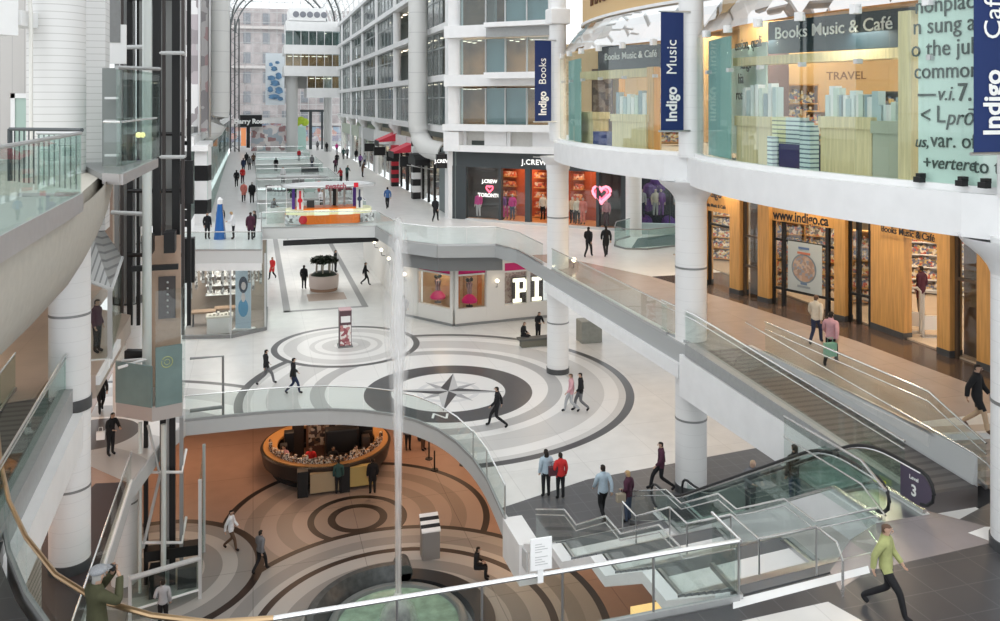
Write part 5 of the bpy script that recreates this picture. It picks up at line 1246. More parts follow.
for i, y in enumerate((74.2, 82, 91, 99)):
    t = thing('blade_sign', 'black square blade sign %s' % ['by the striped post', 'between the red awnings', 'past the second awning', 'farthest along the right gallery'][i], 'sign', (13, y, 8))
    part('box', black, t, lambda m: m.box(12.4, 13.6, y - .15, y + .15, 8.0, 8.9)); part('arm', black, t, lambda m: m.tube([(14.1, y, 9.1), (12.6, y, 9.1)], .05, 6))
t = thing('black_canopy', 'long black rounded canopy on brackets by the big air duct', 'canopy', (13, 69, 8.6))
part('hood', black, t, lambda m: m.sprism([(0, 8.5), (0, 9.0), (.6, 9.4), (2.6, 9.4), (3.2, 9.0), (3.2, 8.5)], (12.6, 68), (12.6, 71.2), -1.2))
part('strut', steel, t, lambda m: m.tube([(14, 67.8, 8.2), (11.9, 67.8, 8.6)], .04, 6))

# ================================================================ FAR END: office block on columns, glass end wall, city behind
fo_ = thing('office_block', 'white banded office block bridging the far end of the mall on two columns', 'building', (10, 150, 14), kind='structure')
YB = 146.5
ex = lambda px: on_y(px, YB)[0]
ez = lambda py, px=312: EYE - (py - HOR) / FL * (on_y(px, YB)[0] * FX + YB * FY)
def slab(n, px0, px1, py0, py1, m=white, y0=YB, dep=9): part(n, m, fo_, lambda q: q.box(ex(px0), ex(px1), y0, y0 + dep, ez(py1), ez(py0)))
slab('band', 286, 340, 21, 31); slab('band', 284, 340, 45, 54); slab('band', 284, 340, 66, 76); slab('band', 307, 340, 88, 97.5)
slab('top_house', 289, 326, 8, 21.5)
for k in range(5):
    cx_ = ex(296 + k * 7); part('round_window', mat('porthole', (.22, .23, .26), .3), fo_, lambda q: q.tube([(cx_, YB - .06, ez(14.7)), (cx_, YB + .1, ez(14.7))], .52, 20), True)
for r_, (px0, px1, py0, py1) in enumerate(((285, 340, 31, 45), (285, 340, 54, 66), (307, 340, 76, 88))):
    n = 7 if px0 < 300 else 4
    part('room', mat('room_%d' % r_, [(.16, .22, .2), (.5, .3, .14), (.48, .28, .13)][r_], .8, var=.5, scale=.5), fo_, lambda q: q.box(ex(px0 + 1), ex(px1), YB + 2.5, YB + 2.6, ez(py1), ez(py0)))
    part('room_lamp', mat('office_lamp', (1, .86, .68), .5, emit=2.0), fo_, lambda q: [q.box(ex(px0 + 3 + 6 * k), ex(px0 + 7 + 6 * k), YB + .8, YB + 1.1, ez(py0 + 2.5), ez(py0 + 2)) for k in range(n)] if r_ else q.box(ex(325), ex(327), YB + 1, YB + 1.2, ez(33), ez(32.5)))
    for k in range(n):
        a, b = px0 + (px1 - px0) * k / n, px0 + (px1 - px0) * (k + 1) / n
        w = part('window', white, fo_, lambda q: q.box(ex(a), ex(a + .5), YB - .05, YB + .2, ez(py1), ez(py0)))
        m = MB(); m.box(ex(a + .5), ex(b), YB + .05, YB + .08, ez(py1), ez(py0)); m.build('pane', office_glass, w)
for px, r_ in ((292.5, .95), (329, .7)):
    x = ex(px); part('support', mat('support_grey', (.50, .50, .49), .6), fo_, lambda q: q.cyl(x, YB + 2, 5.3, ez(76), r_, n=28), True)
slab('soffit_wall', 286, 340, 76, 88, mat('soffit_grey', (.40, .40, .39), .7), YB + 3.5, 4)
YE = 172
ew = thing('end_wall', 'glass end wall grid closing the far end of the mall', 'glass wall', (5, YE, 5.3), kind='structure')
part('glazing', sky_glass, ew, lambda m: m.box(-6, 18, YE, YE + .05, 5.3, 44))
def f(m):
    for k in range(17): m.box(-6 + k * 1.5 - .05, -6 + k * 1.5 + .05, YE - .1, YE, 5.3, 44)
    for k in range(20): m.box(-6, 18, YE - .1, YE, 5.3 + k * 2 - .05, 5.3 + k * 2 + .05)
part('grid', mat('grid_grey', (.5, .51, .51), .5), ew, f)
cityf = thing('stone_building', 'pinkish grey stone building seen through the glass end wall', 'building', (4, 190, 5))
stone = mat('city_stone', (.42, .375, .37), .8, var=.22, scale=.5)
part('front', stone, cityf, lambda m: m.box(-22, 22, 190, 196, 5, 34))
for r_ in range(6):
    for k in range(9):
        x = -18 + k * 4; z = 9.5 + r_ * 4.2
        part('window', mat('city_window', (.24, .25, .27), .4), cityf, lambda m: m.box(x, x + 1.5, 189.9, 190.1, z, z + 2.4))
for z in (8.6, 21, 29.5): part('cornice', mat('city_cornice', (.6, .56, .54), .8), cityf, lambda m: m.box(-22.4, 22.4, 189.2, 190, z, z + .6))
part('awnings', picture('street_fronts', [(.5, .45, .5), (.3, .28, .35), (.6, .35, .3), (.65, .62, .6), (.35, .45, .55)], .5), cityf, lambda m: m.box(-20, 20, 189.5, 190, 5.3, 8.4))
MB().box(-40, 40, YE, 200, 4.9, 5.28).build('floor_street', mat('street', (.35, .35, .35), .8), kind='structure')
bt = thing('tall_banner', 'tall white banner with blue figures hanging before the glass end wall', 'banner', (*on_y(275, 160), 13))
b0, b1 = on_y(265.5, 160), on_y(284.5, 160); dB = b0[0] * FX + 160 * FY
zt_, zb2 = EYE - (53 - HOR) / FL * dB, EYE - (105 - HOR) / FL * dB
part('cloth', mat('banner_pale', (.72, .78, .82), .6), bt, lambda m: m.box(b0[0], b1[0], 160, 160.05, zb2, zt_))
def f(m):
    for dk, (fx, fz, sx_, sz_) in enumerate(((.28, .78, .1, .04), (.62, .82, .12, .03), (.45, .7, .16, .05), (.3, .52, .2, .05), (.68, .56, .16, .07), (.5, .42, .24, .06), (.25, .3, .14, .06), (.7, .28, .2, .07), (.45, .16, .3, .05), (.78, .12, .14, .04))):
        cx_ = b0[0] + (b1[0] - b0[0]) * fx; cz_ = zb2 + (zt_ - zb2) * fz; w_ = (b1[0] - b0[0])
        m.face([(cx_ + w_ * sx_ * math.cos(2 * PI * k / 12) * (1 + .3 * math.sin(3 * k)), 159.97 - .02 * dk, cz_ + (zt_ - zb2) * sz_ * math.sin(2 * PI * k / 12)) for k in range(12)])
part('blue_figures', mat('banner_blue', (.12, .25, .42), .6, var=.5, scale=1), bt, f)
lt = thing('lattice_mast', 'dark steel lattice mast at the left of the glass end wall', 'mast', (*on_y(235, 152), 5.3))
lm0, lm1 = on_y(230.5, 152)[0], on_y(239, 152)[0]
for x in (lm0, (lm0 + lm1) / 2, lm1): part('upright', mat('truss_steel', (.1, .11, .11), .5), lt, lambda m: m.box(x - .12, x + .12, 152, 152.25, 5.3, 28))
part('lacing', mat('truss_steel', (.1, .11, .11), .5), lt, lambda m: m.tube([(lm0 if k % 2 else lm1, 152.1, 5.5 + k * 1.1) for k in range(20)], .07, 5))
hr = thing('menswear_front', 'black fascia with white letters at the left of the far end', 'shop front', (*on_y(252, 150), 5.3))
h0, h1 = on_y(240, 150), on_y(262, 150); dH = h0[0] * FX + 150 * FY
zq = lambda py: EYE - (py - HOR) / FL * dH
part('fascia', black, hr, lambda m: m.box(h0[0], h1[0], 150, 150.6, zq(127), zq(115)))
text('Harry Rosen', 1.1, ((h0[0] + h1[0]) / 2 + .1, 149.95, zq(121.5)), 0, letter_white, hr, bold=.05, depth=.01)
part('orange_window', mat('orange_display', (.85, .32, .14), .5, emit=.3), hr, lambda m: m.box(on_y(241, 150)[0], on_y(246, 150)[0], 150.1, 150.3, zq(146), zq(128)))
part('door', black, hr, lambda m: m.box(on_y(246.5, 150)[0], on_y(250, 150)[0], 150.1, 150.3, zq(148), zq(126)))
part('display', picture('mens_display', [(.6, .55, .55), (.35, .2, .2), (.75, .7, .68), (.4, .45, .5)], .8), hr, lambda m: m.box(on_y(251, 150)[0], on_y(286, 150)[0], 151, 151.2, 5.4, zq(126)))
fd = thing('far_display', 'colourful far shop window display between the grey support columns', 'shop window', (*on_y(270, 155), 5.3))
part('display', picture('far_mix', [(.62, .5, .6), (.8, .78, .78), (.35, .45, .6), (.65, .35, .35), (.72, .7, .74), (.3, .3, .35)], .7), fd, lambda m: m.box(on_y(262, 156)[0], on_y(288, 156)[0], 156, 156.2, 5.3, 10))
part('header', white, fd, lambda m: m.box(on_y(261, 156)[0], on_y(287, 156)[0], 155.9, 156.1, 10, 11))
part('panel', mat('mint_panel', (.5, .72, .66), .5), fd, lambda m: m.box(on_y(298, 156)[0], on_y(306, 156)[0], 156, 156.2, 5.3, 9.5))
part('green_blooms', mat('lime', (.45, .6, .05), .6), fd, lambda m: [m.ball(on_y(297 + 4 * k, 150)[0], 150, 10.3 + .3 * (k % 2), .7) for k in range(3)])
part('dark_frame', dark, fd, lambda m: m.box(on_y(309, 156)[0], on_y(312, 156)[0], 155.8, 156, 5.3, 12).box(on_y(321, 156)[0], on_y(323, 156)[0], 155.8, 156, 5.3, 12).box(on_y(300, 156)[0], on_y(326, 156)[0], 155.8, 156, 12, 12.4))
# left mall wall
wl = thing('wall_left', None, None, (-4, 110, 5.3), kind='structure')
part('upper_wall', mat('left_upper', (.46, .46, .45), .7, var=.12, scale=.25), wl, lambda m: m.box(-4.9, -4.4, 62, 172, 11.2, 26.9))
part('store_wall', mat('left_store', (.30, .31, .31), .6, var=.3, scale=.3), wl, lambda m: m.box(-4.7, -4.2, 62, 172, 5.3, 11))
part('ledge', white, wl, lambda m: m.box(-4.7, -3.9, 62, 172, 10.6, 11.3))
for k, y in enumerate(range(72, 168, 9)): part('store_glazing', green_glass if k % 2 else shop_glass, wl, lambda m: m.box(-4.15, -4.12, y, y + 6, 5.4, 9.6))
for k, y in enumerate(range(70, 170, 9)): part('wall_rib', grey, wl, lambda m: m.box(-4.4, -4.1, y, y + .5, 5.3, 26.9))
ld = thing('air_duct', 'tall pale air duct on the left side of the mall curving at its foot', 'duct', (-2.4, 68, 11))
dy_ = on_x(220, -2.5)
part('pipe', ductm, ld, lambda m: m.tube([(dy_[0], dy_[1], 33), (dy_[0], dy_[1], 13.2)] + [(dy_[0] - .9 * (1 - math.cos(t)), dy_[1], 13.2 - 1.9 * math.sin(t)) for t in (math.radians(a) for a in (20, 40, 60, 80, 100))], .74, 24), True)
for i, (px0, px1, z0, z1, cols) in enumerate(((186, 199, 12, 24, [(.5, .5, .5), (.75, .74, .74), (.3, .27, .28), (.45, .4, .42)]), (201, 209, 11.5, 24, [(.35, .33, .34), (.6, .58, .58), (.5, .35, .36)]))):
    t = thing('picture_banner', ['grey picture banner beside the lift shaft', 'narrow grey picture banner by the left air duct'][i], 'banner', (*at_depth(px0, 58 + 4 * i), z0))
    part('cloth', picture('grey_print_%d' % i, cols, .6), t, lambda m: m.obox(at_depth(px0, 58 + 4 * i), at_depth(px1, 58 + 4 * i), .04, z0, z1))
    part('pole', steel, t, lambda m: m.tube([(*at_depth(px1 + .5, 58 + 4 * i), z0 - .4), (*at_depth(px1 + .5, 58 + 4 * i), z1)], .1, 8))
t = thing('red_blade_banner', 'small red banner high on the left mall wall', 'banner', (*on_x(224, -3.6), 15)); part('cloth', red, t, lambda m: m.obox(on_x(222.5, -3.7), on_x(226, -3.3), .05, 18, 22))
ck = thing('checker_shopfront', 'black and white checkered shop corner with glass side in the left gallery', 'shop front', (*at_depth(201, 59), 5.3))
k0, k1 = at_depth(194.5, 58.5), at_depth(207.5, 58.5)
for k in range(5):
    zt_, zb2 = EYE - ([147, 165.5, 181, 200, 214][k] - HOR) / FL * 58.5, EYE - ([165.5, 181, 200, 214, 226][k] - HOR) / FL * 58.5
    part('square', white if k % 2 == 0 else black, ck, lambda m: m.obox(k0, k1, .8, zb2, zt_, .4))
part('roof', white, ck, lambda m: m.prism([at_depth(180, 58), at_depth(208, 58), at_depth(213, 66), at_depth(190, 66)], 10.3, 10.7))
part('side_glass', green_glass, ck, lambda m: m.obox(k1, on_x(228, -3.75), .05, 5.3, 10.3))
part('ladder_wall', black, ck, lambda m: m.obox(at_depth(178, 57), at_depth(190, 57), .3, 5.3, 10.0))
part('ladder_rung', steel, ck, lambda m: [m.tube([(*at_depth(180, 56.7), 5.8 + .7 * k), (*at_depth(189.5, 56.7), 5.8 + .7 * k)], .03, 6) for k in range(6)])
# skylight vault
vt = thing('ceiling', None, None, (5.2, 100, 33), kind='structure')
vm = mat('vault_white', (.74, .75, .75), .5)
VC, VR, VZ = 5.0, 9.6, 26.9
for y in range(56, 174, 6):
    part('rib', vm if y % 12 else grey, vt, lambda m: m.tube([(VC + VR * math.cos(a), y, VZ + VR * math.sin(a)) for a in (PI * k / 16 for k in range(17))], .16, 6))
for k in range(0, 17):
    a = PI * k / 16; part('purlin', vm, vt, lambda m: m.tube([(VC + VR * math.cos(a), 58, VZ + VR * math.sin(a)), (VC + VR * math.cos(a), 172, VZ + VR * math.sin(a))], .09, 6))
for y in range(-4, 56, 4):
    part('rib', grey, vt, lambda m: m.tube([(VC + VR * math.cos(a) * 1.2, y, 32 + VR * math.sin(a)) for a in (PI * k / 16 for k in range(17))], .4, 6))
for k in range(0, 17, 2):
    a = PI * k / 16; part('purlin', grey, vt, lambda m: m.tube([(VC + 1.2 * VR * math.cos(a), -4, 32 + VR * math.sin(a)), (VC + 1.2 * VR * math.cos(a), 56, 32 + VR * math.sin(a))], .28, 6))
for y, r_ in ((147, 9.4), (169, 9.2)):
    part('arch_truss', mat('truss_dark', (.09, .1, .1), .5), vt, lambda m: [m.tube([(VC + (r_ - o) * math.cos(a), y, VZ + (r_ - o) * math.sin(a)) for a in (PI * k / 20 for k in range(21))], .16, 6) for o in (0, 1.0)])
    part('truss_web', mat('truss_dark', (.09, .1, .1), .5), vt, lambda m: m.tube([(VC + (r_ - (k % 2)) * math.cos(PI * k / 40), y, VZ + (r_ - (k % 2)) * math.sin(PI * k / 40)) for k in range(41)], .07, 5))
gp_ = [(VC + (VR + .2) * math.cos(PI * k / 16), VZ + (VR + .2) * math.sin(PI * k / 16)) for k in range(17)]
def f(m):
    for k in range(16): m.face([(gp_[k][0], 56, gp_[k][1]), (gp_[k + 1][0], 56, gp_[k + 1][1]), (gp_[k + 1][0], 172, gp_[k + 1][1]), (gp_[k][0], 172, gp_[k][1])])
part('glazing', sky_glass, vt, f)
# ================================================================ PEOPLE
def skin_body(P, E, R, sub=1):
    me = bpy.data.meshes.new('b'); me.from_pydata(P, E, []); o = bpy.data.objects.new('b', me); COL.objects.link(o)
    md = o.modifiers.new('s', 'SKIN'); md.use_smooth_shade = True
    for i, v in enumerate(me.skin_vertices[0].data): v.radius = R[i]; v.use_root = (i == 0)
    ss = o.modifiers.new('u', 'SUBSURF'); ss.levels = sub; ss.render_levels = sub
    dg = bpy.context.evaluated_depsgraph_get(); dg.update()
    r = bpy.data.meshes.new_from_object(o.evaluated_get(dg)); bpy.data.objects.remove(o); return r
def make_pose(kind):
    """figure facing -Y, 1.72 m tall; returns body mesh, clothing meshes"""
    J = {}
    dz = 0; lean = 0
    hipz = .92
    J['pel'] = (0, 0, hipz); J['bel'] = (0, .0, 1.06); J['che'] = (0, .01, 1.28); J['nb'] = (0, .015, 1.43); J['nk'] = (0, .005, 1.50); J['hd'] = (0, -.015, 1.60); J['ht'] = (0, -.005, 1.68)
    for s, n in ((-1, 'L'), (1, 'R')):
        J['sh' + n] = (s * .175, .015, 1.385); J['el' + n] = (s * .225, .04, 1.11); J['wr' + n] = (s * .225, -.06, .88); J['ha' + n] = (s * .22, -.085, .80)
        J['hp' + n] = (s * .085, 0, .88); J['kn' + n] = (s * .095, -.015, .49); J['an' + n] = (s * .1, .015, .085); J['to' + n] = (s * .115, -.13, .035)
    if kind in ('walk', 'stride'):
        a = .26 if kind == 'walk' else .36
        J['knL'] = (-.09, -a * .75, .51); J['anL'] = (-.09, -a, .095); J['toL'] = (-.1, -a - .14, .05)
        J['knR'] = (.09, -.02, .48); J['anR'] = (.09, a + .1, .15); J['toR'] = (.1, a - .01, .04)
        J['elL'] = (-.235, .14, 1.14); J['wrL'] = (-.22, .17, .9); J['haL'] = (-.215, .16, .82)
        J['elR'] = (.235, -.05, 1.12); J['wrR'] = (.21, -.22, .95); J['haR'] = (.205, -.27, .885)
    if kind == 'bag':
        J['elR'] = (.26, .08, 1.15); J['wrR'] = (.17, -.12, 1.06); J['haR'] = (.12, -.18, 1.06)
    if kind == 'fold':
        for s, n in ((-1, 'L'), (1, 'R')): J['el' + n] = (s * .25, .0, 1.12); J['wr' + n] = (s * .05, -.2, 1.12 + .03 * s); J['ha' + n] = (s * -.03, -.21, 1.13 + .03 * s)
    if kind == 'photo':
        for s, n in ((-1, 'L'), (1, 'R')): J['el' + n] = (s * .27, -.18, 1.24); J['wr' + n] = (s * .1, -.29, 1.5); J['ha' + n] = (s * .055, -.27, 1.585)
        J['hd'] = (0, -.035, 1.60)
    if kind == 'sit':
        for k in list(J):
            if k[:2] in ('pe', 'be', 'ch', 'nb', 'nk', 'hd', 'ht', 'sh', 'el', 'wr', 'ha'): J[k] = (J[k][0], J[k][1] - (J[k][2] - .92) * .18, J[k][2] - .42)
        for s, n in ((-1, 'L'), (1, 'R')):
            J['hp' + n] = (s * .09, -.03, .49); J['kn' + n] = (s * .11, -.44, .5); J['an' + n] = (s * .11, -.42, .09); J['to' + n] = (s * .115, -.56, .035)
            J['el' + n] = (s * .24, -.06, .72); J['wr' + n] = (s * .1, -.3, .66); J['ha' + n] = (s * .06, -.36, .66)
    if kind == 'lean':
        for s, n in ((-1, 'L'), (1, 'R')): J['el' + n] = (s * .26, -.12, 1.14); J['wr' + n] = (s * .16, -.34, 1.08); J['ha' + n] = (s * .12, -.41, 1.08)
        for k in ('che', 'nb', 'nk', 'hd', 'ht', 'shL', 'shR'): J[k] = (J[k][0], J[k][1] - (J[k][2] - 1) * .22, J[k][2] - .01)
    keys = list(J); idx = {k: i for i, k in enumerate(keys)}
    rad = {'pel': (.155, .11), 'bel': (.135, .1), 'che': (.16, .115), 'nb': (.085, .07), 'nk': (.055, .055), 'hd': (.078, .098), 'ht': (.062, .078)}
    for n in 'LR': rad.update({'sh' + n: (.066, .062), 'el' + n: (.044, .044), 'wr' + n: (.029, .033), 'ha' + n: (.022, .036), 'hp' + n: (.094, .1), 'kn' + n: (.06, .062), 'an' + n: (.042, .045), 'to' + n: (.042, .03)})
    bones = [('pel', 'bel'), ('bel', 'che'), ('che', 'nb'), ('nb', 'nk'), ('nk', 'hd'), ('hd', 'ht')]
    for n in 'LR': bones += [('che', 'sh' + n), ('sh' + n, 'el' + n), ('el' + n, 'wr' + n), ('wr' + n, 'ha' + n), ('pel', 'hp' + n), ('hp' + n, 'kn' + n), ('kn' + n, 'an' + n), ('an' + n, 'to' + n)]
    me = skin_body([J[k] for k in keys], [(idx[a], idx[b]) for a, b in bones], [rad[k] for k in keys])
    body = bmesh.new(); body.from_mesh(me)
    # label vertices by nearest bone
    region = {'neck': [('nb', 'nk')], 'head': [('nk', 'hd'), ('hd', 'ht')], 'torso': [('pel', 'bel'), ('bel', 'che'), ('che', 'nb'), ('che', 'shL'), ('che', 'shR')], 'pelvis': [('pel', 'hpL'), ('pel', 'hpR')]}
    region['uarm'] = [('sh' + n, 'el' + n) for n in 'LR']; region['farm'] = [('el' + n, 'wr' + n) for n in 'LR']; region['hand'] = [('wr' + n, 'ha' + n) for n in 'LR']
    region['thigh'] = [('hp' + n, 'kn' + n) for n in 'LR']; region['calf'] = [('kn' + n, 'an' + n) for n in 'LR']; region['foot'] = [('an' + n, 'to' + n) for n in 'LR']
    segs = [(r, Vector(J[a]), Vector(J[b])) for r, l in region.items() for a, b in l]
    def near(p):
        best = None
        for r, a, b in segs:
            d = b - a; t = max(0, min(1, (p - a).dot(d) / d.length_squared)); q = (p - (a + d * t)).length / (1.5 if r in ('torso', 'pelvis') else 1)
            if best is None or q < best[0]: best = (q, r)
        return best[1]
    lab = {f.index: near(f.calc_center_median()) for f in body.faces}
    hd = Vector(J['hd'])
    def shell(regs, off, cond=None):
        t = bmesh.new(); t.from_mesh(me); t.normal_update(); t.faces.ensure_lookup_table()
        kill = [f for f in t.faces if not (lab[f.index] in regs and (cond is None or cond(f.calc_center_median())))]
        vs = [(v, v.co + v.normal * off) for v in t.verts]
        for v, c in vs: v.co = c
        bmesh.ops.delete(t, geom=kill, context='FACES'); r = bmesh.new(); m2 = bpy.data.meshes.new('c'); t.to_mesh(m2); t.free()
        for p in m2.polygons: p.use_smooth = True
        return m2
    cl = {'trousers': shell(('pelvis', 'thigh', 'calf', 'torso'), .012, lambda c: c.z < J['pel'][2] + .1), 'top': shell(('torso', 'uarm', 'farm', 'pelvis', 'thigh'), .02, lambda c: c.z > J['pel'][2] - .06 or (abs(c.x) > .19 and kind != 'sit')), 'shoes': shell(('foot',), .012),
          'coat': shell(('torso', 'uarm', 'farm', 'pelvis', 'thigh'), .026, lambda c: c.z > (.6 if kind != 'sit' else .3) or (abs(c.x) > .18 and kind != 'sit')),
          'hair': shell(('head',), .016, lambda c: c.z > hd.z + .045 or (c.y > hd.y + .025 and c.z > hd.z - .07))}
    # long hair: same cap plus a fall to the shoulders
    b = bmesh.new(); b.from_mesh(cl['hair']); bmesh.ops.create_uvsphere(b, u_segments=10, v_segments=8, radius=1, matrix=Matrix.Translation((hd.x, hd.y + .075, hd.z - .13)) @ Matrix.Diagonal((.085, .05, .2, 1)))
    m2 = bpy.data.meshes.new('c'); b.to_mesh(m2); b.free(); cl['long_hair'] = m2
    # face and hands
    def ball(c, r, s=(1, 1, 1), n=8): bmesh.ops.create_uvsphere(body, u_segments=n, v_segments=6, radius=r, matrix=Matrix.Translation(c) @ Matrix.Diagonal((*s, 1)))
    fy = hd.y - .098
    ball((0, fy - .008, hd.z - .012), .016, (.8, 1.1, 1.4))
    for s in (-1, 1):
        ball((s * .081, hd.y + .005, hd.z), .022, (.45, .8, 1.3)); ball((s * .03, fy + .012, hd.z + .022), .0115)
    ball((0, fy + .012, hd.z - .052), .02, (1.2, .5, .32))
    for n, s in (('L', -1), ('R', 1)):
        h, w = Vector(J['ha' + n]), Vector(J['wr' + n]); u = (h - w).normalized(); side = Vector((1, 0, 0)) if abs(u.x) < .8 else Vector((0, 1, 0)); v = u.cross(side).normalized(); palm = v if v.y < 0 else -v
        acr = u.cross(palm).normalized()
        for k, L in enumerate((.062, .072, .068, .052)):
            o = acr * (.027 - .018 * k); p0 = h + o + u * .005; p1 = p0 + u * L * .55 + palm * .006; p2 = p1 + (u * .7 + palm * .7) * L * .55
            fb_ = MB(); fb_.tube([p0, p1, p2], [.0095, .009, .007], 6); t = bpy.data.meshes.new('f'); fb_.bm.to_mesh(t); fb_.bm.free(); body.from_mesh(t)
        p0 = h - u * .03 + acr * .03; p1 = p0 + acr * .02 + u * .03 + palm * .01; p2 = p1 + u * .03 + palm * .012
        fb_ = MB(); fb_.tube([p0, p1, p2], [.011, .01, .008], 6); t = bpy.data.meshes.new('f'); fb_.bm.to_mesh(t); fb_.bm.free(); body.from_mesh(t)
    out = bpy.data.meshes.new('person_body'); body.to_mesh(out); body.free()
    for p in out.polygons: p.use_smooth = True
    return out, cl
POSES = {k: make_pose(k) for k in ('stand', 'walk', 'stride', 'bag', 'fold', 'photo', 'sit', 'lean')}
C_ = dict(black=(.012, .012, .014), navy=(.02, .03, .07), grey=(.16, .16, .17), lgrey=(.42, .43, .45), white=(.75, .76, .78), red=(.42, .02, .03), bred=(.55, .03, .03), orange=(.62, .2, .1), blue=(.06, .14, .32), pale=(.42, .52, .6), plum=(.07, .02, .04), pink=(.6, .33, .36), brown=(.12, .07, .045), olive=(.07, .07, .035), khaki=(.33, .28, .19), lime=(.36, .38, .16), jeans=(.06, .08, .13), tan=(.5, .36, .24), blonde=(.45, .3, .14), dhair=(.02, .014, .01), ghair=(.4, .39, .37), teal=(.035, .085, .08), purple=(.2, .09, .3), magenta=(.55, .05, .25), cream=(.62, .56, .46), coral=(.7, .22, .18))
SKN = [(.50, .32, .23), (.42, .26, .18), (.28, .16, .10), (.56, .38, .29)]
def cm(c): return mat('cloth_' + c, C_[c], .85, var=.08, scale=12)
skm = [mat('skin_%d' % i, c, .55) for i, c in enumerate(SKN)]
def bindmat(o, m):
    o.data.materials.clear() if False else None
    if len(o.data.materials) == 0: o.data.materials.append(m)
    o.material_slots[0].link = 'OBJECT'; o.material_slots[0].material = m
def person(label, x, y, z, yaw, pose='stand', top='black', legs='black', hair='dhair', sk=0, h=1.72, coat=False, longh=False, group=None, shoes='black', cat='person', name='person', skm_=None):
    body, cl = POSES[pose]
    o = bpy.data.objects.new(name, body); COL.objects.link(o); bindmat(o, skm_ or skm[sk])
    s = h / 1.72; o.location = (x, y, z); o.rotation_euler = (0, 0, yaw); o.scale = (s, s, s)
    tag(o, label, cat, group)
    L = [('trousers', 'trousers', legs), ('coat' if coat else 'top', 'coat' if coat else 'top', top), ('shoes', 'shoes', shoes)]
    if hair: L.append(('long_hair' if longh else 'hair', 'hair', hair))
    for key, nm, c in L:
        if c is None: continue
        q = bpy.data.objects.new(nm, cl[key]); COL.objects.link(q); q.parent = o; bindmat(q, cm(c))
    return o
def face_cam(x, y): return math.atan2(y, x) - PI / 2     # yaw that turns a figure towards the eye point
AWAY, LEFT, RIGHT = PI, -PI / 2, PI / 2
def people(z, rows):
    for label, px, py, yaw, kw in rows:
        x, y = on_floor(px, py, z); person(label, x, y, z, yaw, **kw)
d_ = dict
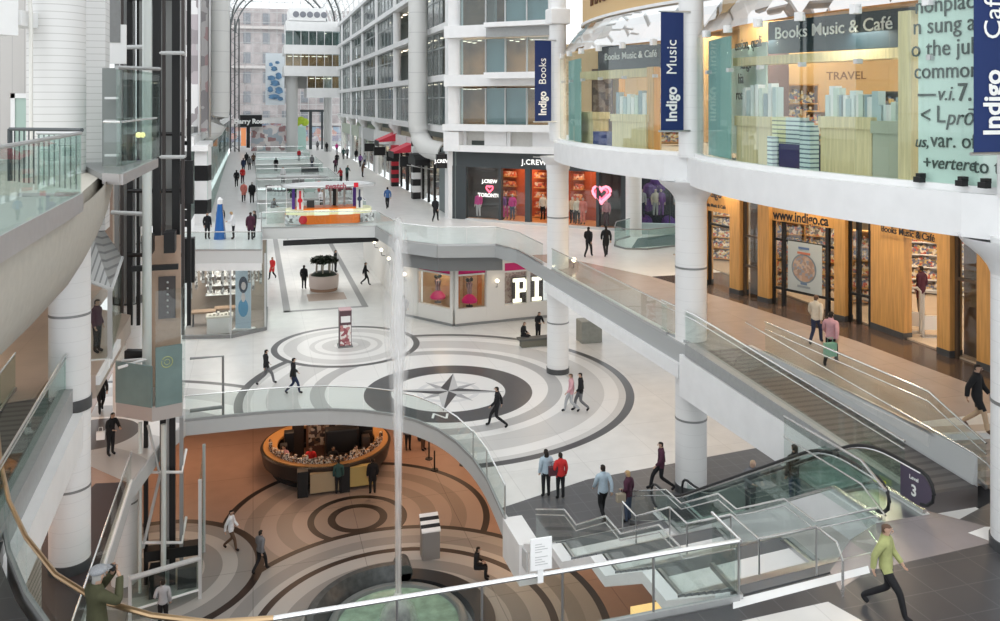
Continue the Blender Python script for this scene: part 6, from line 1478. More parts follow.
people(L2, [
    ('person in a blue shirt and dark trousers walking alone on the right gallery', 387.5, 208.5, AWAY, d_(pose='walk', top='blue', legs='black')),
    ('person in black walking past the grey sign pier by the shop corner', 435.5, 221.5, 2.6, d_(pose='walk', top='black', coat=True)),
    ('person in a coral jacket walking away on the left gallery', 243.7, 202, AWAY, d_(pose='walk', top='coral', coat=True, hair='ghair')),
    ('person in a long black coat walking beside the coral jacket', 252, 203, AWAY, d_(pose='stand', top='black', coat=True, hair='ghair', h=1.78)),
    ('person in black beside the red jacket on the left gallery', 236.5, 187, AWAY, d_(pose='walk', top='black')),
    ('person in a red jacket on the left gallery ahead of the coral one', 242.5, 183.5, AWAY, d_(pose='walk', top='bred', legs='plum')),
    ('person in navy with back turned in the crowd near the left gallery end', 243.4, 172, AWAY, d_(top='navy', coat=True)),
    ('person in dark grey walking to the left gallery end, right of the navy one', 249.5, 170, AWAY, d_(pose='walk', top='grey', legs='black')),
    ('person in black at the left edge of the far crowd', 246.5, 165, AWAY, d_(top='black', coat=True)),
    ('person in brown farthest in the left gallery crowd', 253.5, 166, AWAY, d_(pose='walk', top='brown')),
    ('person in a white top standing by the blue cone', 233.5, 239, LEFT, d_(pose='lean', top='white', legs='black', hair='blonde')),
    ('person in black standing left of the blue cone', 207.3, 239, .4, d_(top='black', h=1.66)),
    ('person in black behind the blue cone', 220.5, 232, .0, d_(top='black', legs='navy')),
    ('person in a dark brown coat near the bridge rail right of the cone', 250.5, 240, AWAY, d_(top='plum', coat=True)),
    ('person in black with folded arms beside the dark brown coat', 254.5, 238, LEFT, d_(pose='fold', top='black')),
    ('person in dark clothes leaning at the counter left of the orange kiosk', 272.5, 222, 1.0, d_(pose='lean', top='grey')),
    ('person in white inside the orange kiosk by the till', 322, 211, 0, d_(pose='lean', top='white', hair='dhair')),
    ('person in purple tending the right end of the orange kiosk', 358, 212, .3, d_(top='purple')),
    ('person in black standing on the second bridge', 276, 171.5, AWAY, d_(top='black')),
    ('person with dark red scarf standing on the farther bridge', 299, 161, 0, d_(top='red', legs='grey')),
    ('person in black strolling by the right void guard far away', 337, 166, AWAY, d_(pose='walk', top='black')),
    ('person in dark green walking left of the striped crowd', 343.5, 159.5, AWAY, d_(pose='walk', top='teal')),
    ('person in grey walking on the right gallery far from the eye', 347.3, 159, 0, d_(pose='walk', top='grey')),
    ('person in black standing near the pale green shop', 356.3, 161, AWAY, d_(top='black', coat=True)),
    ('person in purple beside another near the cream shop', 360.3, 167, AWAY, d_(pose='walk', top='purple')),
    ('person in lilac grey right of the purple one', 364.7, 166, AWAY, d_(pose='walk', top='lgrey', legs='navy')),
    ('person in dark red pushing along beside the far void guard', 335.5, 172, AWAY, d_(pose='lean', top='plum')),
    ('person in pink at the far right shop entrance', 336.8, 153, .2, d_(top='magenta')),
    ('person in black far away beside the column under the office block', 326.7, 152, AWAY, d_(top='black')),
    ('person in grey farthest away between the end columns', 317.5, 150.5, AWAY, d_(top='grey')),
    ('person in a teal jacket by the near right corner of the second bridge', 347, 181, .6, d_(pose='lean', top='teal')),
    ('person in a dark red jumper among the dark red chairs', 341, 184, -.8, d_(pose='lean', top='red')),
    ('person with a brown coat bending by the void guard next to the right gallery', 362.5, 177, 1.2, d_(pose='lean', top='brown', coat=True)),
    ('person in grey waiting on the third bridge behind the dark chairs', 312, 168, AWAY, d_(top='grey', legs='navy')),
    ('person in a white shirt on the second bridge left of the grey screen', 283, 183, 0, d_(top='white', legs='black')),
    ('left one of two people in black on the gallery behind the far white column', 588.5, 257, 2.4, d_(pose='walk', top='black', h=1.66)),
    ('right one of two people in black on the gallery behind the far white column', 606, 256.5, 2.9, d_(pose='walk', top='black', coat=True, h=1.7)),
    ('person in a cream top walking past the bookshop window', 816, 344, 2.2, d_(pose='walk', top='cream', legs='navy', hair='brown')),
    ('person in a pale pink top with a green bag walking past the bookshop window', 831, 365, 2.2, d_(pose='walk', top='pink', legs='black', hair='dhair')),
    ('person in a black coat on the steps at the right edge', 977, 431, .5, d_(pose='walk', top='black', coat=True, legs='tan', shoes='brown')),
])
x, y = at_depth(921, 33)
person('person in a dark red coat standing inside the bookshop doorway', x, y, 5.36, AWAY + .3, 'stand', 'plum', 'black', coat=True, h=1.95)
people(0, [
    ('person in black striding near the left end of the curved glass guard', 266, 384.5, 1.9, d_(pose='stride', top='black', legs='grey')),
    ('person in black walking by the curved glass guard, second from its left end', 293.5, 394, 1.7, d_(pose='walk', top='black', legs='navy')),
    ('person in black walking across the dark compass ring', 497, 427, -2.0, d_(pose='stride', top='black', legs='black')),
    ('person in a pale pink top walking near the far white column', 571, 412, -1.7, d_(pose='walk', top='pink', legs='lgrey', hair='brown')),
    ('person in black right beside the pale pink one near the far white column', 580.5, 411, -1.7, d_(pose='walk', top='black', legs='grey')),
    ('person in red walking on the concourse left of the palm planter', 272.3, 279, -.6, d_(pose='walk', top='bred', coat=True, hair='brown')),
    ('person in black standing at the left of the palm planter', 304, 289, 2.8, d_(top='black', coat=True, h=1.78)),
    ('person in black standing behind the palm planter', 335.5, 272, 1.2, d_(top='black', coat=True, h=1.8)),
    ('person in black walking right of the palm planter', 365.5, 285, 1.4, d_(pose='walk', top='black')),
    ('person in grey blurred walking beside the corner of the pink trimmed shop', 404, 322, AWAY, d_(pose='walk', top='lgrey', legs='grey')),
    ('person in a pale blue jacket with long dark hair at the staircase foot', 546, 497, AWAY, d_(pose='stand', top='pale', legs='black', longh=True, h=1.68)),
    ('person in a bright red top with a dark bag at the staircase foot', 560.5, 499, AWAY, d_(pose='bag', top='bred', legs='black', h=1.62)),
    ('person in a pale blue shirt walking away at the staircase foot', 603, 519, AWAY, d_(pose='walk', top='pale', legs='black', h=1.8)),
    ('person in dark red with blonde hair on the lower stair flight', 628, 522, AWAY + .6, d_(pose='bag', top='plum', legs='jeans', hair='blonde', h=1.7)),
    ('person in plum walking by the escalator foot', 661, 490, -1.8, d_(pose='stride', top='plum', legs='black')),
    ('person in black on the left concourse between column and lift', 101, 412, .3, d_(pose='walk', top='black', coat=True)),
    ('person in black with a white bag on the dark floor disc at the left', 110.5, 455, .8, d_(pose='lean', top='black', h=1.7)),
])
def on_esc(px, t): # standing on the escalator, t along it
    return (14.14, 24.6 + (16.3 - 24.6) * t, LD * t)
person('person with a bare head in a dark grey top riding down the escalator', *on_esc(0, .3), 0.05, 'lean', 'grey', 'black', hair='tan', sk=3)
person('person in a black jacket riding up near the escalator top', *on_esc(0, .56), AWAY, 'stand', 'black', 'jeans', h=1.74)
people(L0, [
    ('person in white walking alone on the court floor by the dark arc', 231, 550, 1.2, d_(pose='walk', top='white', legs='brown', hair='dhair')),
    ('person in grey with a pale bag walking right of the white one in the court', 260.5, 572, 2.4, d_(pose='walk', top='grey', legs='black')),
    ('person in dark green standing in front of the coffee kiosk counter', 338.5, 494, AWAY, d_(top='teal', legs='black')),
    ('person in black standing at the right side of the coffee kiosk', 372.5, 494, AWAY, d_(top='black', coat=True, h=1.78)),
    ('person in grey in the queue behind the stanchions', 408, 450, 0, d_(top='grey')),
    ('person in khaki in the queue nearest the stanchions', 423, 450, .8, d_(pose='bag', top='khaki', legs='brown')),
])
x, y = on_floor(477, 582, L0)
person('person in black sitting on the fountain ledge', x, y + .3, L0 - .02, 1.2, 'sit', 'black', 'black')
x, y = on_floor(520.5, 345, 0)
person('person in black sitting on the dark bench reading', x + .15, y + .12, 0, .8, 'sit', 'black', 'black', hair='brown')
x, y = on_floor(538, 340, 0)
person('person in black standing behind the dark bench looking down', x, y, 0, .3, 'lean', 'black', 'black', h=1.68)
# foreground figures on the balcony
x, y = at_depth(97, 13.05)
ph = person('person in a grey flat cap and olive jacket photographing over the brass rail', x, y, LD, AWAY - .95, 'photo', 'olive', 'grey', hair='ghair', h=1.82, coat=True)
def f(m):
    m.ball(0, -.02, 1.675, .118, 1, 1.12, .55, 16); m.prism([(-.075, -.12), (.075, -.12), (.06, -.2), (-.06, -.2)], 1.655, 1.672)
q = part('flat_cap', mat('cap_tweed', (.33, .34, .36), .85, var=.2, scale=60), ph, f, True, local=True)
cam_ = thing('camera', 'small black camera held up to the face of the photographer', 'camera', (x, y, LD), AWAY - .95)
s_ = 1.82 / 1.72
part('body', black, cam_, lambda m: m.box(-.06, .06, -.26, -.21, 1.585 * s_, 1.66 * s_, bev=.008), local=True); part('lens', dark, cam_, lambda m: m.tube([(0, -.26, 1.62 * s_), (0, -.31, 1.62 * s_)], .028, 12), True, local=True)
x, y = at_depth(886, 14.9)
person('person in a pale lime top walking across the balcony at the lower right', x, y, LD, .6, 'stride', 'lime', 'black', hair='brown', h=1.6)
x, y = at_depth(163, 30.5)
person('person in a pale jacket with a dark strap in front of the lift pit', *on_floor(163, 628, L0), L0, AWAY, 'bag', 'lgrey', 'black', h=1.8)
x, y = at_depth(97, 28.3)
person('person in dark clothes standing inside the glass lobby', x, y, 5.3, 1.2, 'stand', 'plum', 'black', h=1.8)
# bags
def bag(label, x, y, z, m, w=.34, h=.36, d=.14, handles=True):
    t = thing('bag', label, 'bag', (x, y, z))
    part('body', m, t, lambda q: q.prism([(-w / 2, -d / 2), (w / 2, -d / 2), (w / 2, d / 2), (-w / 2, d / 2)], 0, h), local=True)
    part('handle', m, t, lambda q: q.tube([(-w / 4, 0, h), (-w / 5, 0, h + .16), (w / 5, 0, h + .16), (w / 4, 0, h)], .012, 6), local=True)
xy = on_floor(831, 365, L2); bag('green shopping bag carried past the bookshop window', xy[0] - .2, xy[1] - .22, L2 + .36, mat('bag_green', (.22, .45, .33), .6), .4, .42)
xy = on_floor(560.5, 499, 0); bag('dark bag on the shoulder of the person in bright red', xy[0] - .27, xy[1], .85, mat('bag_plum', (.09, .03, .04), .6), .3, .3)
xy = on_floor(110.5, 455, 0); bag('white bag held by the person on the dark floor disc', xy[0] - .3, xy[1] - .3, .75, white, .3, .3)
xy = on_floor(628, 522, 0); bag('beige bag of the blonde person on the stairs', xy[0] - .3, xy[1] - .1, .75, mat('bag_beige', (.4, .34, .26), .7), .3, .26)

# ================================================================ MANNEQUINS (shop windows)
def mannequin(label, x, y, z, yaw, top, legs, h=1.75, pose='stand', group=None):
    return person(label, x, y, z, yaw, pose, top, legs, hair=None, h=h, cat='mannequin', name='mannequin', skm_=skin_tone, shoes='black', group=group)
for px, dep_, top, legs, lab in ((478.5, .35, 'magenta', 'lgrey', 'mannequin in a pink top and grey trousers at the left of the dark clothes shop'), (502.5, .5, 'purple', 'magenta', 'mannequin in a purple top and pink skirt beside the lit shop entrance'), (506, .7, 'plum', 'magenta', 'mannequin in plum behind the purple topped one'), (512.5, .45, 'magenta', 'jeans', 'mannequin in a magenta jacket and blue trousers by the lit entrance'), (543, 1.4, 'cream', 'black', 'mannequin in a cream top and black skirt inside the lit doorway'), (572.5, .7, 'tan', 'black', 'mannequin in tan right behind the far white column'), (577.5, .5, 'cream', 'black', 'mannequin in cream and black right of the far white column'), (583, .5, 'coral', 'coral', 'mannequin all in coral in the right shop window'), (606.5, .5, 'pink', 'plum', 'mannequin in pink under the neon heart')):
    c = cfront(px, dep_); mannequin(lab, c[0], c[1], 5.42, cyaw + .1, top, legs, 1.85)
for px, top, legs, lab in ((642, 'lgrey', 'navy', 'pale mannequin at the left of the purple dressed window'), (655.5, 'cream', 'lgrey', 'mannequin in a cream outfit in the middle of the purple dressed window'), (661, 'purple', 'purple', 'mannequin all in purple in the dressed window'), (678, 'lgrey', 'grey', 'pale mannequin at the right of the purple dressed window')):
    x, y = at_depth(px, 55.9); mannequin(lab, x, y, 6.1, -.3, top, legs, 1.9)

# ================================================================ PINK TRIMMED SHOP under the bridge corner
VA, VB, VC2 = (9.3, 54.2), (11.8, 50.6), (18.6, 51.2)
vs = thing('trimmed_shop', 'white corner shop with pink blinds and lit letters under the bridge', 'shop front', (12, 52, 0))
vcream = mat('shop_cream', (.72, .70, .66), .5); vpink = mat('pink_blind', (.62, .02, .16), .6); warmbox = mat('window_warm', (.56, .36, .2), .7)
part('base', vcream, vs, lambda m: m.obox(VA, VB, .3, .12, .95, .0).obox(VB, VC2, .3, .12, .95, .0))
part('plinth', grey, vs, lambda m: m.obox(VA, VB, .42, 0, .14).obox(VB, VC2, .42, 0, .14))
part('cornice', vcream, vs, lambda m: m.obox(VA, VB, .35, 3.62, 3.95).obox(VB, VC2, .35, 3.62, 3.95))
part('side_wall', vcream, vs, lambda m: m.obox((9.3, 75), VA, .3, 0, 4.6, .15))
def vb(t): return lerp2(VA, VB, t)
def vc(t): return lerp2(VB, VC2, t)
for P, a, b in ((vb, 0, .32), (vb, .95, 1.0), (vc, 0, .025), (vc, .3, .47)):
    part('pier', vcream, vs, lambda m: m.obox(P(a), P(b), .34, .1, 3.7))
for P, a, b in ((vb, .32, .95), (vc, .025, .3), (vc, .47, .71), (vc, .725, .95)):
    part('pink_blind', vpink, vs, lambda m: m.obox(P(a), P(b), .12, 3.1, 3.62)); part('window_glass', shop_glass, vs, lambda m: m.obox(P(a), P(b), .03, .95, 3.1))
    part('window_frame', vcream, vs, lambda m: m.obox(P(a), P(b), .22, 3.02, 3.12).obox(P(a), P(b), .25, .9, 1.02).obox(P(a - .008), P(a + .008), .22, .95, 3.65).obox(P(b - .008), P(b + .008), .22, .95, 3.65))
part('window_back', warmbox, vs, lambda m: m.obox((VA[0] + 1.4, VA[1] + .6), (VB[0] + .9, VB[1] + 1.3), .1, .3, 3.5).obox((VB[0] + .9, VB[1] + 1.3), (VC2[0] - 3.9, VC2[1] + 1.2), .1, .3, 3.5))
part('spotted_back', picture('spotted_print', [(.55, .42, .38), (.42, .28, .26), (.6, .48, .42)], 5), vs, lambda m: m.obox(vc(.475), vc(.9), .05, .95, 3.1, .5))
part('orange_curtain', mat('orange_curtain', (.62, .2, .06), .7), vs, lambda m: m.obox(lerp2(VA, VB, .86), lerp2(VA, VB, .93), .1, 1, 3.0, .6).obox(vc(.04), vc(.08), .1, 1, 3.0, .6).obox(vc(.25), vc(.29), .1, 1, 3.0, .6))
def frill(label, c):
    t = thing('dressed_stand', label, 'display stand', (*c, .95))
    part('skirt', mat('frill_pink', (.85, .03, .22), .7), t, lambda m: m.lathe([(.08, 1.75), (.3, 1.6), (.5, 1.35), (.46, 1.22), (.2, 1.2)], *c, n=18), True)
    part('stripes', banded('thin_stripes', (.5, .3, .3), (.12, .06, .06), 'X', .12, .4), t, lambda m: m.lathe([(.17, 1.75), (.15, 2.0), (.22, 2.35), (.1, 2.5)], *c, n=14), True)
    part('black_bow', black, t, lambda m: m.ball(c[0] - .12, c[1], 2.6, .13).ball(c[0] + .12, c[1], 2.62, .13).ball(c[0] - .02, c[1], 2.42, .1))
    part('stand', black, t, lambda m: m.cyl(*c, .95, 1.3, .03, n=8).cyl(*c, .95, 1.0, .22, n=16))
frill('pink frilled dress stand in the left window of the pink trimmed shop', (VA[0] + 1.95, VA[1] - 1.35)); frill('pink frilled dress stand in the corner window of the pink trimmed shop', (vc(.165)[0], vc(.165)[1] + .6))
vyaw = yaw_of(VB, VC2)
for ch_, t in (('P', .645), ('I', .81)):
    c = vc(t); part('letter_box', mat('sign_dark', (.04, .03, .03), .5), vs, lambda m: None or m.obox(vc(t - .075), vc(t + .07), .06, .98, 2.62, .22))
    c = vc(t)
    lm = mat('bulb_letters', (1, .93, .75), .4, emit=1.1)
    def slab_letter(m, k):
        def bx_(a0, a1, z0, z1): m.obox(vc(t + a0 / 6.8), vc(t + a1 / 6.8), .08, z0 - .14, z1 - .14, .1)
        if k == 'I': bx_(-.12, .12, 1.3, 2.6); bx_(-.32, .32, 1.2, 1.42); bx_(-.32, .32, 2.48, 2.7)
        else: bx_(-.32, -.08, 1.3, 2.6); bx_(-.5, .08, 1.2, 1.42); bx_(-.5, .3, 2.48, 2.7); bx_(.22, .45, 1.95, 2.6); bx_(-.1, .35, 1.82, 2.02)
    part('letter', lm, vs, lambda m: slab_letter(m, ch_))
def sconce(label, p, n):
    t = thing('wall_lamp', label, 'wall lamp', p)
    part('arm', black, t, lambda m: m.tube([(p[0], p[1], p[2] - .3), (p[0] + n[0] * .25, p[1] + n[1] * .25, p[2] - .25), (p[0] + n[0] * .28, p[1] + n[1] * .28, p[2])], .025, 6)); part('globe', mat('lamp_globe', (1, .85, .62), .4, emit=3), t, lambda m: m.ball(p[0] + n[0] * .28, p[1] + n[1] * .28, p[2] + .14, .12), True)
sconce('glowing wall lamp on the left pier of the pink trimmed shop', (vb(.1)[0] - .15, vb(.1)[1] - .1, 2.6), (-.6, -.8)); sconce('glowing wall lamp on the middle pier of the pink trimmed shop', (vc(.39)[0], vc(.39)[1] - .2, 2.5), (0, -1))
sconce('small lamp on the dark collar of the far white column', (15.35, 40.0, 5.6), (.3, -.5))
for k, y in enumerate((57, 60.5, 64)): sconce(['nearest', 'middle', 'farthest'][k] + ' wall lamp along the side of the pink trimmed shop', (9.05, y, 3.0), (-1, 0))

# ================================================================ CLOTHES SHOP at the left under the gallery
LA, LB, LC, LE = (-3.9, 52.2), (-1.25, 51.6), (.7, 52.8), (.85, 58)
lsx = thing('glass_shop', 'glass fronted clothes shop under the left end of the gallery', 'shop front', (-1, 52, 0))
part('glass_pane', shop_glass, lsx, lambda m: m.obox(LA, LB, .03, .15, 4.5)); part('glass_pane', shop_glass, lsx, lambda m: m.obox(LB, LC, .03, .15, 4.5)); part('glass_pane', green_glass, lsx, lambda m: m.obox(LC, LE, .03, .15, 4.5))
part('kerb', grey, lsx, lambda m: m.obox(LA, LB, .2, 0, .2).obox(LB, LC, .2, 0, .2).obox(LC, LE, .2, 0, .2))
for p in (LA, LB, LC, LE): part('mullion', steel, lsx, lambda m: m.box(p[0] - .05, p[0] + .05, p[1] - .05, p[1] + .05, 0, 4.6))
part('floor_inside', mat('shop_grey_floor', (.24, .21, .19), .4), lsx, lambda m: m.prism([LA, LB, LC, LE, (-3.9, 58)], 0, .03))
part('back_wall', mat('shop_tan_back', (.30, .25, .21), .7), lsx, lambda m: m.box(-3.9, .85, 57.9, 58, 0, 4.6))
part('hanging_crystals', picture('crystal_strands', [(.16, .15, .15), (.6, .6, .6), (.3, .29, .28), (.75, .75, .75)], 5), lsx, lambda m: [m.box(-3.6 + .22 * k, -3.44 + .22 * k, 53 + (k * 7 % 5) * .7, 53.06 + (k * 7 % 5) * .7, 2.1 + .25 * ((k * 5) % 4), 4.5) for k in range(19)])['kind'] = 'stuff'
part('wall_shelf', white, lsx, lambda m: [m.box(-2.9, -.9, 57.2, 57.8, z, z + .06) for z in (1.3, 1.9, 2.5)])
part('folded_stock', picture('folded_white', [(.8, .8, .8), (.5, .48, .45), (.65, .63, .6)], 5), lsx, lambda m: [m.box(-2.8 + .45 * k, -2.45 + .45 * k, 57.25, 57.7, z + .06, z + .3) for k in range(4) for z in (1.3, 1.9, 2.5)])['kind'] = 'stuff'
tb = thing('display_table', 'white display table with small goods inside the left glass shop', 'table', (-1.9, 52.9, .03))
part('block', white, tb, lambda m: m.box(-2.6, -1.2, 52.6, 53.5, .03, .95)); part('top', mat('table_top', (.7, .66, .58), .5), tb, lambda m: m.box(-2.65, -1.15, 52.55, 53.55, .95, 1.05))
part('goods', picture('small_goods', [(.75, .7, .6), (.4, .35, .3), (.8, .78, .74)], 8), tb, lambda m: [m.box(-2.5 + .22 * k, -2.35 + .22 * k, 52.8, 53.2, 1.05, 1.12 + .05 * (k % 3)) for k in range(6)])['kind'] = 'stuff'
for k, (x, y) in enumerate(((-2.9, 55), (-1.6, 55.6))):
    t = thing('clothes_table', ['brown goods table at the left inside the glass shop', 'brown goods table at the back of the glass shop'][k], 'table', (x, y, .03))
    part('top', mat('goods_brown', (.3, .2, .13), .6), t, lambda m: m.box(x - .7, x + .7, y - .4, y + .4, .8, .9)); part('legs', dark, t, lambda m: [m.box(x + a - .03, x + a + .03, y + b_ - .03, y + b_ + .03, .03, .8) for a in (-.6, .6) for b_ in (-.3, .3)])
pb = thing('poster_board', 'blue and white poster of a dark haired person standing in the left glass shop', 'poster', (.1, 52.9, .03))
PA_, PB_ = at_depth(235.5, 50.9), at_depth(251, 50.9)
pz0, pz1 = .1, 3.55
part('sheet', mat('poster_pale', (.52, .66, .78), .5), pb, lambda m: m.obox(PA_, PB_, .04, pz0, pz1))
def pell(m, fx, fz, rx, rz, o=.03):
    c = lerp2(PA_, PB_, fx); m.face([(c[0] + rx * math.cos(2 * PI * k / 16) * .96, c[1] - o + rx * math.cos(2 * PI * k / 16) * -.27, pz0 + (pz1 - pz0) * fz + rz * math.sin(2 * PI * k / 16)) for k in range(16)])
part('hair', mat('poster_hair', (.03, .05, .09), .5), pb, lambda m: pell(m, .5, .76, .27, .5, .035)); part('face', mat('poster_face', (.72, .66, .66), .5), pb, lambda m: pell(m, .52, .74, .14, .24, .045))
part('garment', mat('poster_garment', (.1, .35, .6), .5), pb, lambda m: pell(m, .5, .36, .3, .55, .035)); part('neck', mat('poster_face', (.72, .66, .66), .5), pb, lambda m: pell(m, .5, .54, .12, .28, .042))
part('floor_base', white, pb, lambda m: m.obox(lerp2(PA_, PB_, -.1), lerp2(PA_, PB_, 1.2), .6, .03, .12))

# ================================================================ ORANGE WATCH KIOSK on the bridge
kc = (4.5, 60.0)
kx0, kx1 = on_y(285, 59)[0], on_y(374, 59)[0]
kq = thing('watch_kiosk', 'orange watch kiosk with oval canopy standing on the bridge', 'kiosk', (kc[0], kc[1], 5.3))
orange = mat('kiosk_orange', (.9, .2, .012), .4); case = mat('lit_case', (.95, .97, .62), .3, emit=.08)
def oval(m, rx, ry, z0, z1, n=40, c=kc):
    m.prism([(c[0] + rx * math.copysign(abs(math.cos(2 * PI * k / n)) ** .6, math.cos(2 * PI * k / n)), c[1] + ry * math.copysign(abs(math.sin(2 * PI * k / n)) ** .6, math.sin(2 * PI * k / n))) for k in range(n)], z0, z1)
RX_ = (kx1 - kx0) / 2; kc = ((kx0 + kx1) / 2, kc[1])
part('plinth', palegrey, kq, lambda m: oval(m, RX_, 1.5, 5.3, 5.42, c=kc)); part('counter', orange, kq, lambda m: oval(m, RX_ - .05, 1.45, 5.42, 6.0, c=kc))
part('display_case', case, kq, lambda m: oval(m, RX_ - .08, 1.4, 6.0, 6.32, c=kc)); part('counter_top', orange, kq, lambda m: oval(m, RX_ - .7, 1.0, 6.32, 6.42, c=kc))
part('corner_graphic', picture('kiosk_graphic', [(.75, .75, .75), (.2, .2, .2), (.5, .5, .52), (.85, .85, .85)], 3), kq, lambda m: m.obox((kc[0] - RX_, kc[1] - .9), (kc[0] - RX_ + 1.0, kc[1] - 1.5), .06, 5.45, 6.05).obox((kc[0] + RX_ - 1.0, kc[1] - 1.5), (kc[0] + RX_, kc[1] - .9), .06, 5.45, 6.05))
part('red_dot', mat('dot_red', (.75, .02, .04), .5), kq, lambda m: disc(m, (kc[0] - RX_ + 1.15, kc[1]), 5.75, .28, 0, 1.53))
part('orange_front', orange, kq, lambda m: m.box(kc[0] - 1.6, kc[0] + 1.9, kc[1] - 1.52, kc[1] - 1.4, 5.42, 6.02))
for x in (-1.1, .5): part('light_box', mat('light_box', (.97, 1, .75), .3, emit=.25), kq, lambda m: m.box(kc[0] + x, kc[0] + x + 1.0, kc[1] - 1.58, kc[1] - 1.5, 6.02, 6.4))
for x, c_ in ((-2.0, 'dot_red'), (2.0, 'strap_navy')):
    part('watch_panel', white, kq, lambda m: m.box(kc[0] + x - .22, kc[0] + x + .22, kc[1] - .95, kc[1] - .85, 6.35, 7.75))
    part('giant_watch', mat(c_, (.05, .06, .12), .5), kq, lambda m: (m.box(kc[0] + x - .06, kc[0] + x + .06, kc[1] - 1.0, kc[1] - .95, 6.4, 7.65), disc(m, (kc[0] + x, kc[1]), 7.0, .16, 0, 1.01)))
for x in (-2.4, 1.75): part('purple_post', mat('post_purple', (.12, .05, .35), .5), kq, lambda m: m.box(kc[0] + x - .1, kc[0] + x + .1, kc[1] - .2, kc[1], 6.3, 7.8))
for x in (-.3, .15, .6, 1.1): part('tower', mat('tower_grey', (.55, .55, .55), .5), kq, lambda m: m.box(kc[0] + x - .06, kc[0] + x + .06, kc[1] + .3, kc[1] + .5, 6.3, 7.9))
part('dark_panel', black, kq, lambda m: m.box(kc[0] + .3, kc[0] + .65, kc[1] + .45, kc[1] + .5, 6.4, 7.8))
cn_ = part('canopy', palegrey, kq, lambda m: oval(m, RX_ + .15, 1.6, 7.85, 7.98, c=kc)); part('canopy_rim', steel, kq, lambda m: m.tube([(kc[0] + (RX_ + .2) * math.cos(2 * PI * k / 32), kc[1] + 1.75 * math.sin(2 * PI * k / 32), 7.95) for k in range(32)], .06, 6, True))
text('swatch', .5, (kc[0] + .3, kc[1] - 1.95, 8.0), 0, mat('sign_grey_red', (.35, .08, .1), .5), cn_, bold=.02)
part('red_badge', mat('dot_red', (.75, .02, .04), .5), kq, lambda m: m.box(kc[0] + 1.5, kc[0] + 1.8, kc[1] - 1.97, kc[1] - 1.9, 7.9, 8.2))
part('till', dark, kq, lambda m: m.box(kc[0] - 1.5, kc[0] - 1.0, kc[1] - .3, kc[1], 6.4, 6.9))
# neighbouring white booth with plants
wb = thing('glass_booth', 'white and glass service booth left of the orange kiosk on the bridge', 'booth', (*on_floor(278, 225, 5.3), 5.3))
b0_, b1_ = on_y(266, 60.5)[0], on_y(287, 60.5)[0]
part('frame', white, wb, lambda m: m.box(b0_, b0_ + .06, 60.5, 60.6, 5.3, 7.9).box(b1_ - .06, b1_, 60.5, 60.6, 5.3, 7.9).box(b0_, b1_, 60.5, 60.6, 7.8, 7.9)); part('glass', rail_glass, wb, lambda m: m.box(b0_, b1_, 60.54, 60.56, 5.3, 7.8)); part('counter', white, wb, lambda m: m.box(b0_ + .1, b1_, 61, 61.5, 5.3, 6.3))
def foliage(m, c, r, n, sz=.14, flat=1):
    for _ in range(n):
        a, b_ = random.uniform(0, 2 * PI), random.uniform(-.3, 1.3); q = r * random.uniform(.4, 1)
        p = Vector((c[0] + q * math.cos(a) * math.cos(b_), c[1] + q * math.sin(a) * math.cos(b_), c[2] + q * math.sin(b_) * flat)); u = Vector((random.uniform(-1, 1), random.uniform(-1, 1), random.uniform(-.4, .8))).normalized() * sz; v = u.cross(Vector((random.random(), random.random(), 1))).normalized() * sz * .35
        m.face([p - u, p + v, p + u, p - v])
lf = mat('leaf_green', (.05, .13, .03), .6, var=.4, scale=4); lf_d = mat('leaf_dark', (.018, .028, .015), .6, var=.4, scale=4)
hp_ = thing('hedge_trough', 'low green hedge trough beside the booth behind the kiosk', 'planter', (2.6, 62.2, 5.3)); hx0, hx1 = on_y(290, 62)[0], on_y(304, 62)[0]
part('trough', dark, hp_, lambda m: m.box(hx0, hx1, 61.8, 62.3, 6.9, 7.2)); part('trough_stand', steel, hp_, lambda m: m.box(hx0 + .2, hx1 - .2, 61.95, 62.15, 5.3, 6.9))
q = part('leaves', mat('hedge_green', (.04, .2, .04), .6, var=.4, scale=4), hp_, lambda m: [foliage(m, (hx0 + .2 + (hx1 - hx0 - .4) * k / 5, 62.05, 7.3), .3, 60, .1) for k in range(6)]); q['kind'] = 'stuff'
# blue cone and white booths by it
co = thing('blue_cone', 'tall slim blue cone display with a white top on the left gallery', 'display cone', (*on_floor(220, 239, 5.3), 5.3))
X_, Y_ = on_floor(220, 239, 5.3)
part('cone', mat('cone_blue', (.02, .13, .42), .4), co, lambda m: m.lathe([(.36, 5.3), (.36, 5.34), (.18, 7.2), (.15, 7.45)], X_, Y_, 24), True); part('top', white, co, lambda m: m.lathe([(.16, 7.44), (.17, 7.7), (.05, 7.85), (0, 7.86)], X_, Y_, 20), True); part('silver_edge', bright, co, lambda m: m.tube([(X_ + .3, Y_ - .22, 5.35), (X_ + .15, Y_ - .1, 7.4)], .03, 6))
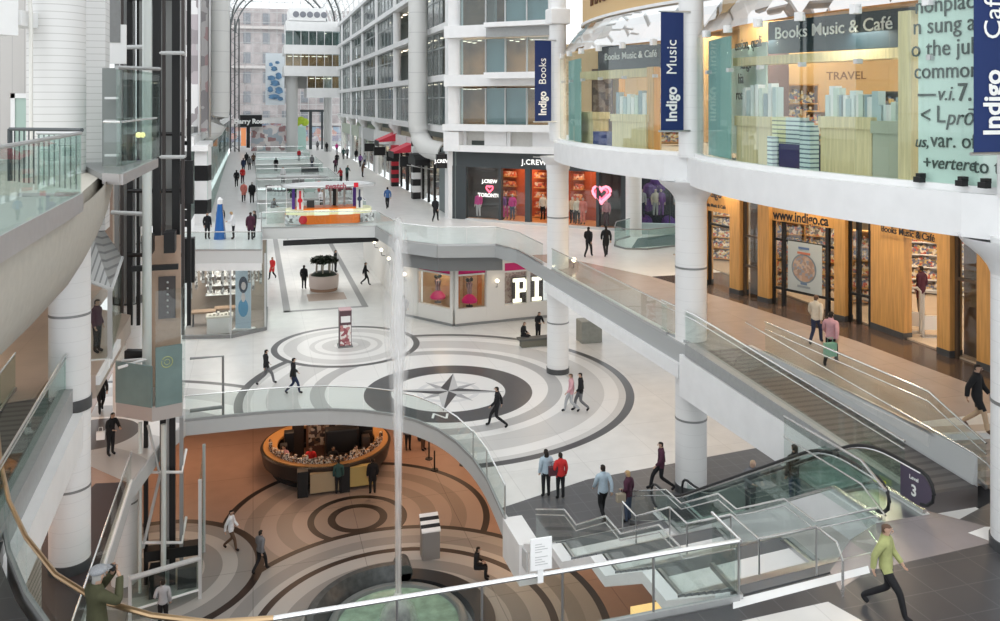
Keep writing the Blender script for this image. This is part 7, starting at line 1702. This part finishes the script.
# cafe seats on the bridges
def chair(m, x, y, z):
    pass
def seat(label, x, y, rz, group, c=black):
    t = thing('chair', label, 'chair', (x, y, 5.3), rz, group)
    part('seat', c, t, lambda m: m.box(-.3, .3, -.3, .3, .38, .48), local=True); part('backrest', c, t, lambda m: m.box(-.3, .3, .24, .32, .48, .95), local=True)
    for a in (-.25, .25):
        for b_ in (-.25, .25): part('leg', steel, t, lambda m: m.cyl(a, b_, 0, .4, .025, n=6), local=True)
    return t
s0 = seat('black lounge chair in the row on the second bridge', on_y(269, 79)[0], 79, PI, 'black chairs on the second bridge')
for px in (273, 277, 281, 285, 289):
    c_ = copy_tree(s0); c_.location = (on_y(px, 79)[0], 79 + random.uniform(-.4, .4), 5.3); c_.rotation_euler = (0, 0, random.choice((PI, 0, PI / 2)))
s1_ = seat('dark chair in the row on the third bridge', on_y(304, 100)[0], 100, 0, 'dark chairs on the third bridge', dark)
for px in (307, 310, 313, 316): c_ = copy_tree(s1_); c_.location = (on_y(px, 100)[0], 100, 5.3)
s2_ = seat('dark red chair on the second bridge near the right gallery', on_y(332, 78)[0], 78, 0, 'dark red chairs by the right gallery', mat('seat_red', (.18, .03, .05), .6))
for px in (337, 343, 349): c_ = copy_tree(s2_); c_.location = (on_y(px, 78)[0], 78 + random.uniform(-.8, .8), 5.3)
for i, (px, w, c_) in enumerate(((298, 12, mat('screen_grey', (.25, .25, .25), .5)), (310, 10, mat('booth_mint', (.55, .68, .64), .5)), (319, 3, mat('stand_red', (.6, .12, .08), .5)))):
    a, b_ = on_y(px - w / 2, 80)[0], on_y(px + w / 2, 80)[0]
    t = thing('screen', ['grey screen behind the chairs on the second bridge', 'pale mint booth wall on the second bridge', 'small red stand on the second bridge'][i], 'screen', (a, 80, 5.3))
    part('board', c_, t, lambda m: m.box(a, b_, 80, 80.12, 5.4, 6.6 if i < 2 else 6.4)); part('feet', steel, t, lambda m: m.box(a, a + .1, 79.8, 80.3, 5.3, 5.42).box(b_ - .1, b_, 79.8, 80.3, 5.3, 5.42))
# pale oval roof farther
t = thing('oval_canopy', 'pale flat oval canopy of a stall on the second bridge', 'canopy', (3.5, 77, 5.3)); cxx = on_y(299, 77)[0]
part('roof', palegrey, t, lambda m: oval(m, 1.9, .9, 7.1, 7.2, c=(cxx, 77))); part('post', steel, t, lambda m: m.cyl(cxx, 77, 5.3, 7.1, .06, n=10))

# ================================================================ CONCOURSE PIECES
tx_, ty_ = on_floor(345, 346, 0)
to = thing('advert_totem', 'red and white printed advert totem in the middle of the small floor circle', 'advert totem', (tx_, ty_, 0))
part('body', mat('totem_plum', (.11, .06, .07), .5), to, lambda m: m.box(tx_ - .33, tx_ + .33, ty_ - .33, ty_ + .33, .08, 2.05, Matrix.Identity(4)))
part('base', grey, to, lambda m: m.box(tx_ - .4, tx_ + .4, ty_ - .4, ty_ + .4, 0, .08))
part('print', picture('totem_print', [(.30, .08, .10), (.75, .70, .66), (.45, .2, .2), (.8, .78, .76)], 3.5), to, lambda m: m.box(tx_ - .30, tx_ + .30, ty_ - .345, ty_ - .33, .12, 1.25))
part('headline', white, to, lambda m: m.box(tx_ - .26, tx_ + .26, ty_ - .345, ty_ - .33, 1.4, 1.75)); part('cap', mat('cap_pink', (.6, .4, .42), .5), to, lambda m: m.box(tx_ - .34, tx_ + .34, ty_ - .34, ty_ + .34, 2.05, 2.1))
px_, py_ = 4.95, 63.0
pt = thing('palm_planter', 'round pale planter of short dark palms on the concourse under the bridge', 'planter', (px_, py_, 0))
part('tub', mat('planter_pale', (.66, .55, .50), .5), pt, lambda m: m.lathe([(1.0, .22), (1.04, .3), (1.08, 1.1), (1.0, 1.14), (.96, 1.05), (0, 1.05)], px_, py_, 32), True); part('wood_base', mat('planter_wood', (.36, .22, .15), .6), pt, lambda m: m.lathe([(0, 0), (.96, 0), (1.0, .24), (0, .24)], px_, py_, 32), True)
part('soil_cover', lf_d, pt, lambda m: m.lathe([(.96, 1.06), (.7, 1.3), (0, 1.35)], px_, py_, 20), True)
for k in range(7):
    a = 2 * PI * k / 7; x, y = px_ + .6 * math.cos(a), py_ + .6 * math.sin(a)
    part('trunk', mat('trunk_pale', (.4, .36, .3), .8), pt, lambda m: m.tube([(x, y, 1.1), (x + .04, y, 2.0)], .05, 6)); q = part('fronds', lf_d, pt, lambda m: foliage(m, (x, y, 2.1), .42, 150, .2, .7)); q['kind'] = 'stuff'
part('planter_mat', mat('planter_mat', (.46, .36, .30), .5), pt, lambda m: m.box(px_ - 1.3, px_ + 1.3, py_ - 3.4, py_ - 1.2, 0, .012))
# bench and bin
bx_, by_ = on_floor(532, 347, 0)
be = thing('bench', 'dark bench beside the far white column on the concourse', 'bench', (bx_, by_, 0))
part('seat', mat('bench_slate', (.1, .1, .095), .5), be, lambda m: m.box(bx_ - .75, bx_ + 1.2, by_ - .1, by_ + .5, .38, .48)); part('base', mat('bench_olive', (.16, .155, .12), .6), be, lambda m: m.box(bx_ - .6, bx_ + 1.1, by_ - .02, by_ + .42, 0, .38))
gx, gy = on_floor(589, 341, 0)
gb = thing('stone_bin', 'square grey stone bin right of the far white column', 'bin', (gx, gy, 0))
part('body', mat('bin_grey', (.30, .31, .28), .6, var=.08, scale=5), gb, lambda m: m.box(gx - .62, gx + .62, gy - .45, gy + .45, 0, 1.2, bev=.02)); part('top', mat('bin_top', (.36, .37, .34), .5), gb, lambda m: m.box(gx - .6, gx + .6, gy - .43, gy + .43, 1.2, 1.24)); part('cups', white, gb, lambda m: m.cyl(gx - .1, gy, 1.24, 1.36, .05, n=10).cyl(gx + .2, gy + .1, 1.24, 1.34, .05, n=10).box(gx + .3, gx + .5, gy - .2, gy, 1.24, 1.3))

# ================================================================ COURT PIECES: coffee kiosk, stand, stanchions
kx, ky = 3.7, 45.4
ck_ = thing('coffee_kiosk', 'round dark coffee kiosk with wooden counter in the fountain court', 'kiosk', (kx, ky, L0))
kd = mat('kiosk_dark', (.035, .026, .022), .4); kw = mat('kiosk_wood', (.50, .26, .09), .4)
part('counter_wall', kd, ck_, lambda m: m.lathe([(2.85, L0 + .25), (3.2, L0 + .5), (3.35, L0 + 1.2), (3.3, L0 + 1.25), (3.0, L0 + 1.2), (2.8, L0 + .25)], kx, ky, 56), True); part('kick', black, ck_, lambda m: m.lathe([(2.8, L0), (2.8, L0 + .28), (2.6, L0 + .28)], kx, ky, 48), True)
part('counter_top', kw, ck_, lambda m: m.lathe([(3.2, L0 + 1.22), (3.2, L0 + 1.28), (2.5, L0 + 1.28), (2.5, L0 + 1.15)], kx, ky, 56), True)
part('inner_floor', mat('kiosk_floor', (.14, .07, .045), .5), ck_, lambda m: m.cyl(kx, ky, L0, L0 + .03, 2.7, n=40))
part('front_panel', mat('kiosk_panel', (.42, .32, .2), .5), ck_, lambda m: m.box(kx - 1.05, kx + .35, ky - 3.42, ky - 3.2, L0 + .12, L0 + 1.05)); part('front_panel', mat('kiosk_gold', (.5, .38, .14), .5), ck_, lambda m: m.box(kx + .85, kx + 2.0, ky - 3.3, ky - 3.0, L0 + .15, L0 + 1.1))
for x in (-1.4, .6): part('front_post', black, ck_, lambda m: m.box(kx + x - .25, kx + x + .25, ky - 3.5, ky - 3.0, L0, L0 + 1.25))
part('brown_board', mat('kiosk_board', (.2, .1, .06), .5), ck_, lambda m: m.box(kx - 1.0, kx - .1, ky + .55, ky + .65, L0 + .1, L0 + 2.3))
part('machine', black, ck_, lambda m: m.box(kx - .1, kx + 1.6, ky - .9, ky - .2, L0 + .9, L0 + 2.1, bev=.08).box(kx + 1.4, kx + 2.4, ky - .3, ky + .5, L0 + .9, L0 + 2.2, bev=.08))
for k, (ax, ay, hh, w_) in enumerate(((-1.9, .2, 1.9, .5), (-1.4, 1.1, 2.3, .6), (.3, .9, 2.4, .8), (1.5, 1.2, 2.2, .7), (2.1, -.2, 1.7, .5), (.1, 1.7, 2.5, 1.2), (-2.2, -.7, 1.6, .35), (1.9, -1.2, 1.8, .4))):
    part('equipment', [black, kd, mat('kiosk_steel', (.16, .14, .13), .35, .6)][k % 3], ck_, lambda m: m.box(kx + ax - w_ / 2, kx + ax + w_ / 2, ky + ay - .25, ky + ay + .25, L0 + (.0 if k % 2 else .9), L0 + hh, bev=.04))
q = part('packed_shelves', picture('kiosk_shelves', [(.02, .015, .012), (.3, .2, .13), (.05, .03, .025), (.5, .4, .3), (.12, .06, .03)], 4), ck_, lambda m: m.box(kx - .9, kx + 2.3, ky + .2, ky + .3, L0 + 1.0, L0 + 2.6)); q['kind'] = 'stuff'
part('machine_base', kd, ck_, lambda m: m.box(kx - .1, kx + 2.3, ky - .9, ky + .4, L0, L0 + .9))
q = part('bottles_and_cups', picture('kiosk_goods', [(.04, .03, .03), (.55, .5, .45), (.1, .07, .06), (.4, .2, .08), (.7, .66, .6)], 9), ck_, lambda m: [m.cyl(kx + 2.85 * math.cos(a), ky + 2.85 * math.sin(a), L0 + 1.28, L0 + 1.4 + random.random() * .28, .05 + .05 * random.random(), n=8) for a in (PI * (1 + k / 60) for k in range(60))]); q['kind'] = 'stuff'
q = part('pastry_glass', shop_glass, ck_, lambda m: m.box(kx - 1.3, kx + .5, ky - 3.3, ky - 2.8, L0 + 1.28, L0 + 1.6))
# baristas and customers inside the coffee kiosk
for i, (px, py, c, lab) in enumerate(((271, 452, 'pink', 'person in pink at the left end of the coffee kiosk counter'), (316, 456, 'bred', 'person in red working inside the coffee kiosk'), (333, 456, 'black', 'person in black working inside the coffee kiosk'), (348, 457, 'cream', 'person in cream at the coffee machine'))):
    x, y = [(kx - 2.15, ky - .95), (kx - .9, ky - 1.5), (kx + .15, ky - 1.75), (kx + 1.2, ky - 1.95)][i]; person(lab, x, y, L0, .4 * i - .5, 'lean', c, 'black', sk=i % 4)
sx, sy = on_floor(431, 556, L0)
st = thing('info_stand', 'grey sloped information stand with striped top by the fountain', 'info stand', (sx, sy, L0))
part('pedestal', mat('stand_grey', (.32, .31, .30), .4, .4), st, lambda m: m.prism([(sx - .42, sy - .3), (sx + .32, sy - .3), (sx + .32, sy + .25), (sx - .42, sy + .25)], L0, [L0 + 1.15, L0 + 1.15, L0 + 1.6, L0 + 1.6]))
for k, c_ in enumerate((white, black, white, black, white)):
    part('top_stripe', c_, st, lambda m: m.prism([(sx - .45, sy - .32 + .12 * k), (sx + .35, sy - .32 + .12 * k), (sx + .35, sy - .2 + .12 * k), (sx - .45, sy - .2 + .12 * k)], [L0 + 1.14 + .1 * k] * 2 + [L0 + 1.24 + .1 * k] * 2, [L0 + 1.19 + .1 * k] * 2 + [L0 + 1.29 + .1 * k] * 2))
for i, (px, py) in enumerate(((429, 459), (434.5, 470), (463, 465))):
    x, y = on_floor(px, py, L0); t = thing('stanchion', ['black queue stanchion nearest the queue', 'black queue stanchion in front of the queue', 'black queue stanchion at the right under the slab edge'][i], 'stanchion', (x, y, L0))
    part('post', black, t, lambda m: m.cyl(x, y, L0 + .03, L0 + 1.0, .04, n=10)); part('base', black, t, lambda m: m.cyl(x, y, L0, L0 + .04, .2, n=16))
x, y = on_floor(424, 441, L0); t = thing('cart', 'brown wooden cart of goods at the back of the court', 'cart', (x, y, L0)); part('body', kw, t, lambda m: m.box(x - .3, x + .4, y, y + .6, L0 + .3, L0 + 1.1)); part('goods', black, t, lambda m: m.box(x - .25, x + .35, y + .05, y + .55, L0 + 1.1, L0 + 1.6)); part('wheels', black, t, lambda m: [m.tube([(x + a, y - .02, L0 + .18), (x + a, y + .08, L0 + .18)], .18, 12) for a in (-.2, .3)])
x, y = on_floor(528, 573, L0); t = thing('bollard', 'small black bollard under the notice in the court', 'bollard', (x, y, L0)); part('post', black, t, lambda m: m.cyl(x, y, L0, L0 + .75, .07, n=12)); part('cap', steel, t, lambda m: m.cyl(x, y, L0 + .75, L0 + .8, .08, n=12))
t = thing('lit_showcase', 'brightly lit golden showcase under the staircase', 'showcase', (*on_floor(655, 612, L0), L0)); x, y = on_floor(652, 640, L0)
part('case', mat('case_gold', (.9, .62, .25), .4, emit=.8), t, lambda m: m.box(x - .6, x + .9, y, y + .5, L0 + .2, L0 + 1.0)); part('stock', picture('case_goods', [(.9, .75, .45), (.5, .2, .05), (.95, .9, .7), (.2, .1, .05)], 5, emit=.3), t, lambda m: m.box(x - .55, x + .85, y - .04, y, L0 + .28, L0 + .95)); part('base', black, t, lambda m: m.box(x - .6, x + .9, y, y + .5, L0, L0 + .2))

# ================================================================ CAMERA AND LIGHT
cd = bpy.data.cameras.new('camera'); co_ = bpy.data.objects.new('camera_view', cd); COL.objects.link(co_)
cd.sensor_width = 36; cd.lens = FL * 36 / 1000; cd.shift_y = -(310.5 - HOR) / 1000; cd.clip_end = 500; cd.clip_start = .1
co_.location = (0, 0, EYE); co_.rotation_euler = (PI / 2, 0, -YAW); S.camera = co_
wd = bpy.data.worlds.new('overcast'); S.world = wd; wd.use_nodes = True; nt = wd.node_tree
bgn = nt.nodes['Background']; bgn.inputs['Color'].default_value = (.93, .97, 1, 1); bgn.inputs['Strength'].default_value = 1.1
def area(name, loc, size, power, col=(1, 1, 1), rot=(0, 0, 0), sy=None):
    l = bpy.data.lights.new(name, 'AREA'); l.energy = power; l.color = col; l.size = size
    if sy: l.shape = 'RECTANGLE'; l.size_y = sy
    o = bpy.data.objects.new(name, l); COL.objects.link(o); o.location = loc; o.rotation_euler = rot; return o
warm = (1, .62, .38); soft = (1, .80, .58)
for i, (x, y) in enumerate(((-4, 48), (2, 46), (8, 46), (12, 40), (13, 33), (-8, 40), (-9, 30), (12, 52))): area('ceiling_or_fill_light', (x, y, -.75), 2.5, 105, warm)
for x, y in ((6, 40.5), (2, 42), (10, 34)): area('ceiling_or_fill_light', (x, y, -.75), 1.5, 25, warm)
for x, y in ((19.4, 33), (20.4, 28.5), (20.8, 24.5), (18, 36), (18, 22)): area('ceiling_or_fill_light', (x, y, 10.7), .8, 80, soft)
for x, y, z, p in ((25, 30, 10.6, 260), (26, 23, 10.6, 260), (23, 36, 10.6, 200)): area('ceiling_or_fill_light', (x, y, z), 3, p, soft)
for x, y, z, p in ((19, 27, 16.7, 260), (20, 20, 16.7, 260), (19, 36, 16.7, 260), (26, 30, 16.5, 300)): area('ceiling_or_fill_light', (x, y, z), 3, p, (1, .74, .46))
for x, y in ((-10, 30), (-12, 40), (-14, 48)): area('ceiling_or_fill_light', (x, y, 10.5), 2.5, 95, soft)
for x, y in ((-8, 30), (-9, 22), (-10, 38)): area('ceiling_or_fill_light', (x, y, 4.5), 2, 120, warm)
for x, y in ((14, 60), (5, 65), (5, 78), (3, 92), (-2, 55)): area('ceiling_or_fill_light', (x, y, 4.5), 3, 120, (1, .95, .88))
for x, y in ((16, 46), (18, 36), (18, 30)): area('ceiling_or_fill_light', (x, y, 4.5), 2.5, 45, (1, .7, .45))
c = cfront(520, 1.6); area('ceiling_or_fill_light', (c[0], c[1], 9.7), 2.5, 130, (1, .6, .36)); c = cfront(585, 1.6); area('ceiling_or_fill_light', (c[0], c[1], 9.7), 2, 90, (1, .6, .36)); c = cfront(482, .5); area('ceiling_or_fill_light', (c[0], c[1], 9.8), .8, 30)
for c in ((11.4, 53), (14.2, 52.2), (17, 52.2)): area('ceiling_or_fill_light', (c[0], c[1], 3.45), .8, 26, (1, .78, .5))
for y in range(68, 140, 10): area('ceiling_or_fill_light', (15.4, y, 8.8), 2, 45, (1, .9, .76))
for c in ((-1.5, 54.5), (-2, 56.5)): area('ceiling_or_fill_light', (c[0], c[1], 4.4), 1.5, 45, (1, .92, .82))
for x, y in ((15.6, 15.5), (15.2, 20), (15.2, 24), (15.2, 33), (15.6, 38)): area('ceiling_or_fill_light', (x + .9, y, 15.6), 1.2, 55, (1, .93, .82))  # added fill lights inside the curved glass, brightening the lettered panel and counters
for px in (470, 515, 545):
    for z in (13.9, 17.8): area('ceiling_or_fill_light', (*cfront(px, 1.6), z), 1.2, 40, (1, .75, .5))
sl_ = bpy.data.lights.new('daylight', 'SUN'); sl_.energy = .9; sl_.angle = 1.4; so_ = bpy.data.objects.new('daylight', sl_); COL.objects.link(so_); so_.rotation_euler = (math.radians(38), math.radians(-8), 0)
vs_ = S.view_settings; vs_.view_transform = 'Standard'; vs_.look = 'None'; vs_.gamma = 1; vs_.use_curve_mapping = False; vs_.exposure = 0.5
S.cycles.use_denoising = True; S.cycles.max_bounces = 8; S.cycles.transparent_max_bounces = 24; S.cycles.diffuse_bounces = 3; S.cycles.glossy_bounces = 3; S.cycles.caustics_reflective = False; S.cycles.caustics_refractive = False
S.cycles.sample_clamp_indirect = 4
